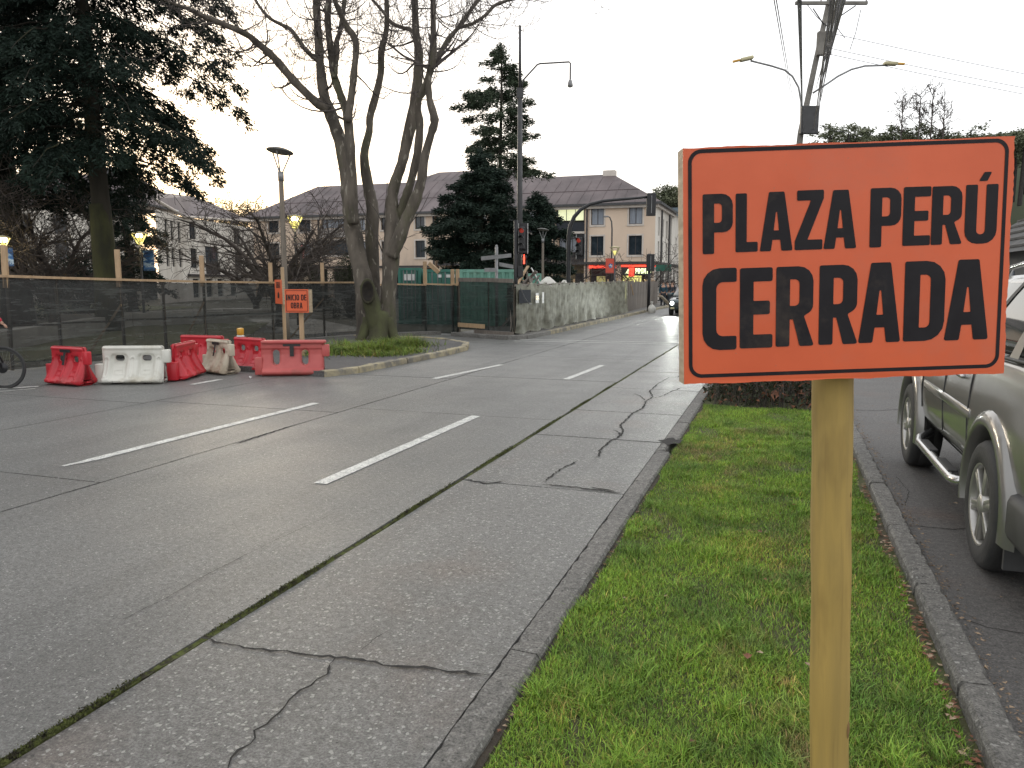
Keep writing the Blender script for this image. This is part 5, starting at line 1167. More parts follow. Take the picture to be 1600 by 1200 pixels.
def post(root, p, z, w_=.09, name='post', mat='lumber', lean=0.0):  # lumber posts below the netting top are coloured dark in place of shade
    if mat == 'lumber' and z > 1.72:
        mb = MB(); mb.bevbox(-w_ / 2, w_ / 2, -w_ * .35, w_ * .35, 1.58, z, .006); o = mb.build('stake', M[mat], root); o.location = Vector(p) - root.location; o.rotation_euler = (0, lean, YAW); z = 1.6; w_ *= .6; p = Vector(p) + Vector((-.02, .05, 0)); mat = 'rust_pole'
    elif mat == 'lumber': mat = 'rust_pole'; w_ *= .6
    mb = MB(); mb.bevbox(-w_ / 2, w_ / 2, -w_ * .35, w_ * .35, -.1, z, .006); o = mb.build(name, M[mat], root); o.location = Vector(p) - root.location; o.rotation_euler = (0, lean, YAW); return o
FZ = lambda px: {0: 1.80}.get(px, 1.80 + (1.665 - 1.80) * min(px, 400) / 400) if px < 400 else 1.67
F1 = empty('netting_fence', (-13.76, 11.07, 0), 0, 'long dark shade netting fence on pale wooden posts at the left of the street', 'fence')
cols = [(-170, None), (5, 384), (88, None), (187, 391), (255, None), (318, 400), (425, 411), (506, 411), (560, 428)]
pp = [path_at_px(FPTS, c[0]) if c[0] > -100 else Vector((*FPTS[0], 0)) for c in cols]
# the fence makes its corner behind the bare tree
for i in range(len(cols) - 1):
    a, b = pp[i], pp[i + 1]; z1, z2 = FZ(max(0, cols[i][0])), FZ(cols[i + 1][0]); cloth('netting_panel', a, b, z1, z2, M['shade'], F1, 20 + i)
    rail(F1, a, b, z1 - .02, z2 - .02, off=.03); rail(F1, a, b, .85, .82, 'rust_pole', .03, .04, 'mid_rail', off=-.07)
for (px, top), p in zip(cols, pp):
    d = (p - EY).dot(_F); post(F1, p + Vector((-.08, .06, 0)), hz(top, d) if top else 1.66, .10, lean=.03 if px == 5 else 0)
for i, (a, b) in enumerate([(pp[2], pp[3]), (pp[4], pp[5]), (pp[6], pp[7])]):   # diagonal braces behind the netting
    mb = MB(); q = a.lerp(b, .35) + Vector((-.3, .3, .1)) - F1.location; e = b + Vector((-.1, .1, 1.2)) - F1.location; mb.cyl(q, e, .03, n=4); mb.build('brace', M['lumber'], F1)
F2 = empty('green_netting_fence', (-12.2, 20.83, 0), 0, 'dark green netting fence with a wooden rail between the bare tree and the street corner', 'fence')
c2 = [(560, 428), (612, None), (665, 409), (708, 421), (716, 421)]
F2P = [(-12.2, 20.83), (-10.3, 23.36), (-9.65, 22.75)]
q2 = [path_at_px(F2P, c[0]) if c[0] > 561 else Vector((-12.2, 20.83, 0)) for c in c2]
for i in range(len(c2) - 1):
    a, b = q2[i], q2[i + 1]; cloth('netting_panel', a, b, 1.63, 1.60, M['shade_green'], F2, 40 + i, nx=24); rail(F2, a, b, 1.60, 1.57, off=.03)
for (px, top), p in list(zip(c2, q2))[1:]:
    d = (p - EY).dot(_F); post(F2, p + Vector((-.05, .07, 0)), hz(top, d) if top else 1.6, .12)
mb = MB(); T = Matrix.Translation(q2[2] - F2.location + Vector((.12, .1, 2.25))) @ Matrix.Rotation(.7, 4, 'Y'); mb.bevbox(-.05, .4, -.04, .04, -.07, .07, .01, T); mb.build('broken_board', M['lumber'], F2)
F3 = empty('corner_netting_fence', (-9.62, 22.72, 0), 0, 'dark green netting panel with a grey coping board at the street corner', 'fence')
a, b = Vector((-9.60, 22.68, 0)), Vector((-7.52, 21.92, 0)); m_ = a.lerp(b, .55)
cloth('netting_panel', a, m_, 1.74, 1.73, M['shade_green'], F3, 51, nx=30, amp=.02, z0=.2); cloth('netting_panel', m_, b, 1.73, 1.72, M['shade_green'], F3, 52, nx=30, amp=.03, z0=.2)
rail(F3, a, m_, 1.70, 1.69, 'grey_board', .05, .12, 'coping_board', .03); rail(F3, m_ + (b - m_) * .003, b, 1.69, 1.66, 'grey_board', .05, .12, 'coping_board', .03)
rail(F3, a + Vector((0, -.12, 0)), a.lerp(b, .50) + Vector((0, -.12, 0)), .28, .26, 'lumber', .05, .13, 'loose_plank')
rail(F3, a.lerp(b, .3), b, .05, .03, 'grey_board', .06, .16, 'foot_board', .03)
for p in (a, m_, b): post(F3, p + Vector((-.03, .08, 0)), 1.72, .08)
# film-wrapped hoarding along the far footway
F4 = empty('film_wrapped_fence', (-7.50, 21.95, 0), 0, 'fence wrapped in wrinkled translucent plastic film along the far footway', 'fence')
fp = [(-7.50, 21.95), (-7.44, 27), (-7.42, 33), (-7.42, 39.5)]; tot = [Vector((*p, 0)) for p in fp]
g = random.Random(4); seq = []
for a, b in zip(tot[:-1], tot[1:]):
    m_ = max(1, round((b - a).length / 2.0)); seq += [(a.lerp(b, k / m_), a.lerp(b, (k + 1) / m_)) for k in range(m_)]
def film(a, b, seed, parent, z1, z2):
    g = random.Random(seed); d = b - a; nr = Vector((d.y, -d.x, 0)).normalized(); nx, nz = 34, 22; vs = []; fs = []
    ph = [g.uniform(0, 6) for _ in range(8)]
    for j in range(nz + 1):
        v = j / nz
        for i in range(nx + 1):
            u = i / nx; U = (a.y + d.y * u); z = .16 + (z1 + (z2 - z1) * u - .16 + .05 * math.sin(U * 5.1 + 1) * (v == 1) + .03 * math.sin(U * 13) * (v == 1)) * v - (.06 * math.sin(U * 2.3) ** 2) * (1 - v)
            o = .003 * math.sin(U * 22.2) + .004 * math.sin(U * 8.5 + 4 * v) + .009 * math.sin(v * 7 + U * 2.2 + math.sin(U * 3) * 2) * (1 - .5 * v) + .016 * math.sin(U * 7 - v * 13 + 2 * math.sin(U * 2.1)) * (1 - v) + g.uniform(-.004, .004) + .05 * (1 - v) ** 3 * math.sin(U * 4)
            vs.append(a + d * u + nr * (o + .05) + Vector((0, 0, z)) - parent.location)
    for j in range(nz):
        for i in range(nx): fs.append((j * (nx + 1) + i, j * (nx + 1) + i + 1, (j + 1) * (nx + 1) + i + 1, (j + 1) * (nx + 1) + i))
    mb = MB(); mb.add(vs, fs); return mb.build('film_panel', M['film'], parent, True)
hts = lambda y: 1.60 + .006 * (y - 22) + .02 * math.sin(y * 1.7)
for k, (a, b) in enumerate(seq):
    film(a, b, k, F4, hts(a.y), hts(b.y)); rail(F4, a, b, hts(a.y) - .04, hts(b.y) - .04, 'grey_board', .04, .06)
    post(F4, a + Vector((-.06, 0, 0)), hts(a.y) + (.12 if a.y > 28 else .02) + g.uniform(-.03, .06), .07)
    for q in range(7):   # battens showing through the film
        p = a.lerp(b, (q + .5) / 7) + Vector((-.12, 0, 0)); mb = MB(); mb.box(-.02, .02, -.11, .11, .15, hts(a.y) - .05 - g.uniform(0, .08)); o = mb.build('batten', M['grey_board'], F4); o.location = p - F4.location
for i, (px, z0, z1, w_, m_, dy) in enumerate([(833, 1.02, 1.34, .34, 'white', 0), (833, 1.12, 1.26, .30, 'amber', 0), (843, 1.0, 1.36, .2, 'white', .5)]):   # torn notices pasted at the corner
    mb = MB(); mb.box(0, .004, 0, w_, z0, z1); o = mb.build('pasted_notice', M[m_], F4); t = seg_at_px(fp[0], fp[1], px); o.location = (.16 + .006 * i, (fp[1][1] - fp[0][1]) * t - .17, 0)
mb = MB(); mb.tube([(.13, .15, 1.5), (.18, .45, 1.2), (.20, .8, 1.02), (.19, 1.1, 1.0)], .014, 6); mb.build('loose_strap', M['grey_metal'], F4)
mb = MB(); mb.box(.105, .112, .1, 1.25, 1.05, 1.45); mb.build('torn_dark_film', M['cloth_dark'], F4)
# bare boards at the far end
F5 = empty('board_fence', (-7.45, 39.7, 0), 0, 'fence of weathered vertical boards at the far end of the hoarding', 'fence')
a, b = Vector((-7.45, 39.7, 0)), Vector((-8.3, 56.0, 0)); n = 46
for k in range(n):
    p = a.lerp(b, k / n); wv = (b - a).length / n * .94; mb = MB(); h = 1.70 + g.uniform(-.06, .06); mb.box(0, wv, -.015 - g.uniform(0, .02), .015, .14, h)
    o = mb.build('board', M['grey_board'], F5); o.location = p - F5.location + Vector((0, 0, 0)); o.rotation_euler = (g.uniform(-.01, .01), 0, math.atan2(b.y - a.y, b.x - a.x))
for k in range(11):
    p = a.lerp(b, k / 11) + Vector((-.1, 0, 0)); post(F5, p, 1.75 + g.uniform(0, .12), .08)
mb = MB(); mb.cyl((.05, .9, 1.55), (.1, 1.3, 1.0), .03, n=4); mb.build('loose_slat', M['lumber'], F5)

# ================================================================== SITE CONTAINERS, DEBRIS
def container(px0, px1, dist, h, mat, label, side=True, rotz=0.0):
    p = at(px0, 440, dist); q = at(px1, 440, dist); L = (q - p).length; root = empty('site_container', (p.x, p.y, 0), YAW + rotz, label, 'container')
    mb = MB(); mb.box(0, L, .06, 2.4, .12, h - .02); mb.build('body', M[mat], root)
    mb = MB()
    for (x0, x1, z0, z1) in [(0, .12, 0, h), (L - .12, L, 0, h), (.12, L - .12, h - .12, h), (.12, L - .12, 0, .16)]: mb.bevbox(x0, x1, 0, .14, z0, z1, .01)
    mb.build('corner_frame', M[mat], root)
    if side:
        mb = MB(); n = int(L / .28); vs = []
        for k in range(n):
            x = .14 + k * (L - .28) / n; w_ = (L - .28) / n; xs = [(x, .055), (x + w_ * .3, .055), (x + w_ * .45, .005), (x + w_ * .85, .005), (x + w_, .055)]
            mb.add([(a_, b_, z) for a_, b_ in xs for z in (.16, h - .12)], [(2 * i, 2 * i + 2, 2 * i + 3, 2 * i + 1) for i in range(4)])
        mb.build('corrugated_side', M[mat], root)
    else:
        for k in range(2):
            x0 = .14 + k * (L - .28) / 2; w_ = (L - .28) / 2 - .02; mb = MB(); mb.bevbox(x0, x0 + w_, -.01, .05, .18, h - .14, .008); dr = mb.build('door', M[mat], root)
            for x in (x0 + w_ * .3, x0 + w_ * .75): mb = MB(); mb.cyl((x, -.05, .15), (x, -.05, h - .1), .02, n=6); mb.build('locking_bar', M['grey_metal'], dr)
    return root
k1 = container(622, 658, 31, 2.25, 'container', 'dark green site container left of the wooden post with the broken board', False)
k2 = container(664, 716, 30.6, 2.18, 'container', 'dark green site container right of the wooden post with the broken board', False)
for rt, rc in ((k1, [(.25, .7, 1.75, 2.0)]), (k2, [(.5, .66, 1.86, 1.98), (.85, 1.2, 1.86, 1.98)])):
    for (x0, x1, z0, z1) in rc: mb = MB(); mb.box(x0, x1, -.03, -.022, z0, z1); mb.build('placard', M['white'], rt)
container(718, 818, 29.5, 2.16, 'container_side', 'long pale green corrugated container behind the corner netting', True)
container(824, 846, 33.5, 2.05, 'container_side', 'short pale green container right of the debris pile', True)
def debris():
    p = at(818, 440, 28.2); root = empty('debris_pile', (p.x, p.y, 0), YAW, 'jumble of broken planks and pallets showing above the fence by the traffic light', 'debris'); g = random.Random(17)
    for k in range(26):
        L = g.uniform(.5, 1.2); mb = MB(); mb.box(-L / 2, L / 2, -.05, .05, -.02, .02); o = mb.build('plank', M[g.choice(['lumber', 'grey_board', 'grey_board'])], root); o.location = (g.gauss(.15, .28), g.gauss(0, .3), .2 + 1.7 * g.random()); o.rotation_euler = (g.gauss(0, .5), g.gauss(0, .8), g.random() * 3)
    mb = MB(); mb.box(-.6, .6, -.5, .5, 0, 1.6); mb.build('rubble_heap', M['soil'], root)
    mb = MB(); mb.cyl((.28, 0, 2.2), (.62, .1, 1.6), .03, n=4); mb.build('white_batten', M['white'], root)
debris()
def sack(name, p, sx, sz, label, seed, mat='bag', cat='sack'):
    g = random.Random(seed); mb = MB(); nu, nv = 18, 9; vs = []; fs = []
    for j in range(nv + 1):
        v = j / nv; r = (.9 + .25 * math.sin(v * 3.0)) * (1 - v ** 4 * .85)
        for i in range(nu): a = 6.283 * i / nu; rr_ = r * (1 + g.uniform(-.07, .07) + .06 * math.sin(3 * a + v * 4)); vs.append((math.cos(a) * rr_ * sx, math.sin(a) * rr_ * sx * .8, v * sz + g.uniform(-.01, .01)))
    for j in range(nv):
        for i in range(nu): i2 = (i + 1) % nu; fs.append((j * nu + i, j * nu + i2, (j + 1) * nu + i2, (j + 1) * nu + i))
    fs.append(tuple(nv * nu + i for i in range(nu))); mb.add(vs, fs); o = mb.build(name, M[mat], None, True); o.location = p; return tag(o, label, cat)
p = at(866, 440, 30); sack('bulk_bag', (p.x - .25, p.y, .1), .62, 1.78, 'big white bulk bag showing just above the film-wrapped fence', 1); p = at(882, 440, 30); sack('bulk_bag', (p.x, p.y, .1), .40, 1.66, 'smaller white bulk bag right of the big one above the fence', 2)
p = gp(1018, 489); sack('tied_sack', (p.x, p.y, .0), .20, .48, 'small white tied sack standing at the far kerb', 3)
bb = C.objects['tied_sack']; mb = MB(); mb.lathe([(.06, 0), (.04, .06), (.10, .16), (.02, .17)], 10); o = mb.build('tied_neck', M['bag'], bb, True); o.location = (0, 0, .46)
p = gp(1034, 480); rt = empty('broken_crate', (p.x, p.y, .1), .5, 'whitish broken crate tipped against the far end of the board fence', 'crate')
for k in range(6): mb = MB(); T = Matrix.Rotation(.75, 4, 'Y'); mb.box(-.55, .55, -.3 + k * .12, -.22 + k * .12, .4, .44, T); mb.build('slat', M['dirty_plastic'], rt)
mb = MB(); mb.box(-.55, -.48, -.32, .4, .33, .40, T); mb.box(.48, .55, -.32, .4, .33, .40, T); mb.build('bearer', M['dirty_plastic'], rt)
p = gp(807, 0 + 489 + 86); 
mb = MB(); g = random.Random(1); mb.add([(g.uniform(-.05, .05), g.uniform(-.05, .05), g.uniform(0, .05)) for _ in range(8)], [(0, 1, 2), (2, 3, 4), (4, 5, 6), (6, 7, 0), (1, 4, 7), (2, 5, 0)]); o = mb.build('paper_scrap', M['white']); o.location = gp(391, 591, .003); tag(o, 'crumpled white paper scrap on the road in front of the red barriers', 'litter')

# ================================================================== STREET FURNITURE
def disc_lamp(px, dist, base, topz, label, rdisc=.34, tilt=.12, group='disc-topped street lamps'):
    p = Vector((base[0], base[1], 0)); root = empty('disc_street_lamp', p, YAW, label, 'street lamp', group); mb = MB()
    mb.tube([(0, 0, 0), (0, 0, .6), (0, 0, topz - .75)], [.085, .075, .062], 12); mb.build('pole', M['rust_pole'], root, True)
    mb = MB(); mb.cyl((0, 0, topz - .78), (0, 0, topz - .55), .075, n=12); mb.build('collar', M['grey_metal'], root, True)
    T = Matrix.Translation((0, 0, topz - .05)) @ Matrix.Rotation(tilt, 4, 'Y') @ Matrix.Rotation(-.10, 4, 'X')
    for k in range(3):
        a = k * 2.094 + .5; mb = MB(); mb.cyl((.03 * math.cos(a), .03 * math.sin(a), topz - .6), T @ Vector((.26 * math.cos(a), .26 * math.sin(a), -.02)), .018, n=6); mb.build('arm', M['grey_metal'], root)
    mb = MB(); mb.lathe([(.01, .07), (rdisc * .6, .06), (rdisc * .93, .02), (rdisc, -.005), (rdisc * .93, -.02), (.01, -.03)], 28, T); mb.build('disc', M['disc'], root, True)
    return root
bp_ = gp(449, 537, .1); disc_lamp(445, 21.8, bp_, hz(258, 21.8), 'disc-topped lamp post standing beside the small orange works sign')
bp_ = at(848, 440, 44); disc_lamp(848, 44, bp_, hz(359, 44), 'disc-topped lamp post in front of the dark evergreen right of the traffic lights')
def plaza_lamp(px, topy, dist, label, lit, banner=None, sc=1.0):
    p = at(px, 440, dist); tz = hz(topy, dist); root = empty('plaza_lantern', (p.x, p.y, 0), YAW, label, 'street lamp', 'glass lanterns on posts in the plaza'); mb = MB()
    mb.tube([(0, 0, 0), (0, 0, .5), (0, 0, tz - .62 * sc)], [.07, .055, .045], 8); mb.build('pole', M['dark_grey'], root, True)
    z = tz - .6 * sc; R1, R0 = .33 * sc, .07 * sc
    for k in range(4):
        a = k * 1.571 + .5; c, s = math.cos(a), math.sin(a); mb = MB(); mb.tube([(R0 * c, R0 * s, z), (R1 * c, R1 * s, z + .5 * sc)], .035 * sc, 5); mb.build('lantern_rib', M['lamp_dim'] if lit else M['lamp_cream'], root)
    mb = MB(); mb.lathe([(.01, .06), (R1 * 1.05, 0), (R1 * 1.08, -.03), (.01, -.02)], 14, Matrix.Translation((0, 0, z + .56 * sc))); mb.build('cap', M['lamp_cream'], root, True)
    mb = MB(); mb.lathe([(.01, 0), (R0, .02), (R1 * .40, .26 * sc), (.01, .28 * sc)], 10, Matrix.Translation((0, 0, z + .06))); mb.build('glass_cone', M['lamp_dim'], root, True)
    if lit:
        mb = MB(); mb.lathe([(.01, -.12), (.11, -.07), (.14, 0), (.10, .07), (.01, .1)], 12, Matrix.Translation((0, 0, z + .42 * sc))); mb.build('lit_bulb', M['lamp_glow'], root, True)
        ld = bpy.data.lights.new('lantern_light', 'POINT'); ld.energy = 80; ld.color = (1, .8, .42); ld.shadow_soft_size = .12; lo = bpy.data.objects.new('lantern_light', ld); C.objects.link(lo); lo.parent = root; lo.location = (0, 0, z + .25 * sc)
    return root, z
plaza_lamp(10, 370, 25.5, 'lit lantern at the left edge in front of the bare tree', True, sc=.62)
r1, z1_ = plaza_lamp(222, 364, 31, 'brightly lit lantern with a blue banner right of the mossy trunk', True, sc=.8)
plaza_lamp(464, 338, 30, 'lit lantern glowing through the branches behind the disc-topped lamp', True, sc=.85)
plaza_lamp(708, 393, 50, 'small unlit yellow lantern above the green containers', False, sc=.95)
plaza_lamp(960, 386, 48, 'yellowish lantern in front of the lit shop, beside the red banner', False, sc=.95)
plaza_lamp(203, 341 + 0, 80, 'tiny far lit lantern showing inside the dark evergreen', True, sc=.5)
def banner(px0, px1, y0, y1, dist, kind, label):
    p = at(px0, 440, dist); q = at(px1, 440, dist); W_ = (q - p).length; z0, z1 = hz(y1, dist), hz(y0, dist); root = empty('street_banner', (p.x, p.y, 0), YAW, label, 'banner')
    mb = MB(); mb.box(0, W_, -.01, .01, z0, z1); c = mb.build('banner_cloth', M['ban_' + kind], root)
    for z in (z0 + .03, z1 - .03): mb = MB(); mb.cyl((-.12, 0, z), (W_, 0, z), .015, n=6); mb.build('banner_arm', M['dark_grey'], root)
    return root, W_, z0, z1
def ban(name, cols, seed):
    m = bpy.data.materials.new(name); m.use_nodes = True; t = m.node_tree; b = t.nodes['Principled BSDF']; v = coords(t, 'Object', (1.2, 1, 2.2)); n = noise(t, v, 2.4, 4, .6, .8); r = t.nodes.new('ShaderNodeValToRGB'); r.color_ramp.interpolation = 'CONSTANT'
    for i, (p_, c) in enumerate(cols):
        e = r.color_ramp.elements[i] if i < 2 else r.color_ramp.elements.new(p_); e.position = p_; e.color = (*c, 1)
    t.links.new(n, r.inputs[0]); t.links.new(r.outputs[0], b.inputs['Base Color']); b.inputs['Roughness'].default_value = .7; return m
M['ban_blue'] = ban('blue_print', [(0, (.03, .10, .26)), (.44, (.08, .2, .40)), (.52, (.45, .55, .60)), (.60, (.04, .12, .3))], 1)
M['ban_red'] = pbr('red_banner', (.62, .10, .06), (.55, .08, .05), 2, .7)
banner(226, 243, 391, 423, 31, 'blue', 'blue and white printed banner hanging from the brightly lit lantern'); banner(14, 24, 388, 416, 25.5, 'blue', 'small blue banner hanging from the lantern at the left edge')
rb, W_, z0, z1 = banner(946, 961, 404, 427, 48, 'red', 'red banner with a dark round emblem in front of the shop')
mb = MB(); k = 10; mb.poly([[(W_ / 2 + .15 * math.cos(i * .628) * (1 if i % 2 else .72), (z0 + z1) / 2 + .17 * math.sin(i * .628) * (1 if i % 2 else .72)) for i in range(10)]], lambda x, y: (x, -.018, y)); mb.build('emblem', M['ban_blue'], rb)
mb = MB(); mb.box(W_ / 2 - .11, W_ / 2 + .11, -.024, -.019, (z0 + z1) / 2 - .02, (z0 + z1) / 2 + .02); mb.box(W_ / 2 - .02, W_ / 2 + .02, -.024, -.0192, (z0 + z1) / 2 + .021, (z0 + z1) / 2 + .1); mb.build('emblem_bar', M['white'], rb)
# tall steel pole with drooping arm lamp
p = at(812, 440, 28); TP = empty('tall_lamp_pole', (p.x, p.y, 0), YAW, 'very tall thin pole with an angled arm and hanging lamp above the traffic lights', 'street lamp'); D_ = 28
mb = MB(); mb.tube([(0, 0, 0), (0, 0, 5), (0, 0, hz(150, D_))], [.11, .095, .08], 10); mb.tube([(0, 0, hz(150, D_)), (0, 0, hz(60, D_))], [.055, .045], 8); mb.build('pole', M['dark_grey'], TP, True)
S_ = D_ / F_PX
mb = MB(); mb.tube([(.06, 0, hz(150, D_)), (.12, 0, hz(138, D_)), (26 * S_, 0, hz(116, D_)), (30 * S_, 0, hz(114.5, D_)), (74 * S_, 0, hz(112, D_)), (76 * S_, 0, hz(114, D_)), (76 * S_, 0, hz(138, D_))], .028, 7); mb.build('arm', M['dark_grey'], TP, True)
mb = MB(); mb.lathe([(.02, 0), (.06, -.04), (.09, -.16), (.10, -.24), (.06, -.27), (.01, -.28)], 12, Matrix.Translation((76 * S_, 0, hz(137, D_)))); mb.build('lamp_head', M['grey_metal'], TP, True)
mb = MB(); mb.bevbox(-.12, .12, -.08, .08, hz(165, D_), hz(150, D_), .02); mb.build('clamp', M['dark_grey'], TP)

def signal_head(root, x, y, zt, zb, w_, lit=None, board=True, back=False, n=3, rot=0.0):
    T = Matrix.Translation((x, y, 0)) @ Matrix.Rotation(rot, 4, 'Z'); mb = MB(); mb.bevbox(-w_ / 2, w_ / 2, -.1, .1, zb, zt, .03, T); hd = mb.build('signal_head', M['black'], root)
    if board: mb = MB(); mb.bevbox(-w_ * .85, w_ * .85, .11, .13, zb - .12, zt + .12, .004, T); mb.build('back_board', M['black'], hd); mb = MB(); [mb.box(a_, b_, .105, .109, c_, d_, T) for a_, b_, c_, d_ in ((-w_ * .85, -w_ * .76, zb - .12, zt + .12), (w_ * .76, w_ * .85, zb - .12, zt + .12))]; mb.build('white_edge', M['white'], hd)
    for k in range(n):
        zc_ = zt - (zt - zb) * (k + .5) / n; r = min(w_ * .40, (zt - zb) / n * .42)
        if not back:
            Tl = T @ Matrix.Translation((0, -.101, zc_)) @ Matrix.Rotation(R(90), 4, 'X'); mb = MB(); mb.lathe([(.001, .02), (r * .7, .012), (r, 0)], 16, Tl); mb.build('lens', M[lit[k]] if lit else M['dark_grey'], hd, True)
            mb = MB(); m_ = 12; vs = []
            for i in range(m_ + 1):
                a_ = math.pi * i / m_; vs += [(r * 1.08 * math.cos(a_), -.10, zc_ + r * 1.08 * math.sin(a_)), (r * 1.08 * math.cos(a_), -.10 - .18 * (.5 + .5 * math.sin(a_)), zc_ + r * 1.08 * math.sin(a_))]
            mb.add([T @ Vector(v) for v in vs], [(2 * i, 2 * i + 1, 2 * i + 3, 2 * i + 2) for i in range(m_)]); mb.build('visor', M['black'], hd, True)
    if back: mb = MB(); mb.box(-.012, .012, -.125, -.101, zb + .1, zt - .1, T); mb.build('back_seam', M['grey_metal'], hd)
    return hd
# near signal pole on the corner
b = gp(806, 522, .1); D_ = (b - EY).dot(_F); S_ = D_ / F_PX; TL = empty('traffic_light', (b.x, b.y, .1), YAW, 'black traffic light pole on the netting corner with red signal and lit red standing figure', 'traffic light')
mb = MB(); mb.tube([(0, 0, 0), (0, 0, hz(347, D_) - .1)], .062, 12); mb.bevbox(-.12, .12, -.12, .12, 0, .5, .03); mb.build('pole', M['black'], TL, True)
signal_head(TL, 10 * S_, -.02, hz(357, D_) - .1, hz(391, D_) - .1, 9 * S_, ['red_reflect', 'dark_grey', 'dark_grey'], True, rot=-.25)
h2 = signal_head(TL, 12.5 * S_, -.02, hz(400, D_) - .1, hz(415, D_) - .1, 8.5 * S_, ['trim'], False, n=1, rot=.1)
mb = MB(); f_ = [(-.02, .13), (.02, .13), (.028, .07), (.022, 0), (.024, -.1), (-.024, -.1), (-.022, 0), (-.028, .07)]; mb.poly([[(x + 12.5 * S_, y + hz(407, D_) - .12) for x, y in f_]], lambda x, y: (x, -.17, y)); mb.lathe([(.001, .01), (.022, 0)], 10, Matrix.Translation((12.5 * S_, -.168, hz(407, D_) + .04)) @ Matrix.Rotation(R(90), 4, 'X')); mb.build('red_figure', M['red_lamp'], h2)
mb = MB(); mb.bevbox(.06, .30, -.06, .06, hz(396, D_) - .1, hz(394, D_) - .1, .01); mb.bevbox(.05, .22, -.09, .09, hz(433, D_) - .1, hz(417, D_) - .1, .02); mb.build('bracket', M['black'], TL)
# arched mast arm signal
p = at(888, 440, 30); D_ = 30; S_ = D_ / F_PX; TA = empty('mast_arm_signal', (p.x, p.y, 0), YAW, 'black arched mast reaching right over the street with signal heads', 'traffic light')
arc_ = [(888, 510), (888, 440), (888, 370), (890, 355), (896, 341), (906, 330), (920, 322), (940, 317), (960, 315), (985, 313), (1008, 311)]
mb = MB(); mb.tube([((x - 888) * S_, 0, max(0, hz(y, D_))) for x, y in arc_], [.10, .085, .08, .078, .076, .07, .065, .06, .055, .05, .048], 10); mb.build('mast', M['black'], TA, True)
signal_head(TA, (1014.5 - 888) * S_, 0, hz(305, D_), hz(339.5, D_), 14 * S_, None, False, True, n=3)
signal_head(TA, 17 * S_, 0, hz(372, D_), hz(400, D_), 9 * S_, ['red_reflect', 'dark_grey', 'dark_grey'], True, rot=-.45)
mb = MB(); mb.bevbox(.05, 13 * S_, -.03, .03, hz(374, D_), hz(372.5, D_), .01); mb.build('bracket', M['black'], TA)
b = gp(1013, 486, .1); D_ = (b - EY).dot(_F); S_ = D_ / F_PX; TB = empty('traffic_light', (b.x, b.y, .1), YAW, 'traffic light seen from behind at the far end of the fence', 'traffic light')
mb = MB(); mb.tube([(0, 0, 0), (0, 0, hz(400, D_))], .085, 10); mb.build('pole', M['black'], TB, True); signal_head(TB, .02, -.18, hz(398, D_) - .1, hz(424, D_) - .1, 12 * S_, None, False, True)
p = at(952, 440, 52); D_ = 52; S_ = D_ / F_PX; LM = empty('slim_lamp_mast', (p.x, p.y, 0), YAW, 'slim curved lamp mast rising in front of the corner building windows', 'street lamp')
mb = MB(); mb.tube([(3 * S_, 0, 0), (3 * S_, 0, hz(400, D_)), (3 * S_, 0, hz(360, D_)), (2 * S_, 0, hz(348, D_)), (-1 * S_, 0, hz(341.5, D_)), (-5 * S_, 0, hz(340, D_))], [.07, .055, .05, .045, .04, .035], 8); mb.build('mast', M['dark_grey'], LM, True); mb = MB(); mb.bevbox(-10 * S_, -3 * S_, -.1, .1, hz(341.5, D_), hz(339, D_), .03); mb.build('lamp_head', M['grey_metal'], LM)
# street name sign, plates seen nearly from behind
p = at(776, 440, 27.5); D_ = 27.5; S_ = D_ / F_PX; NS = empty('street_name_sign', (p.x, p.y, 0), YAW, 'grey post with crossed street name plates above the corner netting', 'street sign')
mb = MB(); mb.cyl((0, 0, 0), (0, 0, hz(387, D_)), .055, n=10); mb.lathe([(.05, 0), (.05, .06), (.01, .09)], 10, Matrix.Translation((0, 0, hz(387, D_)))); mb.build('post', M['grey_metal'], NS, True)
for (x0, x1, ya, yb, dy, sk) in [(-24, 23, 404.5, 399.5, -.07, .0), (-19, -1, 422, 422, -.09, .0), (4, 26, 413, 417, .08, .1)]:
    mb = MB(); vs = [(x0 * S_, dy, hz(ya + 3, D_)), (x1 * S_, dy + sk, hz(yb + 3, D_)), (x1 * S_, dy + sk, hz(yb - 3, D_)), (x0 * S_, dy, hz(ya - 3, D_))]; mb.add(vs + [(a_, b_ + .02, c_) for a_, b_, c_ in vs], [(0, 1, 2, 3), (7, 6, 5, 4), (0, 4, 5, 1), (1, 5, 6, 2), (2, 6, 7, 3), (3, 7, 4, 0)]); mb.build('name_plate', M['grey_metal'], NS)
p = at(745, 440, 27.0)
# green info plate in front of the shop side
p = at(1036, 440, 60); D_ = 60; gs = empty('green_street_plate', (p.x, p.y, 0), YAW, 'small dark green plate on a post at the far corner', 'street sign'); mb = MB(); mb.cyl((0, 0, 0), (0, 0, 3.1), .04, n=6); mb.build('post', M['dark_grey'], gs); mb = MB(); mb.box(-.6, .6, -.03, -.005 - .04, 2.5, 3.0); mb.build('plate', M['green_plate'], gs)

# small orange works sign and its neighbour

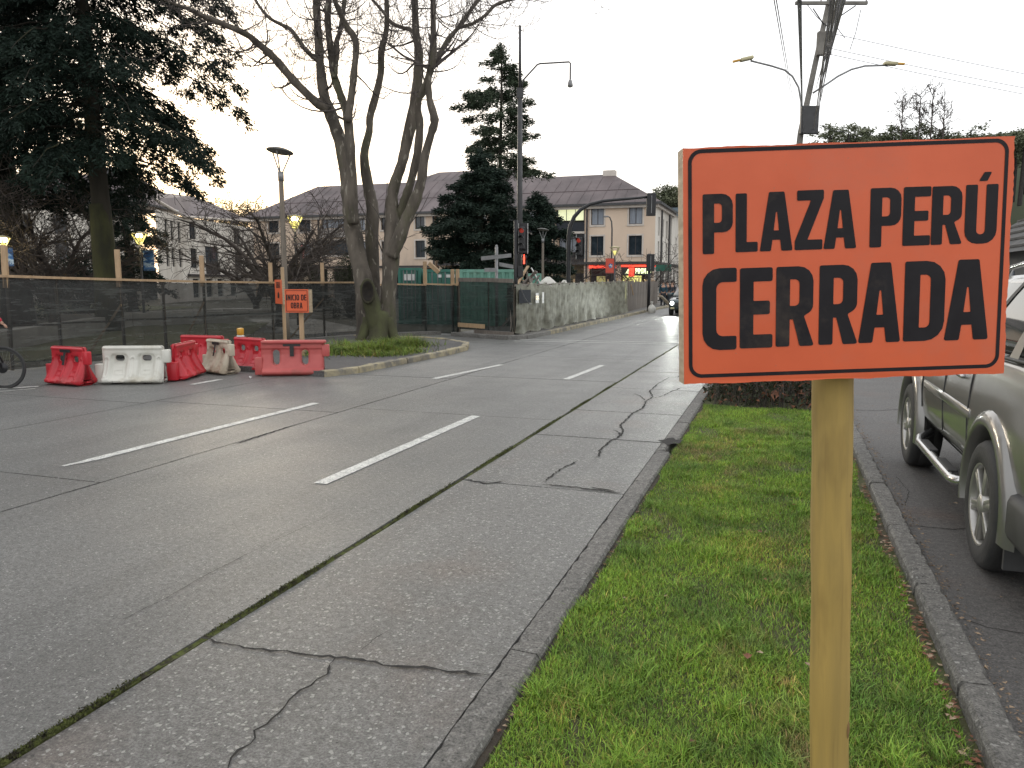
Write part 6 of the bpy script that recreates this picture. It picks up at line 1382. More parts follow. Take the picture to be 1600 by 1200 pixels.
p = gp(473, 556, .1); D_ = (p - EY).dot(_F); S_ = D_ / F_PX; WS = empty('works_sign', (p.x, p.y, .1), YAW - .08, 'small orange works sign on a pale wooden stake behind the faded barrier', 'sign')
xl, xr = (451 - 473) * S_, (488 - 473) * S_; zt, zb = hz(452, D_) - .1, hz(487, D_) - .1
mb = MB(); mb.bevbox(-.045, .045, -.03, .03, -.1, zt - .05, .005); mb.build('stake', M['lumber'], WS)
mb = MB(); mb.box(xl, xr + .06, -.10, -.035, zb, zt); mb.build('sign_frame', M['board_wood'], WS)
mb = MB(); mb.box(xl - .003, xr, -.108, -.1012, zb - .004, zt + .004); mb.build('sign_panel', M['orange'], WS)
W_ = xr - xl; text_line('INICIO DE', xl + W_ * .06, xr - W_ * .08, zb + (zt - zb) * .52, (zt - zb) * .26, -.1095, M['black_vinyl'], WS); text_line('OBRA', xl + W_ * .24, xr - W_ * .26, zb + (zt - zb) * .17, (zt - zb) * .26, -.1095, M['black_vinyl'], WS)
mb = MB(); e_ = .018
for (a_, b_, c_, d_) in [(xl + .02, xr - .02, zb + .02, zb + .03), (xl + .02, xr - .02, zt - .03, zt - .02), (xl + .02, xl + .03, zb + .031, zt - .031), (xr - .03, xr - .02, zb + .031, zt - .031)]: mb.box(a_, b_, -.110, -.1085, c_, d_)
mb.build('border', M['black_vinyl'], WS)
p = gp(446, 548, .1); D_ = (p - EY).dot(_F); S_ = D_ / F_PX; W2 = empty('works_sign', (p.x, p.y, .1), YAW - 1.05, 'orange works sign turned edge-on, tied to a stake beside the disc-topped lamp', 'sign')
zt, zb = hz(437, D_) - .1, hz(474, D_) - .1; mb = MB(); mb.bevbox(-.05, .05, -.03, .03, -.1, hz(418, D_) - .1, .005); mb.build('stake', M['lumber'], W2)
mb = MB(); mb.box(-.33, .33, -.10, -.035, zb, zt); mb.build('sign_frame', M['board_wood'], W2); mb = MB(); mb.box(-.335, .335, -.108, -.1012, zb, zt); mb.build('sign_panel', M['orange'], W2)
text_line('OBRA', -.2, .2, zb + .36, .14, -.1095, M['black_vinyl'], W2)
mb = MB(); mb.poly([[(-.09, zb + .14), (.05, zb + .12), (.1, zb + .2), (.02, zb + .28), (-.07, zb + .24)]], lambda x, y: (x, -.1095, y)); mb.build('black_mark', M['black_vinyl'], W2)

# ================================================================== UTILITY POLE AND CABLES
UD = 27.0
up_ = at(1247, 440, UD); UP = empty('utility_pole', (up_.x, up_.y, 0), YAW, 'concrete utility pole with crossarm, cables and two curved lamp arms behind the big orange sign', 'utility pole'); US = UD / F_PX
def ul(x, y, dy=0.0): return Vector(((x - 1247) * US, dy, hz(y, UD)))
ptop = ul(1273, 24); mb = MB(); mb.tube([(-.6, 0, 0), ul(1240, 215), ul(1256, 120), ptop], [.17, .105, .095, .085], 10); mb.build('pole', M['pole_concrete'], UP, True)
mb = MB(); mb.bevbox(ul(1220, 0).x, ul(1327, 0).x, -.22, -.12, hz(33, UD), hz(28.5, UD), .01); mb.build('crossarm', M['pole_concrete'], UP)
for x in (1224, 1258, 1325):
    mb = MB(); mb.lathe([(.02, 0), (.02, .05), (.075, .07), (.075, .12), (.05, .14), (.065, .2), (.04, .26), (.02, .42)], 10, Matrix.Translation((ul(x, 0).x, -.17, hz(28, UD)))); mb.build('insulator', M['trim'], UP, True)
mb = MB(); mb.tube([ul(1247, 38, -.15), ul(1265, 60, -.1)], .02, 5); mb.tube([ul(1310, 34, -.15), ul(1268, 62, -.1)], .02, 5); mb.build('brace', M['dark_grey'], UP)
mb = MB(); mb.bevbox(ul(1254, 0).x, ul(1275, 0).x, -.35, -.15, hz(106, UD), hz(72, UD), .03); mb.build('junction_box', M['pole_concrete'], UP)
mb = MB(); mb.bevbox(ul(1235, 0).x, ul(1262, 0).x, -.3, -.14, hz(219, UD), hz(178, UD), .03); mb.build('cable_box', M['dark_grey'], UP)
for (l, hd, s2) in [([(1238, 200), (1237, 172), (1232, 150), (1222, 134), (1210, 125), (1190, 119), (1158, 111.5)], (1152, 110), -1), ([(1254, 158), (1277, 143), (1290, 134), (1310, 124), (1330, 119), (1364, 118)], (1368, 117), 1)]:
    mb = MB(); mb.tube([ul(x, y, -.1) for x, y in l], .032, 7); am = mb.build('lamp_arm', M['grey_metal'], UP, True)
    x, y = hd; T = Matrix.Translation(ul(x, y - 1, -.1)) @ Matrix.Rotation(-.22 * s2 * (1 if s2 < 0 else .2) * -1, 4, 'Y'); mb = MB(); mb.bevbox(-.22, .22, -.12, .12, -.05, .06, .035, T); mb.build('lamp_head', M['lamp_cream'], am)
    mb = MB(); mb.bevbox(s2 * .225 if s2 > 0 else -.48, .48 if s2 > 0 else -.225, -.05, .05, -.02, .05, .02, T); mb.build('photocell', M['amber'], am)
# spans: along the street overhead, and across to the right; each cable hangs in its own gentle sag
def sag(a, b, s, n=16): a, b = Vector(a), Vector(b); return [a.lerp(b, k / n) - Vector((0, 0, s * 4 * (k / n) * (1 - k / n))) for k in range(n + 1)]
up_w = lambda x, y, dy=0.0: UP.matrix_basis @ ul(x, y, dy)
UP_M = Matrix.Translation((up_.x, up_.y, 0)) @ Matrix.Rotation(YAW, 4, 'Z'); up_w = lambda x, y, dy=0.0: UP_M @ ul(x, y, dy)
def cable(p, px_top, r, label, dist=4.0, far=(1255, 225), s=.0, dd=0.0, mat='cable'):
    a = at(px_top, -60, dist); b = up_w(*p); c = a + (a - b) * .8; mb = MB(); mb.tube(sag(c, b, s, 20), r, 5); o = mb.build('overhead_cable', M[mat]); tag(o, label, 'cable', 'cables running overhead along the street to the utility pole')
lb = 'one of the tangled thick cables running overhead to the utility pole'
g = random.Random(77)
for k in range(14): cable((1256 + g.uniform(-4, 12), 216 - k * 6), 1303 + k * 2.4 + g.uniform(-3, 3), g.choice([.006, .009, .012]), lb, 6 + g.uniform(-1, 2), s=g.uniform(.0, .08), mat=g.choice(['cable', 'cable_far', 'pole_concrete']))
for (p, t_, r) in [((1242, 200), 1246, .016), ((1243, 215), 1250, .010)]: cable(p, t_, r, ('thick' if r > .012 else 'thinner') + ' nearly vertical dark cable left of the tangled bundle', 6)
for (p, t_) in [((1222, 160), 1199, ), ((1226, 168), 1203, )]: cable(p, t_, .006, ('leftmost' if t_ == 1199 else 'second from the left') + ' thin cable standing apart left of the crossarm', 6)
for (p, t_) in [((1224, 14), 1220), ((1258, 14), 1262), ((1325, 14), 1338)]: cable(p, t_, .008, 'bare wire leaving the ' + {1220: 'left', 1262: 'middle', 1338: 'right'}[t_] + ' insulator on the crossarm', 12)
for i, ((x0, y0), (x1, y1)) in enumerate([((1266, 70), (1640, 128)), ((1263, 91), (1640, 147)), ((1261, 99), (1640, 158))]):
    a = up_w(x0, y0, -.1); b = at(x1 + 500, y1 + 75, 34); mb = MB(); mb.tube(sag(a, b, .25, 20), .010, 4); o = mb.build('crossing_wire', M['cable_far']); tag(o, ['uppermost', 'middle', 'lowest'][i] + ' thin wire crossing the sky to the right of the utility pole', 'wire', 'wires crossing the sky at right')
for i, (x0, y0, x1, y1) in enumerate([(1275, 50, 1297, 80), (1265, 205, 1310, 216), (1318, 40, 1305, 97), (1236, 30, 1268, 62)]):
    mb = MB(); mb.tube([ul(x0, y0, -.15), ul((x0 + x1) / 2, (y0 + y1) / 2 + 4, -.2), ul(x1, y1, -.15)], .012, 5); mb.build('jumper', M['cable'], UP)


# ================================================================== PLASTIC BARRIERS
def srr(x, z, cx, cz, hx_, hz_, r):   # signed distance to a rounded rectangle
    qx, qz = abs(x - cx) - hx_ + r, abs(z - cz) - hz_ + r; return math.hypot(max(qx, 0), max(qz, 0)) + min(max(qx, qz), 0) - r
def barrier_mesh(name, L=1.0, H=.63, tb=.21, tt=.042, kind='std', NX=76, NZ=44):
    holes = [(-.22 * L, .425, .078, .050, .045), (.22 * L, .425, .078, .050, .045)] if kind == 'std' else [(-.26 * L, .33, .062, .135, .06), (.20 * L, .33, .062, .135, .06)]
    def inside(x, z): return max(srr(x, z, 0, H * .5, L / 2, H / 2, .045), -min(srr(x, z, *h) for h in holes))
    def depth(x, z):
        t = z / H; d = tb + (tt - tb) * min(1, max(0, (z - .09) / (H * .62 - .09))) ** .75 if z > .09 else tb + .008
        if kind == 'std':
            for (cx, cz, hx_, hz_, r) in holes:
                p = srr(x, z, cx, .27, .115, .205, .05)     # recessed pocket running down from the hand hole
                if p < .03: d -= .060 * min(1, (.03 - p) / .05) * (1 - max(0, (.18 - z) / .4))
                q = srr(x, z, cx, .19, .07, .035, .015)
                if abs(q) < .009: d += .012
                k = srr(x, z, cx, cz, hx_ + .012, hz_ + .012, r + .01)
                if abs(k) < .014: d += .014
            for cx in (0, -.42 * L, .42 * L):
                q = srr(x, z, cx, .28, .030, .16, .03)
                if abs(q) < .010: d += .012
            if z > H - .07: d += .02 * min(1, (z - H + .07) / .03)
            if z < .05 and abs(x) > .17 and abs(x) < .32: d -= .02
        else:
            for h in holes:
                k = srr(x, z, *h)
                if k < .03: d -= .03 * (1 - k / .03)
            if z > H - .13: d += .022
            if z < .12: d += .03
        e = -srr(x, z, 0, H * .5, L / 2, H / 2, .045)
        return max(.012, d) * min(1, .35 + .65 * math.sqrt(max(0, min(1, e / .045))))
    idx = {}; vs = []
    xs = [-L / 2 + L * i / NX for i in range(NX + 1)]; zs = [H * j / NZ for j in range(NZ + 1)]; keep = set()
    for i in range(NX):
        for j in range(NZ):
            cx, cz = (xs[i] + xs[i + 1]) / 2, (zs[j] + zs[j + 1]) / 2
            if kind == 'std' and cz < .028 and .17 < abs(cx) < .32: continue
            if inside(cx, cz) < 0: keep.add((i, j))
    bnd = {}
    def vert(i, j, s2):
        k = (i, j, s2)
        if k in idx: return idx[k]
        x, z = xs[i], zs[j]; cells = [(i - 1, j - 1), (i, j - 1), (i - 1, j), (i, j)]; edge = any(c_ not in keep for c_ in cells)
        if edge and z > .03:
            for _ in range(3):
                f = inside(x, z); e = 1e-3; gx = (inside(x + e, z) - f) / e; gz = (inside(x, z + e) - f) / e; m2 = gx * gx + gz * gz + 1e-9
                if abs(f) < .03: x -= f * gx / m2; z -= f * gz / m2
        d = depth(x, min(z, H)) * s2; idx[k] = len(vs); vs.append((x, d, z)); return idx[k]
    fs = []
    for (i, j) in keep:
        fs.append((vert(i, j, -1), vert(i + 1, j, -1), vert(i + 1, j + 1, -1), vert(i, j + 1, -1))); fs.append((vert(i, j, 1), vert(i, j + 1, 1), vert(i + 1, j + 1, 1), vert(i + 1, j, 1)))
        for (di, dj, a, b) in ((-1, 0, (i, j + 1), (i, j)), (1, 0, (i + 1, j), (i + 1, j + 1)), (0, -1, (i, j), (i + 1, j)), (0, 1, (i + 1, j + 1), (i, j + 1))):
            if (i + di, j + dj) not in keep: fs.append((vert(*a, -1), vert(*b, -1), vert(*b, 1), vert(*a, 1)))
    me = bpy.data.meshes.new(name); me.from_pydata(vs, [], fs); me.polygons.foreach_set('use_smooth', [True] * len(fs)); me.update(); return me
BM_STD = barrier_mesh('barrier_body'); BM_OLD = barrier_mesh('barrier_body_tall_holes', 1.12, .62, .13, .038, 'old')
def barrier(p, rz, mat, label, kind='std', tape=True, lamp=False, tilt=0.0, sc=1.0):
    root = empty('plastic_barrier', (p[0], p[1], 0.006), (tilt, 0, rz), label, 'barrier', 'water-filled plastic barriers'); root.scale = (sc, 1, 1)
    me = (BM_STD if kind == 'std' else BM_OLD).copy(); me.materials.append(M[mat]); o = bpy.data.objects.new('body', me); C.objects.link(o); o.parent = root
    L = 1.0 if kind == 'std' else 1.12; mb = MB(); mb.bevbox(L / 2 - .03, L / 2 + .10, -.05, .05, .34, .56, .015); mb.build('connector', M[mat], root, True)
    mb = MB(); mb.bevbox(-L / 2 - .11, -L / 2 + .03, -.085, .085, .015, .33, .015); mb.build('connector', M[mat], root, True)
    if tape:
        zt = .565; y0 = -(.042 + .026) if kind == 'std' else -.066
        mb = MB(); mb.box(-.155, .155, y0 - .006, y0 - .0015, zt - .03, zt + .022); mb.build('tape_strip', M['tape'], root)
        mb = MB(); mb.box(-.036, .036, y0 - .030 if kind == 'std' else y0 - .010, y0 - .0065, .35, zt - .031, ) if kind != 'std' else mb.add([(-.036, y0 - .008, zt - .031), (.036, y0 - .008, zt - .031), (.036, -.125, .33), (-.036, -.125, .33)], [(0, 1, 2, 3)]); mb.build('tape_strip', M['tape'], root)
    if lamp:
        mb = MB(); mb.bevbox(-.37, -.23, -.045, .045, .625, .66, .01); bs = mb.build('lamp_base', M['white'], root); mb = MB(); mb.bevbox(-.36, -.24, -.05, .05, .661, .80, .02); mb.build('warning_lens', M['amber'], root, True)
    return root
def mid(a, b): return ((a.x + b.x) / 2, (a.y + b.y) / 2)
barrier((-11.10, 9.62), YAW + R(-24), 'red_plastic', 'leftmost bright red barrier, turned, with a black tape T', sc=.80)
barrier((-10.22, 10.10), YAW + R(4), 'white_plastic', 'clean white barrier facing the road between two red ones', tape=False)
barrier((-9.98, 11.00), R(112), 'red_plastic', 'red barrier standing end-on just right of the clean white one', tape=False)
barrier((-10.92, 12.55), YAW + R(-16), 'red_plastic', 'red barrier behind the end-on one, its holes showing', tape=False, sc=1.0)
barrier((-9.82, 11.72), YAW + R(-38), 'dirty_plastic', 'dirty cream-white barrier with a black tape T between red ones', sc=.74)
barrier((-9.62, 12.35), YAW + R(-34), 'red_plastic', 'red barrier carrying the amber warning lamp', tape=False, lamp=True, sc=.9)
barrier((-8.34, 11.90), YAW + R(4), 'faded_plastic', 'faded pinkish barrier with two tall slots at the right end of the row', 'old')
mb = MB(); mb.bevbox(-.55, .60, -.10, .10, .575, .64, .028); o = mb.build('top_lip', M['faded_plastic'], C.objects['plastic_barrier.006'], True)

# ================================================================== THE BIG ORANGE SIGN
PS = empty('construction_sign', (.187, 2.196, -.03), (0, -.035, YAW), 'large orange sign reading PLAZA PERÚ CERRADA on a round wooden post in the grass', 'sign')
mb = MB(); nS = 40; prf = []
g = random.Random(2); Q = [(.004 + .016 * (1 - (-.25 + 2.2 * k / nS) / 1.45) * ((-.25 + 2.2 * k / nS) < 1.45) + .001 * math.sin(k * .7), .0015 * math.sin(k * 1.1), -.25 + 2.2 * k / nS) for k in range(nS + 1)]
mb.tube(Q, [.0515 + .0006 * math.sin(k * .9) + g.uniform(-.0003, .0003) for k in range(nS + 1)], 40); mb.build('post', M['post_wood'], PS, True)
kz = [(.50, .040, .016), (1.17, .036, .005)]
for (z, x, r) in kz:
    y = -math.sqrt(.0525 ** 2 - x * x); T = Matrix.Translation((x + .016 * (1 - z / 1.45) + .004, y + .0014, z)) @ Vector((x, y, 0)).to_track_quat('Z', 'Y').to_matrix().to_4x4() @ Matrix.Diagonal((.75, 1.7, 1, 1)) if abs(Vector((x, y, 0)).length) else None
    mb = MB(); mb.lathe([(.0005, .0012), (r * .5, .0010), (r, -.0012)], 16, T); mb.build('knot', M['knot'], PS, True)
bx0, bx1, bz0, bz1 = -.412, .384, 1.491, 2.063
mb = MB()   # wooden frame behind the plywood
mb.box(bx0, bx0 + .045, -.098, -.053, bz0, bz1); mb.box(bx1 - .045, bx1, -.098, -.053, bz0, bz1); mb.box(bx0 + .046, bx1 - .046, -.098, -.053, bz1 - .045, bz1); mb.box(bx0 + .046, bx1 - .046, -.098, -.053, bz0, bz0 + .045); mb.build('batten_frame', M['board_wood'], PS)
def wavy_board():
    # slightly irregular cut edges
    g = random.Random(8); n = 60; lp = []
    for k in range(n): lp.append((bx0 + (bx1 - bx0) * k / n, bz0 + .0012 * math.sin(k * .5) + g.uniform(-.0006, .0006)))
    for k in range(n): lp.append((bx1 + .0015 * math.sin(k * .3) + g.uniform(-.0012, .0012), bz0 + (bz1 - bz0) * k / n))
    for k in range(n): lp.append((bx1 - (bx1 - bx0) * k / n, bz1 + .0010 * math.sin(k * .4) + g.uniform(-.0006, .0006)))
    for k in range(n): lp.append((bx0, bz1 - (bz1 - bz0) * k / n))
    return lp
lp = wavy_board(); mb = MB(); mb.prism(lp, lambda x, y: (x, -.1085, y), lambda x, y: (x, -.0985, y)); mb.build('plywood', M['board_wood'], PS)
mb = MB(); mb.poly([lp], lambda x, y: (x + .0, -.11 + .0006 * math.sin(x * 9), y)); n = len(lp); mb.add([(x, -.11, y) for x, y in lp] + [(x, -.1087, y) for x, y in lp], [(i, (i + 1) % n, n + (i + 1) % n, n + i) for i in range(n)]); mb.build('orange_panel', M['orange'], PS)
OZ = .030
def rrect(x0, x1, z0, z1, r): return fillet([(x0, z0, r), (x1, z0, r), (x1, z1, r), (x0, z1, r)], 10)
mb = MB(); mb.poly([rrect(-.400, .370, 1.476 + OZ, 2.029 + OZ, .032), rrect(-.391, .361, 1.485 + OZ, 2.020 + OZ, .024)], lambda x, y: (x, -.1110, y)); mb.build('border', M['black_vinyl'], PS)
for (ch, x, z, w_, h) in [('P', -0.365, 1.780, 0.073, 0.143), ('L', -0.285, 1.782, 0.054, 0.140), ('A', -0.226, 1.782, 0.080, 0.141), ('Z', -0.141, 1.782, 0.069, 0.142), ('A', -0.071, 1.782, 0.080, 0.140), ('P', 0.041, 1.782, 0.075, 0.141), ('E', 0.121, 1.783, 0.067, 0.140), ('R', 0.190, 1.783, 0.076, 0.139), ('U', 0.271, 1.782, 0.078, 0.141),
        ('C', -0.366, 1.544, 0.084, 0.201), ('E', -0.274, 1.546, 0.081, 0.197), ('R', -0.185, 1.547, 0.095, 0.196), ('R', -0.079, 1.548, 0.097, 0.195), ('A', 0.019, 1.549, 0.104, 0.196), ('D', 0.130, 1.549, 0.100, 0.196), ('A', 0.231, 1.548, 0.109, 0.197)]:
    letter(ch, x, z + OZ, w_, h, -.1112, M['black_vinyl'], PS)
mb = MB(); mb.poly([fillet([(.301, 1.931 + OZ, .002), (.314, 1.952 + OZ, .003), (.332, 1.952 + OZ, .002), (.322, 1.931 + OZ, .003)])], lambda x, y: (x, -.1112, y)); mb.build('accent', M['black_vinyl'], PS)
# ================================================================== VEHICLES
def loft(secs, closed_ends=True):
    mb = MB(); n = len(secs[0]); vs = [v for s in secs for v in s]; fs = []
    for i in range(len(secs) - 1):
        for k in range(n): k2 = (k + 1) % n; fs.append((i * n + k, i * n + k2, (i + 1) * n + k2, (i + 1) * n + k))
    if closed_ends: fs.append(tuple(range(n - 1, -1, -1))); fs.append(tuple((len(secs) - 1) * n + k for k in range(n)))
    mb.add(vs, fs); return mb
def cut(o, cutters, sub=0):
    ms = []
    if sub: m_ = o.modifiers.new('s', 'SUBSURF'); m_.levels = sub; m_.render_levels = sub
    for c in cutters: m_ = o.modifiers.new('b', 'BOOLEAN'); m_.operation = 'DIFFERENCE'; m_.object = c; m_.solver = 'EXACT'
    dg = bpy.context.evaluated_depsgraph_get(); dg.update(); me = bpy.data.meshes.new_from_object(o.evaluated_get(dg)); o.modifiers.clear(); old = o.data; o.data = me
    for c in cutters: bpy.data.objects.remove(c)
    return o
def wheel(root, x, y, r, w_, side, rim_spokes=6):
    wh = empty('wheel', (x, y, r)); wh.parent = root; s = side
    mb = MB(); prof = [(r * .62, -.5 * w_), (r * .80, -.52 * w_), (r * .95, -.46 * w_), (r * .99, -.36 * w_), (r, -.2 * w_), (r * .994, -.19 * w_), (r * .994, -.17 * w_), (r, -.16 * w_), (r, .16 * w_), (r * .994, .17 * w_), (r * .994, .19 * w_), (r, .2 * w_), (r * .99, .36 * w_), (r * .95, .46 * w_), (r * .90, .50 * w_), (r * .885, .505 * w_), (r * .80, .52 * w_), (r * .64, .5 * w_), (r * .62, .44 * w_)]
    mb.lathe([(a, b * s) for a, b in prof], 48, None, 'X'); mb.build('tyre', M['rubber'], wh, True)
    mb = MB(); R0 = r * .655
    mb.lathe([(a, b * s * w_) for a, b in [(R0, .47), (R0 * .97, .50), (R0 * .92, .46), (R0 * .90, .30), (R0 * .86, -.2), (.001, -.22)]], 40, None, 'X'); rim = mb.build('rim', M['alloy'], wh, True)
    for k in range(rim_spokes):
        a = k * 2 * math.pi / rim_spokes + .26
        for da in (-.13, .13):
            T = Matrix.Rotation(a + da * .6, 4, 'X'); mb = MB(); x0, x1 = sorted((s * w_ * .30, s * w_ * .46)); mb.bevbox(x0, x1, -.017, .017, R0 * .16, R0 * .94, .007, T); mb.build('spoke', M['alloy'], rim, True)
    mb = MB(); mb.lathe([(R0 * .30, s * w_ * .28), (R0 * .28, s * w_ * .45), (R0 * .17, s * w_ * .50), (.001, s * w_ * .505)], 20, None, 'X'); mb.build('hub_cap', M['alloy'], rim, True)
    mb = MB(); mb.lathe([(R0 * .8, 0), (R0 * .8, s * .01), (.001, s * .012)], 24, Matrix.Translation((0, 0, 0)), 'X'); mb.build('brake_disc', M['dark_grey'], wh)
    return wh
def car(name, loc, rz, st, gh, paint, r, wb, track, label, cat, suv=True, sub=1):
    root = empty(name, loc, rz, label, cat); secs = []
    for (y, w_, zs, zt, zm) in st:
        half = [(0, zs), (.80 * w_, zs), (.95 * w_, zs + .04), (.99 * w_, zs + .16), (1.0 * w_, zm), (.985 * w_, zm + (zt - zm) * .45), (.955 * w_, zt - .06), (.90 * w_, zt - .005), (.6 * w_, zt + .02), (0, zt + .03)]
        secs.append([Vector((x, y, z)) for x, z in half] + [Vector((-x, y, z)) for x, z in half[-2:0:-1]])
    body = loft(secs).build('body', M[paint], root, True, fix=True)
    cs = []
    for yy in (0, wb):
        mb = MB(); mb.lathe([(.001, -1.3), (r * 1.20, -1.3), (r * 1.20, 1.3), (.001, 1.3)], 40, None, 'X'); c = mb.build('cutter', M['trim'], None, fix=True); c.location = Vector((0, yy, r * 1.03)); c.parent = root; cs.append(c)
    bpy.context.view_layer.update(); cut(body, cs, sub)
    try: body.data.set_sharp_from_angle(angle=R(38))
    except Exception: pass
    mb = MB(); mb.box(-track * .80, track * .80, st[0][0] + .2, st[-1][0] - .25, .30, .62); mb.box(-track * .62, track * .62, -.55, wb + .55, .5, .9); mb.build('underbody', M['trim'], root)
    for yy in (0, wb):
        for s in (-1, 1):
            wheel(root, s * track, yy, r, .25 if suv else .2, s)
            if suv:   # flared arches
                mb = MB(); P = []; xo = track + .115; m_ = 22; vs = []
                for k in range(m_ + 1):
                    a = R(-12) + R(204) * k / m_; c_, s_2 = math.cos(a), math.sin(a)
                    for (rr_, dx) in ((r * 1.19, -.08), (r * 1.19, .012), (r * 1.24, .022), (r * 1.40, .0), (r * 1.47, -.045)): vs.append((s * (xo + dx), yy + rr_ * c_, r * 1.03 + rr_ * s_2))
                mb.add(vs, [(k * 5 + q, k * 5 + q + 1, k * 5 + 6 + q, k * 5 + 5 + q) for k in range(m_) for q in range(4)]); mb.build('wheel_arch_flare', M[paint], root, True)
    # glasshouse: lower and upper outlines
    (yb0, yb1, wb_, zb0, zb1), (yt0, yt1, wt_, zt_) = gh; N = 12
    def side(u, v, s, off=0.0):
        yb = yb0 + (yb1 - yb0) * u; yt = yt0 + (yt1 - yt0) * u; zb = zb0 + (zb1 - zb0) * u; zt = zt_ - .05 * abs(2 * u - 1) ** 3
        tap = 1 - .10 * max(0, (u - .6) / .4) ** 2 - .07 * max(0, (.15 - u) / .15) ** 2; vv = v; bul = .02 * math.sin(math.pi * v)
        return Vector((s * ((wb_ + (wt_ - wb_) * v + bul) * tap + off), yb + (yt - yb) * vv, zb + (zt - zb) * v))
    secs = []
    for i in range(N + 1):
        u = i / N; ring = [side(u, v, 1) for v in (0, .25, .5, .75, .94, 1)]; tp = ring[-1]
        ring += [Vector((tp.x * k, tp.y, tp.z + .05 * (1 - k * k))) for k in (.8, .4, 0)]; rl = [Vector((-v.x, v.y, v.z)) for v in ring[-2::-1]]; secs.append(ring + rl)
    glass = loft(secs).build('glasshouse', M['car_glass'], root, True, fix=True)
    vs = []; fs = []
    for i in range(N + 1):   # painted roof skin
        u = i / N; tp = side(u, 1, 1)
        for k in (-1.03, -1.0, -.8, -.4, 0, .4, .8, 1.0, 1.03): vs.append((tp.x * k, tp.y, tp.z + .05 * (1 - min(1, abs(k)) ** 2) + .012 - (.05 if abs(k) > 1.01 else 0)))
    for i in range(N):
        for k in range(8): fs.append((i * 9 + k, i * 9 + k + 1, i * 9 + 10 + k, i * 9 + 9 + k))
    mb = MB(); mb.add(vs, fs); mb.build('roof', M[paint], root, True)
    def pillar(u0, u1, t0, t1, mat, nm='pillar'):
        for s in (-1, 1):
            vs = []
            for v in (0, .25, .5, .75, 1): 
                for u in (u0 + (t0 - u0) * v, u1 + (t1 - u1) * v): vs.append(side(min(1, max(0, u)), v, s, .006))
            mb = MB(); mb.add(vs, [(2 * k, 2 * k + 1, 2 * k + 3, 2 * k + 2) for k in range(4)]); mb.build(nm, M[mat], root, True)
    pillar(.93, 1.0, .90, 1.0, paint); pillar(.505, .535, .50, .53, 'trim'); pillar(0, .05, 0, .06, paint); pillar(.22, .27, .22, .25, paint if suv else 'trim')
    for s in (-1, 1):   # chrome-ish belt line
        mb = MB(); mb.tube([side(k / 10, .0, s, .012) for k in range(11)], .010, 6); mb.build('belt_moulding', M['trim'], root, True)
    if suv:
        for s in (-1, 1):
            mb = MB(); Q = [side(u, 1, s, -.03) + Vector((0, 0, .03 + h)) for u, h in ((.05, 0), (.10, .045), (.3, .06), (.6, .06), (.8, .045), (.86, 0))]; mb.tube(Q, .017, 8); mb.build('roof_rail', M['chrome'], root, True)
            mb = MB(); xs = s * (track + .13); mb.tube([(xs - s * .12, .52, .42), (xs - s * .02, .60, .375), (xs, .72, .36), (xs, 2.02, .36), (xs - s * .02, 2.14, .375), (xs - s * .12, 2.22, .42)], .036, 10); sb = mb.build('side_step', M['chrome'], root, True)
            for y0 in (.80, 1.50): mb = MB(); x0, x1 = sorted((xs - s * .05, xs + s * .012)); mb.bevbox(x0, x1, y0, y0 + .42, .388, .404, .006); mb.build('tread_pad', M['trim'], sb)
            mb = MB(); x0, x1 = sorted((s * (track + .045), s * (track + .105))); mb.bevbox(x0, x1, .52, 2.20, .80, .88, .02); mb.build('side_moulding', M[paint], root, True)
            mb = MB(); mb.bevbox(min(s * (track - .10), s * (track + .12)), max(s * (track - .10), s * (track + .12)), -1.08, -.50, .34, .60, .05); mb.build('bumper_corner', M['trim'], root, True)
            mb = MB(); mb.box(min(s * (track - .1), s * (track + .10)), max(s * (track - .1), s * (track + .10)), -.50, -.47, .16, .50); mb.build('mud_flap', M['trim'], root)
    # door shut lines, handles
    for s in (-1, 1):
        for y in ((.58, 1.38, 2.28) if suv else (.75, 1.55, 2.2)):
            mb = MB(); Q = []
            for (y_, w_, zs, zt, zm) in [min(st, key=lambda q: abs(q[0] - y))]:
                for f, z in ((.985, zs + .13), (1.0, zm), (.987, zm + (zt - zm) * .45), (.958, zt - .07)): Q.append((s * f * w_, y, z))
            mb.tube(Q, .005, 4); mb.build('door_seam', M['trim'], root)
        for y in (.80, 1.60): mb = MB(); w_ = st[len(st) // 2][1]; mb.bevbox(min(s * (w_ * .965), s * (w_ * 1.01)), max(s * (w_ * .965), s * (w_ * 1.01)), y, y + .17, 1.045 if suv else .86, 1.075 if suv else .89, .01); mb.build('door_handle', M['chrome'] if suv else M[paint], root, True)
        mb = MB(); yy = gh[0][1] - .42; z = gh[0][4] + .03; x = gh[0][2]; mb.bevbox(min(s * x, s * (x + .24)), max(s * x, s * (x + .24)), yy - .06, yy + .08, z, z + .16, .03); mb.build('door_mirror', M[paint], root, True)
    return root
b_st = [(-1.08, .70, .60, 1.20, .85), (-1.04, .82, .50, 1.26, .82), (-.85, .885, .46, 1.29, .82), (-.4, .90, .45, 1.30, .82), (0, .90, .45, 1.295, .82), (.58, .90, .45, 1.285, .82), (1.0, .90, .45, 1.275, .82), (1.38, .90, .45, 1.26, .82), (1.9, .90, .45, 1.245, .82), (2.28, .90, .45, 1.225, .82), (2.55, .895, .45, 1.18, .82), (3.0, .88, .46, 1.12, .8), (3.3, .85, .48, 1.06, .78), (3.5, .76, .50, .98, .75), (3.58, .62, .55, .90, .72)]
SUV = car('parked_suv', (2.10, 5.12, 0), 0, b_st, ((-1.0, 2.42, .845, 1.285, 1.215), (-.80, 1.42, .665, 1.73)), 'car_silver', .385, 2.78, .80, 'grey metallic four-wheel-drive car with roof rails and side steps right of the orange sign', 'car')
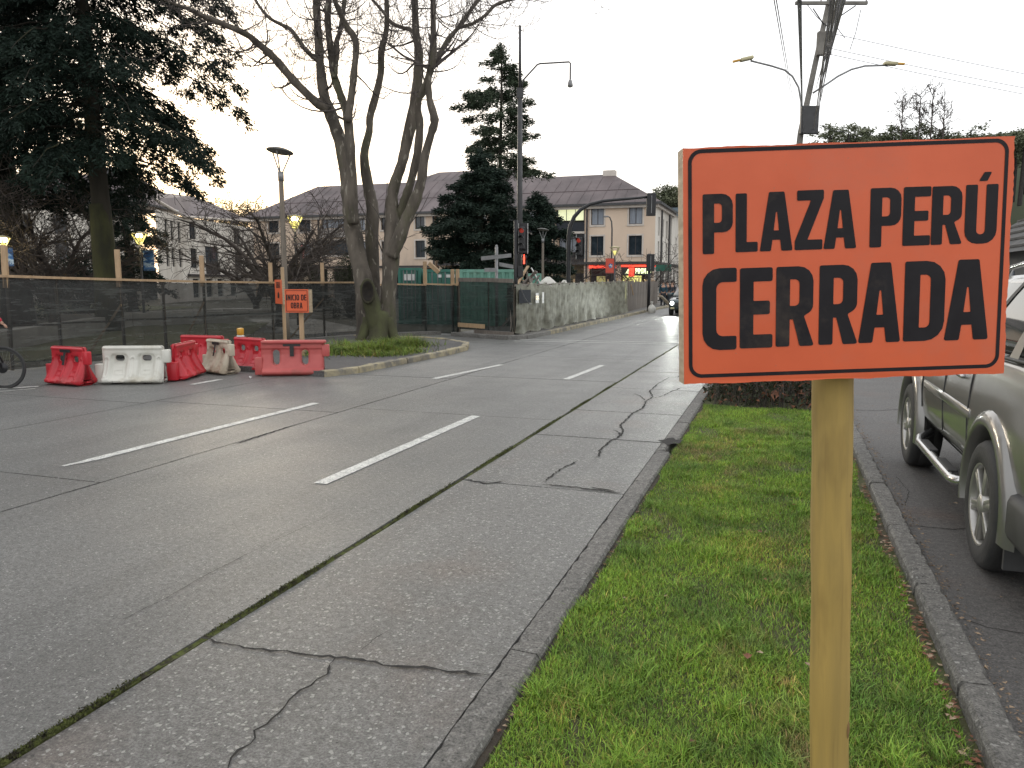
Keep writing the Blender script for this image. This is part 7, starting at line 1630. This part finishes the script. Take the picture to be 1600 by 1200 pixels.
for s in (-1, 1):
    mb = MB(); x0, x1 = sorted((s * .62, s * .84)); mb.bevbox(x0, x1, -1.10, -.96, .92, 1.24, .03); mb.build('tail_lamp', pbr('tail_lens', (.35, .01, .01), None, 3, .2), SUV, True)
    mb = MB(); x0, x1 = sorted((s * .5, s * .78)); mb.bevbox(x0, x1, 3.30, 3.52, .80, .98, .04); mb.build('headlamp', M['glass'], SUV, True)
mb = MB(); mb.bevbox(-.80, .80, -1.16, -1.0, .42, .66, .05); mb.build('rear_bumper', M['trim'], SUV, True)
# the oncoming car with its lights on
s_st = [(-.95, .60, .42, .92, .65), (-.9, .78, .32, .98, .62), (-.5, .86, .26, 1.0, .62), (0, .88, .25, 1.0, .62), (.75, .88, .25, .99, .62), (1.55, .88, .25, .97, .62), (2.2, .88, .25, .95, .62), (2.6, .87, .25, .90, .6), (3.1, .84, .26, .84, .58), (3.35, .78, .30, .78, .56), (3.45, .62, .38, .70, .54)]
pc = gp(1058, 493); OC = car('oncoming_car', (pc.x + .35, pc.y + 3.0, 0), R(180) + R(1), s_st, ((-.75, 2.45, .80, .96, .93), (-.05, 1.45, .60, 1.42)), 'car_dark', .32, 2.6, .74, 'dark car coming up the street with its headlights shining, partly hidden by the orange sign', 'car', False)
for s in (-1, 1):
    mb = MB(); mb.lathe([(.001, .03), (.085, .02), (.10, -.02)], 16, Matrix.Translation((s * .62, 3.40, .62)) @ Matrix.Rotation(R(-90), 4, 'X')); mb.build('headlight', M['headlight'], OC, True)
    ld = bpy.data.lights.new('headlight_beam', 'SPOT'); ld.energy = 260; ld.spot_size = R(70); ld.spot_blend = .8; ld.color = (.95, 1, .9); ld.shadow_soft_size = .08; lo = bpy.data.objects.new('headlight_beam', ld); C.objects.link(lo); lo.parent = OC; lo.location = (s * .62, 3.46, .62); lo.rotation_euler = (R(86), 0, 0)
mb = MB(); mb.bevbox(-.48, .48, 3.38, 3.47, .46, .66, .02); mb.build('grille', M['trim'], OC)
mb = MB(); mb.bevbox(-.26, .26, 3.46, 3.485, .36, .47, .005); mb.build('number_plate', M['white'], OC)
for s in (-1, 1): mb = MB(); x0, x1 = sorted((s * .5, s * .7)); mb.bevbox(x0, x1, 3.36, 3.45, .34, .42, .01); mb.build('fog_lamp', M['lamp_cream'], OC)

# ================================================================== PEOPLE
def skinned(name, joints, edges, parent, mat, root_i=0, lv=2):
    me = bpy.data.meshes.new(name); me.from_pydata([j[0] for j in joints], edges, []); o = bpy.data.objects.new(name, me); C.objects.link(o)
    m_ = o.modifiers.new('skin', 'SKIN'); m_.use_smooth_shade = True
    for i, j in enumerate(joints): r = j[1]; me.skin_vertices[0].data[i].radius = r if isinstance(r, tuple) else (r, r); me.skin_vertices[0].data[i].use_root = (i == root_i)
    s = o.modifiers.new('sub', 'SUBSURF'); s.levels = lv; s.render_levels = lv
    dg = bpy.context.evaluated_depsgraph_get(); dg.update(); nm = bpy.data.meshes.new_from_object(o.evaluated_get(dg)); o.modifiers.clear(); o.data = nm; nm.materials.clear(); nm.materials.append(M[mat]); o.parent = parent; return o
def figure(loc, rz, label, J, mats, group=None):
    # J: dict of joint positions; one continuous body, clothes as separate skins a little larger
    root = empty('person', loc, rz, label, 'person', group); names = ['pelvis', 'waist', 'chest', 'neck', 'head0', 'head1', 'shL', 'elL', 'wrL', 'haL', 'shR', 'elR', 'wrR', 'haR', 'hipL', 'knL', 'anL', 'toL', 'hipR', 'knR', 'anR', 'toR']
    rad = dict(pelvis=(.14, .11), waist=(.125, .10), chest=(.155, .115), neck=.052, head0=.085, head1=.082, shL=.06, elL=.042, wrL=.028, haL=.034, shR=.06, elR=.042, wrR=.028, haR=.034, hipL=.085, knL=.058, anL=.036, toL=.034, hipR=.085, knR=.058, anR=.036, toR=.034)
    E_ = [('pelvis', 'waist'), ('waist', 'chest'), ('chest', 'neck'), ('neck', 'head0'), ('head0', 'head1'), ('chest', 'shL'), ('shL', 'elL'), ('elL', 'wrL'), ('wrL', 'haL'), ('chest', 'shR'), ('shR', 'elR'), ('elR', 'wrR'), ('wrR', 'haR'), ('pelvis', 'hipL'), ('hipL', 'knL'), ('knL', 'anL'), ('anL', 'toL'), ('pelvis', 'hipR'), ('hipR', 'knR'), ('knR', 'anR'), ('anR', 'toR')]
    def sub(ns, es, name, mat, grow, lv=1):
        ii = {n_: i for i, n_ in enumerate(ns)}; js = []
        for n_ in ns: r = rad[n_]; r = tuple(q + grow for q in r) if isinstance(r, tuple) else r + grow; js.append((J[n_], r))
        return skinned(name, js, [(ii[a], ii[b]) for a, b in es], root, mat, 0, lv)
    sub(names, E_, 'body', mats[0], 0, 2)
    up_n = ['chest', 'waist', 'pelvis', 'shL', 'elL', 'wrL', 'shR', 'elR', 'wrR']; sub(up_n, [('chest', 'waist'), ('waist', 'pelvis'), ('chest', 'shL'), ('shL', 'elL'), ('elL', 'wrL'), ('chest', 'shR'), ('shR', 'elR'), ('elR', 'wrR')], 'jacket', mats[1], .028)
    lo_n = ['pelvis', 'hipL', 'knL', 'anL', 'hipR', 'knR', 'anR']; sub(lo_n, [('pelvis', 'hipL'), ('hipL', 'knL'), ('knL', 'anL'), ('pelvis', 'hipR'), ('hipR', 'knR'), ('knR', 'anR')], 'trousers', mats[2], .018)
    for s in 'LR':
        a, t = Vector(J['an' + s]), Vector(J['to' + s]); d = (t - a); mb = MB(); mb.tube([a + Vector((0, 0, -.02)) - Vector((d.x, d.y, 0)) * .3, a.lerp(t, .4) + Vector((0, 0, -.01)), t + Vector((d.x, d.y, 0)) * .2], [.052, .05, .035], 8); mb.build('shoe', M[mats[3]], root, True)
        h, w2 = Vector(J['ha' + s]), Vector(J['wr' + s]); d = (h - w2).normalized(); sd_ = d.cross(Vector((0, 0, 1))); sd_ = sd_.normalized() if sd_.length > .01 else Vector((1, 0, 0)); mb = MB()
        for k in range(4): o_ = h + sd_ * (k - 1.5) * .018; mb.tube([o_, o_ + d * .04 + Vector((0, 0, -.012)), o_ + d * (.05 + .01 * (1.5 - abs(k - 1.5))) + Vector((0, 0, -.035))], [.009, .0085, .007], 6)
        mb.tube([h - d * .03, h + sd_ * .04 - d * .005, h + sd_ * .045 + d * .025], [.011, .010, .008], 6); mb.build('fingers', M[mats[0]], root, True)
    hd = Vector(J['head1']); f = (Vector(J['toL']) - Vector(J['anL'])); f = Vector((f.x, f.y, 0)).normalized() if f.length else Vector((0, 1, 0)); rt = f.cross(Vector((0, 0, 1)))
    mb = MB(); mb.lathe([(.001, .125), (.05, .115), (.085, .07), (.098, .01), (.095, -.05), (.08, -.08)], 16, Matrix.Translation(hd - f * .018 + Vector((0, 0, .0)))); mb.build('hair', M['hair'], root, True)
    mb = MB(); c = hd + f * .086 + Vector((0, 0, -.03)); mb.tube([c + Vector((0, 0, .025)), c + f * .02 + Vector((0, 0, -.008)), c + Vector((0, 0, -.014))], [.008, .013, .008], 6); mb.build('nose', M[mats[0]], root, True)
    for s in (-1, 1):
        mb = MB(); e = hd + f * .082 + rt * s * .03 + Vector((0, 0, -.005)); mb.lathe([(.001, .009), (.009, 0), (.001, -.009)], 8, Matrix.Translation(e)); mb.build('eye', M['hair'], root, True)
        mb = MB(); e = hd + rt * s * .09 + Vector((0, 0, -.03)); mb.lathe([(.001, .03), (.014, .01), (.012, -.02), (.001, -.03)], 8, Matrix.Translation(e)); mb.build('ear', M[mats[0]], root, True)
    mb = MB(); c = hd + f * .088 + Vector((0, 0, -.062)); mb.tube([c - rt * .022, c + f * .004, c + rt * .022], .005, 5); mb.build('mouth', pbr('lips', (.35, .14, .12), None, 3, .6), root, True)
    return root
def standing(g, stride=.12, bend=.12):
    a = g.uniform(-.03, .03); return dict(pelvis=(0, 0, .93), waist=(0, 0, 1.10), chest=(0, 0, 1.32), neck=(0, .01, 1.48), head0=(0, .03, 1.58), head1=(0, .03, 1.66), shL=(-.18, 0, 1.40), elL=(-.23, -.03, 1.12), wrL=(-.22, .08 + bend, .93), haL=(-.22, .14 + bend, .87), shR=(.18, 0, 1.40), elR=(.23, -.03, 1.12), wrR=(.21, .10, .90), haR=(.21, .14, .83), hipL=(-.09, 0, .86), knL=(-.10, stride * .7, .48), anL=(-.10, stride * .6, .08), toL=(-.10, stride * .6 + .14, .035), hipR=(.09, 0, .86), knR=(.10, -stride * .2, .48), anR=(.10, -stride, .09), toR=(.10, -stride + .14, .035))
g = random.Random(66)
for (px, d, rz, mats, lab) in [(1036.5, 52, 3.4, ('skin', 'cloth_teal', 'cloth_dark', 'hair'), 'person in a teal-black coat walking at the far corner, leftmost of the group'), (1043.5, 53, 3.0, ('skin', 'cloth_dark', 'cloth_dark', 'hair'), 'person in dark clothes in the middle of the group at the far corner'), (1050, 54.5, 3.3, ('skin', 'cloth_dark', 'cloth_teal', 'hair'), 'person in a dark coat behind the oncoming car, right of the group'), (1053, 60, 3.1, ('skin', 'cloth_white', 'cloth_dark', 'hair'), 'person in a whitish top farther down the pavement')]:
    p = at(px, 440, d); figure((p.x, p.y, .0), rz, lab, standing(g, g.uniform(.08, .2)), mats, 'people walking at the far corner')
# cyclist entering at the left edge
cw = gp(8, 607); CY = empty('bicycle', (cw.x, cw.y, 0), YAW + R(180) + R(6), 'black bicycle whose front wheel enters at the left edge of the photo', 'bicycle')
def bwheel(x):
    w_ = empty('wheel', (x, 0, .335)); w_.parent = CY; mb = MB(); n = 48; mb.tube([(math.cos(6.2832 * k / n) * .325, 0, math.sin(6.2832 * k / n) * .325) for k in range(n + 1)], .021, 8, False); mb.build('tyre', M['rubber'], w_, True)
    mb = MB(); mb.tube([(math.cos(6.2832 * k / n) * .298, 0, math.sin(6.2832 * k / n) * .298) for k in range(n + 1)], .012, 6, False); mb.build('rim', M['trim'], w_, True)
    for k in range(20): a = 6.2832 * k / 20; mb = MB(); mb.cyl((.02 * math.cos(a + .9), (-.02 if k % 2 else .02), .02 * math.sin(a + .9)), (.295 * math.cos(a), 0, .295 * math.sin(a)), .0013, n=3); mb.build('spoke', M['grey_metal'], w_)
    mb = MB(); mb.cyl((0, -.05, 0), (0, .05, 0), .022, n=10); mb.cyl((0, .028, 0), (0, .031, 0), .085, n=20); mb.build('hub', M['black'], w_, True); return w_
bwheel(0); bwheel(1.02)
def ft(name, pts, r, mat='black'): mb = MB(); mb.tube(pts, r, 8); return mb.build(name, M[mat], CY, True)
ft('fork', [(0, .05, .335), (.10, .045, .62), (.12, 0, .66), (.16, 0, .82)], .016); ft('fork', [(0, -.05, .335), (.10, -.045, .62), (.12, 0, .66)], .016)
ft('frame', [(.16, 0, .80), (.66, 0, .74)], .019); ft('frame', [(.13, 0, .70), (.58, 0, .30)], .022); ft('frame', [(.58, 0, .30), (.69, 0, .86)], .018); ft('frame', [(.58, .04, .30), (1.02, .05, .335)], .011); ft('frame', [(.66, .03, .74), (1.02, .05, .335)], .010)
ft('handlebar', [(.10, -.30, 1.0), (.15, -.12, .98), (.16, 0, .97), (.15, .12, .98), (.10, .30, 1.0)], .013); ft('stem', [(.16, 0, .80), (.17, 0, .97)], .015); ft('seat_post', [(.69, 0, .86), (.71, 0, .94)], .013)
mb = MB(); mb.bevbox(.60, .86, -.07, .07, .94, .985, .02); mb.build('saddle', M['black'], CY, True)
ft('crank', [(.58, .06, .30), (.50, .08, .16)], .011); ft('crank', [(.58, -.06, .30), (.66, -.08, .44)], .011)
mb = MB(); mb.lathe([(.001, -.003), (.09, -.003), (.09, .003), (.001, .003)], 24, Matrix.Translation((.58, .05, .30)) @ Matrix.Rotation(R(90), 4, 'X')); mb.build('chainring', M['trim'], CY)
J = dict(pelvis=(.72, 0, 1.0), waist=(.62, 0, 1.14), chest=(.44, 0, 1.32), neck=(.30, 0, 1.46), head0=(.22, 0, 1.53), head1=(.20, 0, 1.61), shL=(.38, -.19, 1.36), elL=(.22, -.27, 1.13), wrL=(.12, -.28, 1.04), haL=(.09, -.28, 1.02), shR=(.38, .19, 1.36), elR=(.22, .27, 1.13), wrR=(.12, .28, 1.04), haR=(.09, .28, 1.02), hipL=(.70, -.09, .95), knL=(.40, -.10, .72), anL=(.64, -.10, .48), toL=(.52, -.10, .44), hipR=(.70, .09, .95), knR=(.34, .10, .62), anR=(.50, .10, .20), toR=(.38, .10, .16))
CP = figure((cw.x, cw.y, 0), YAW + R(186), 'cyclist in a red jacket and dark trousers entering at the left edge', J, ('skin', 'jacket_red', 'cloth_dark', 'hair'))
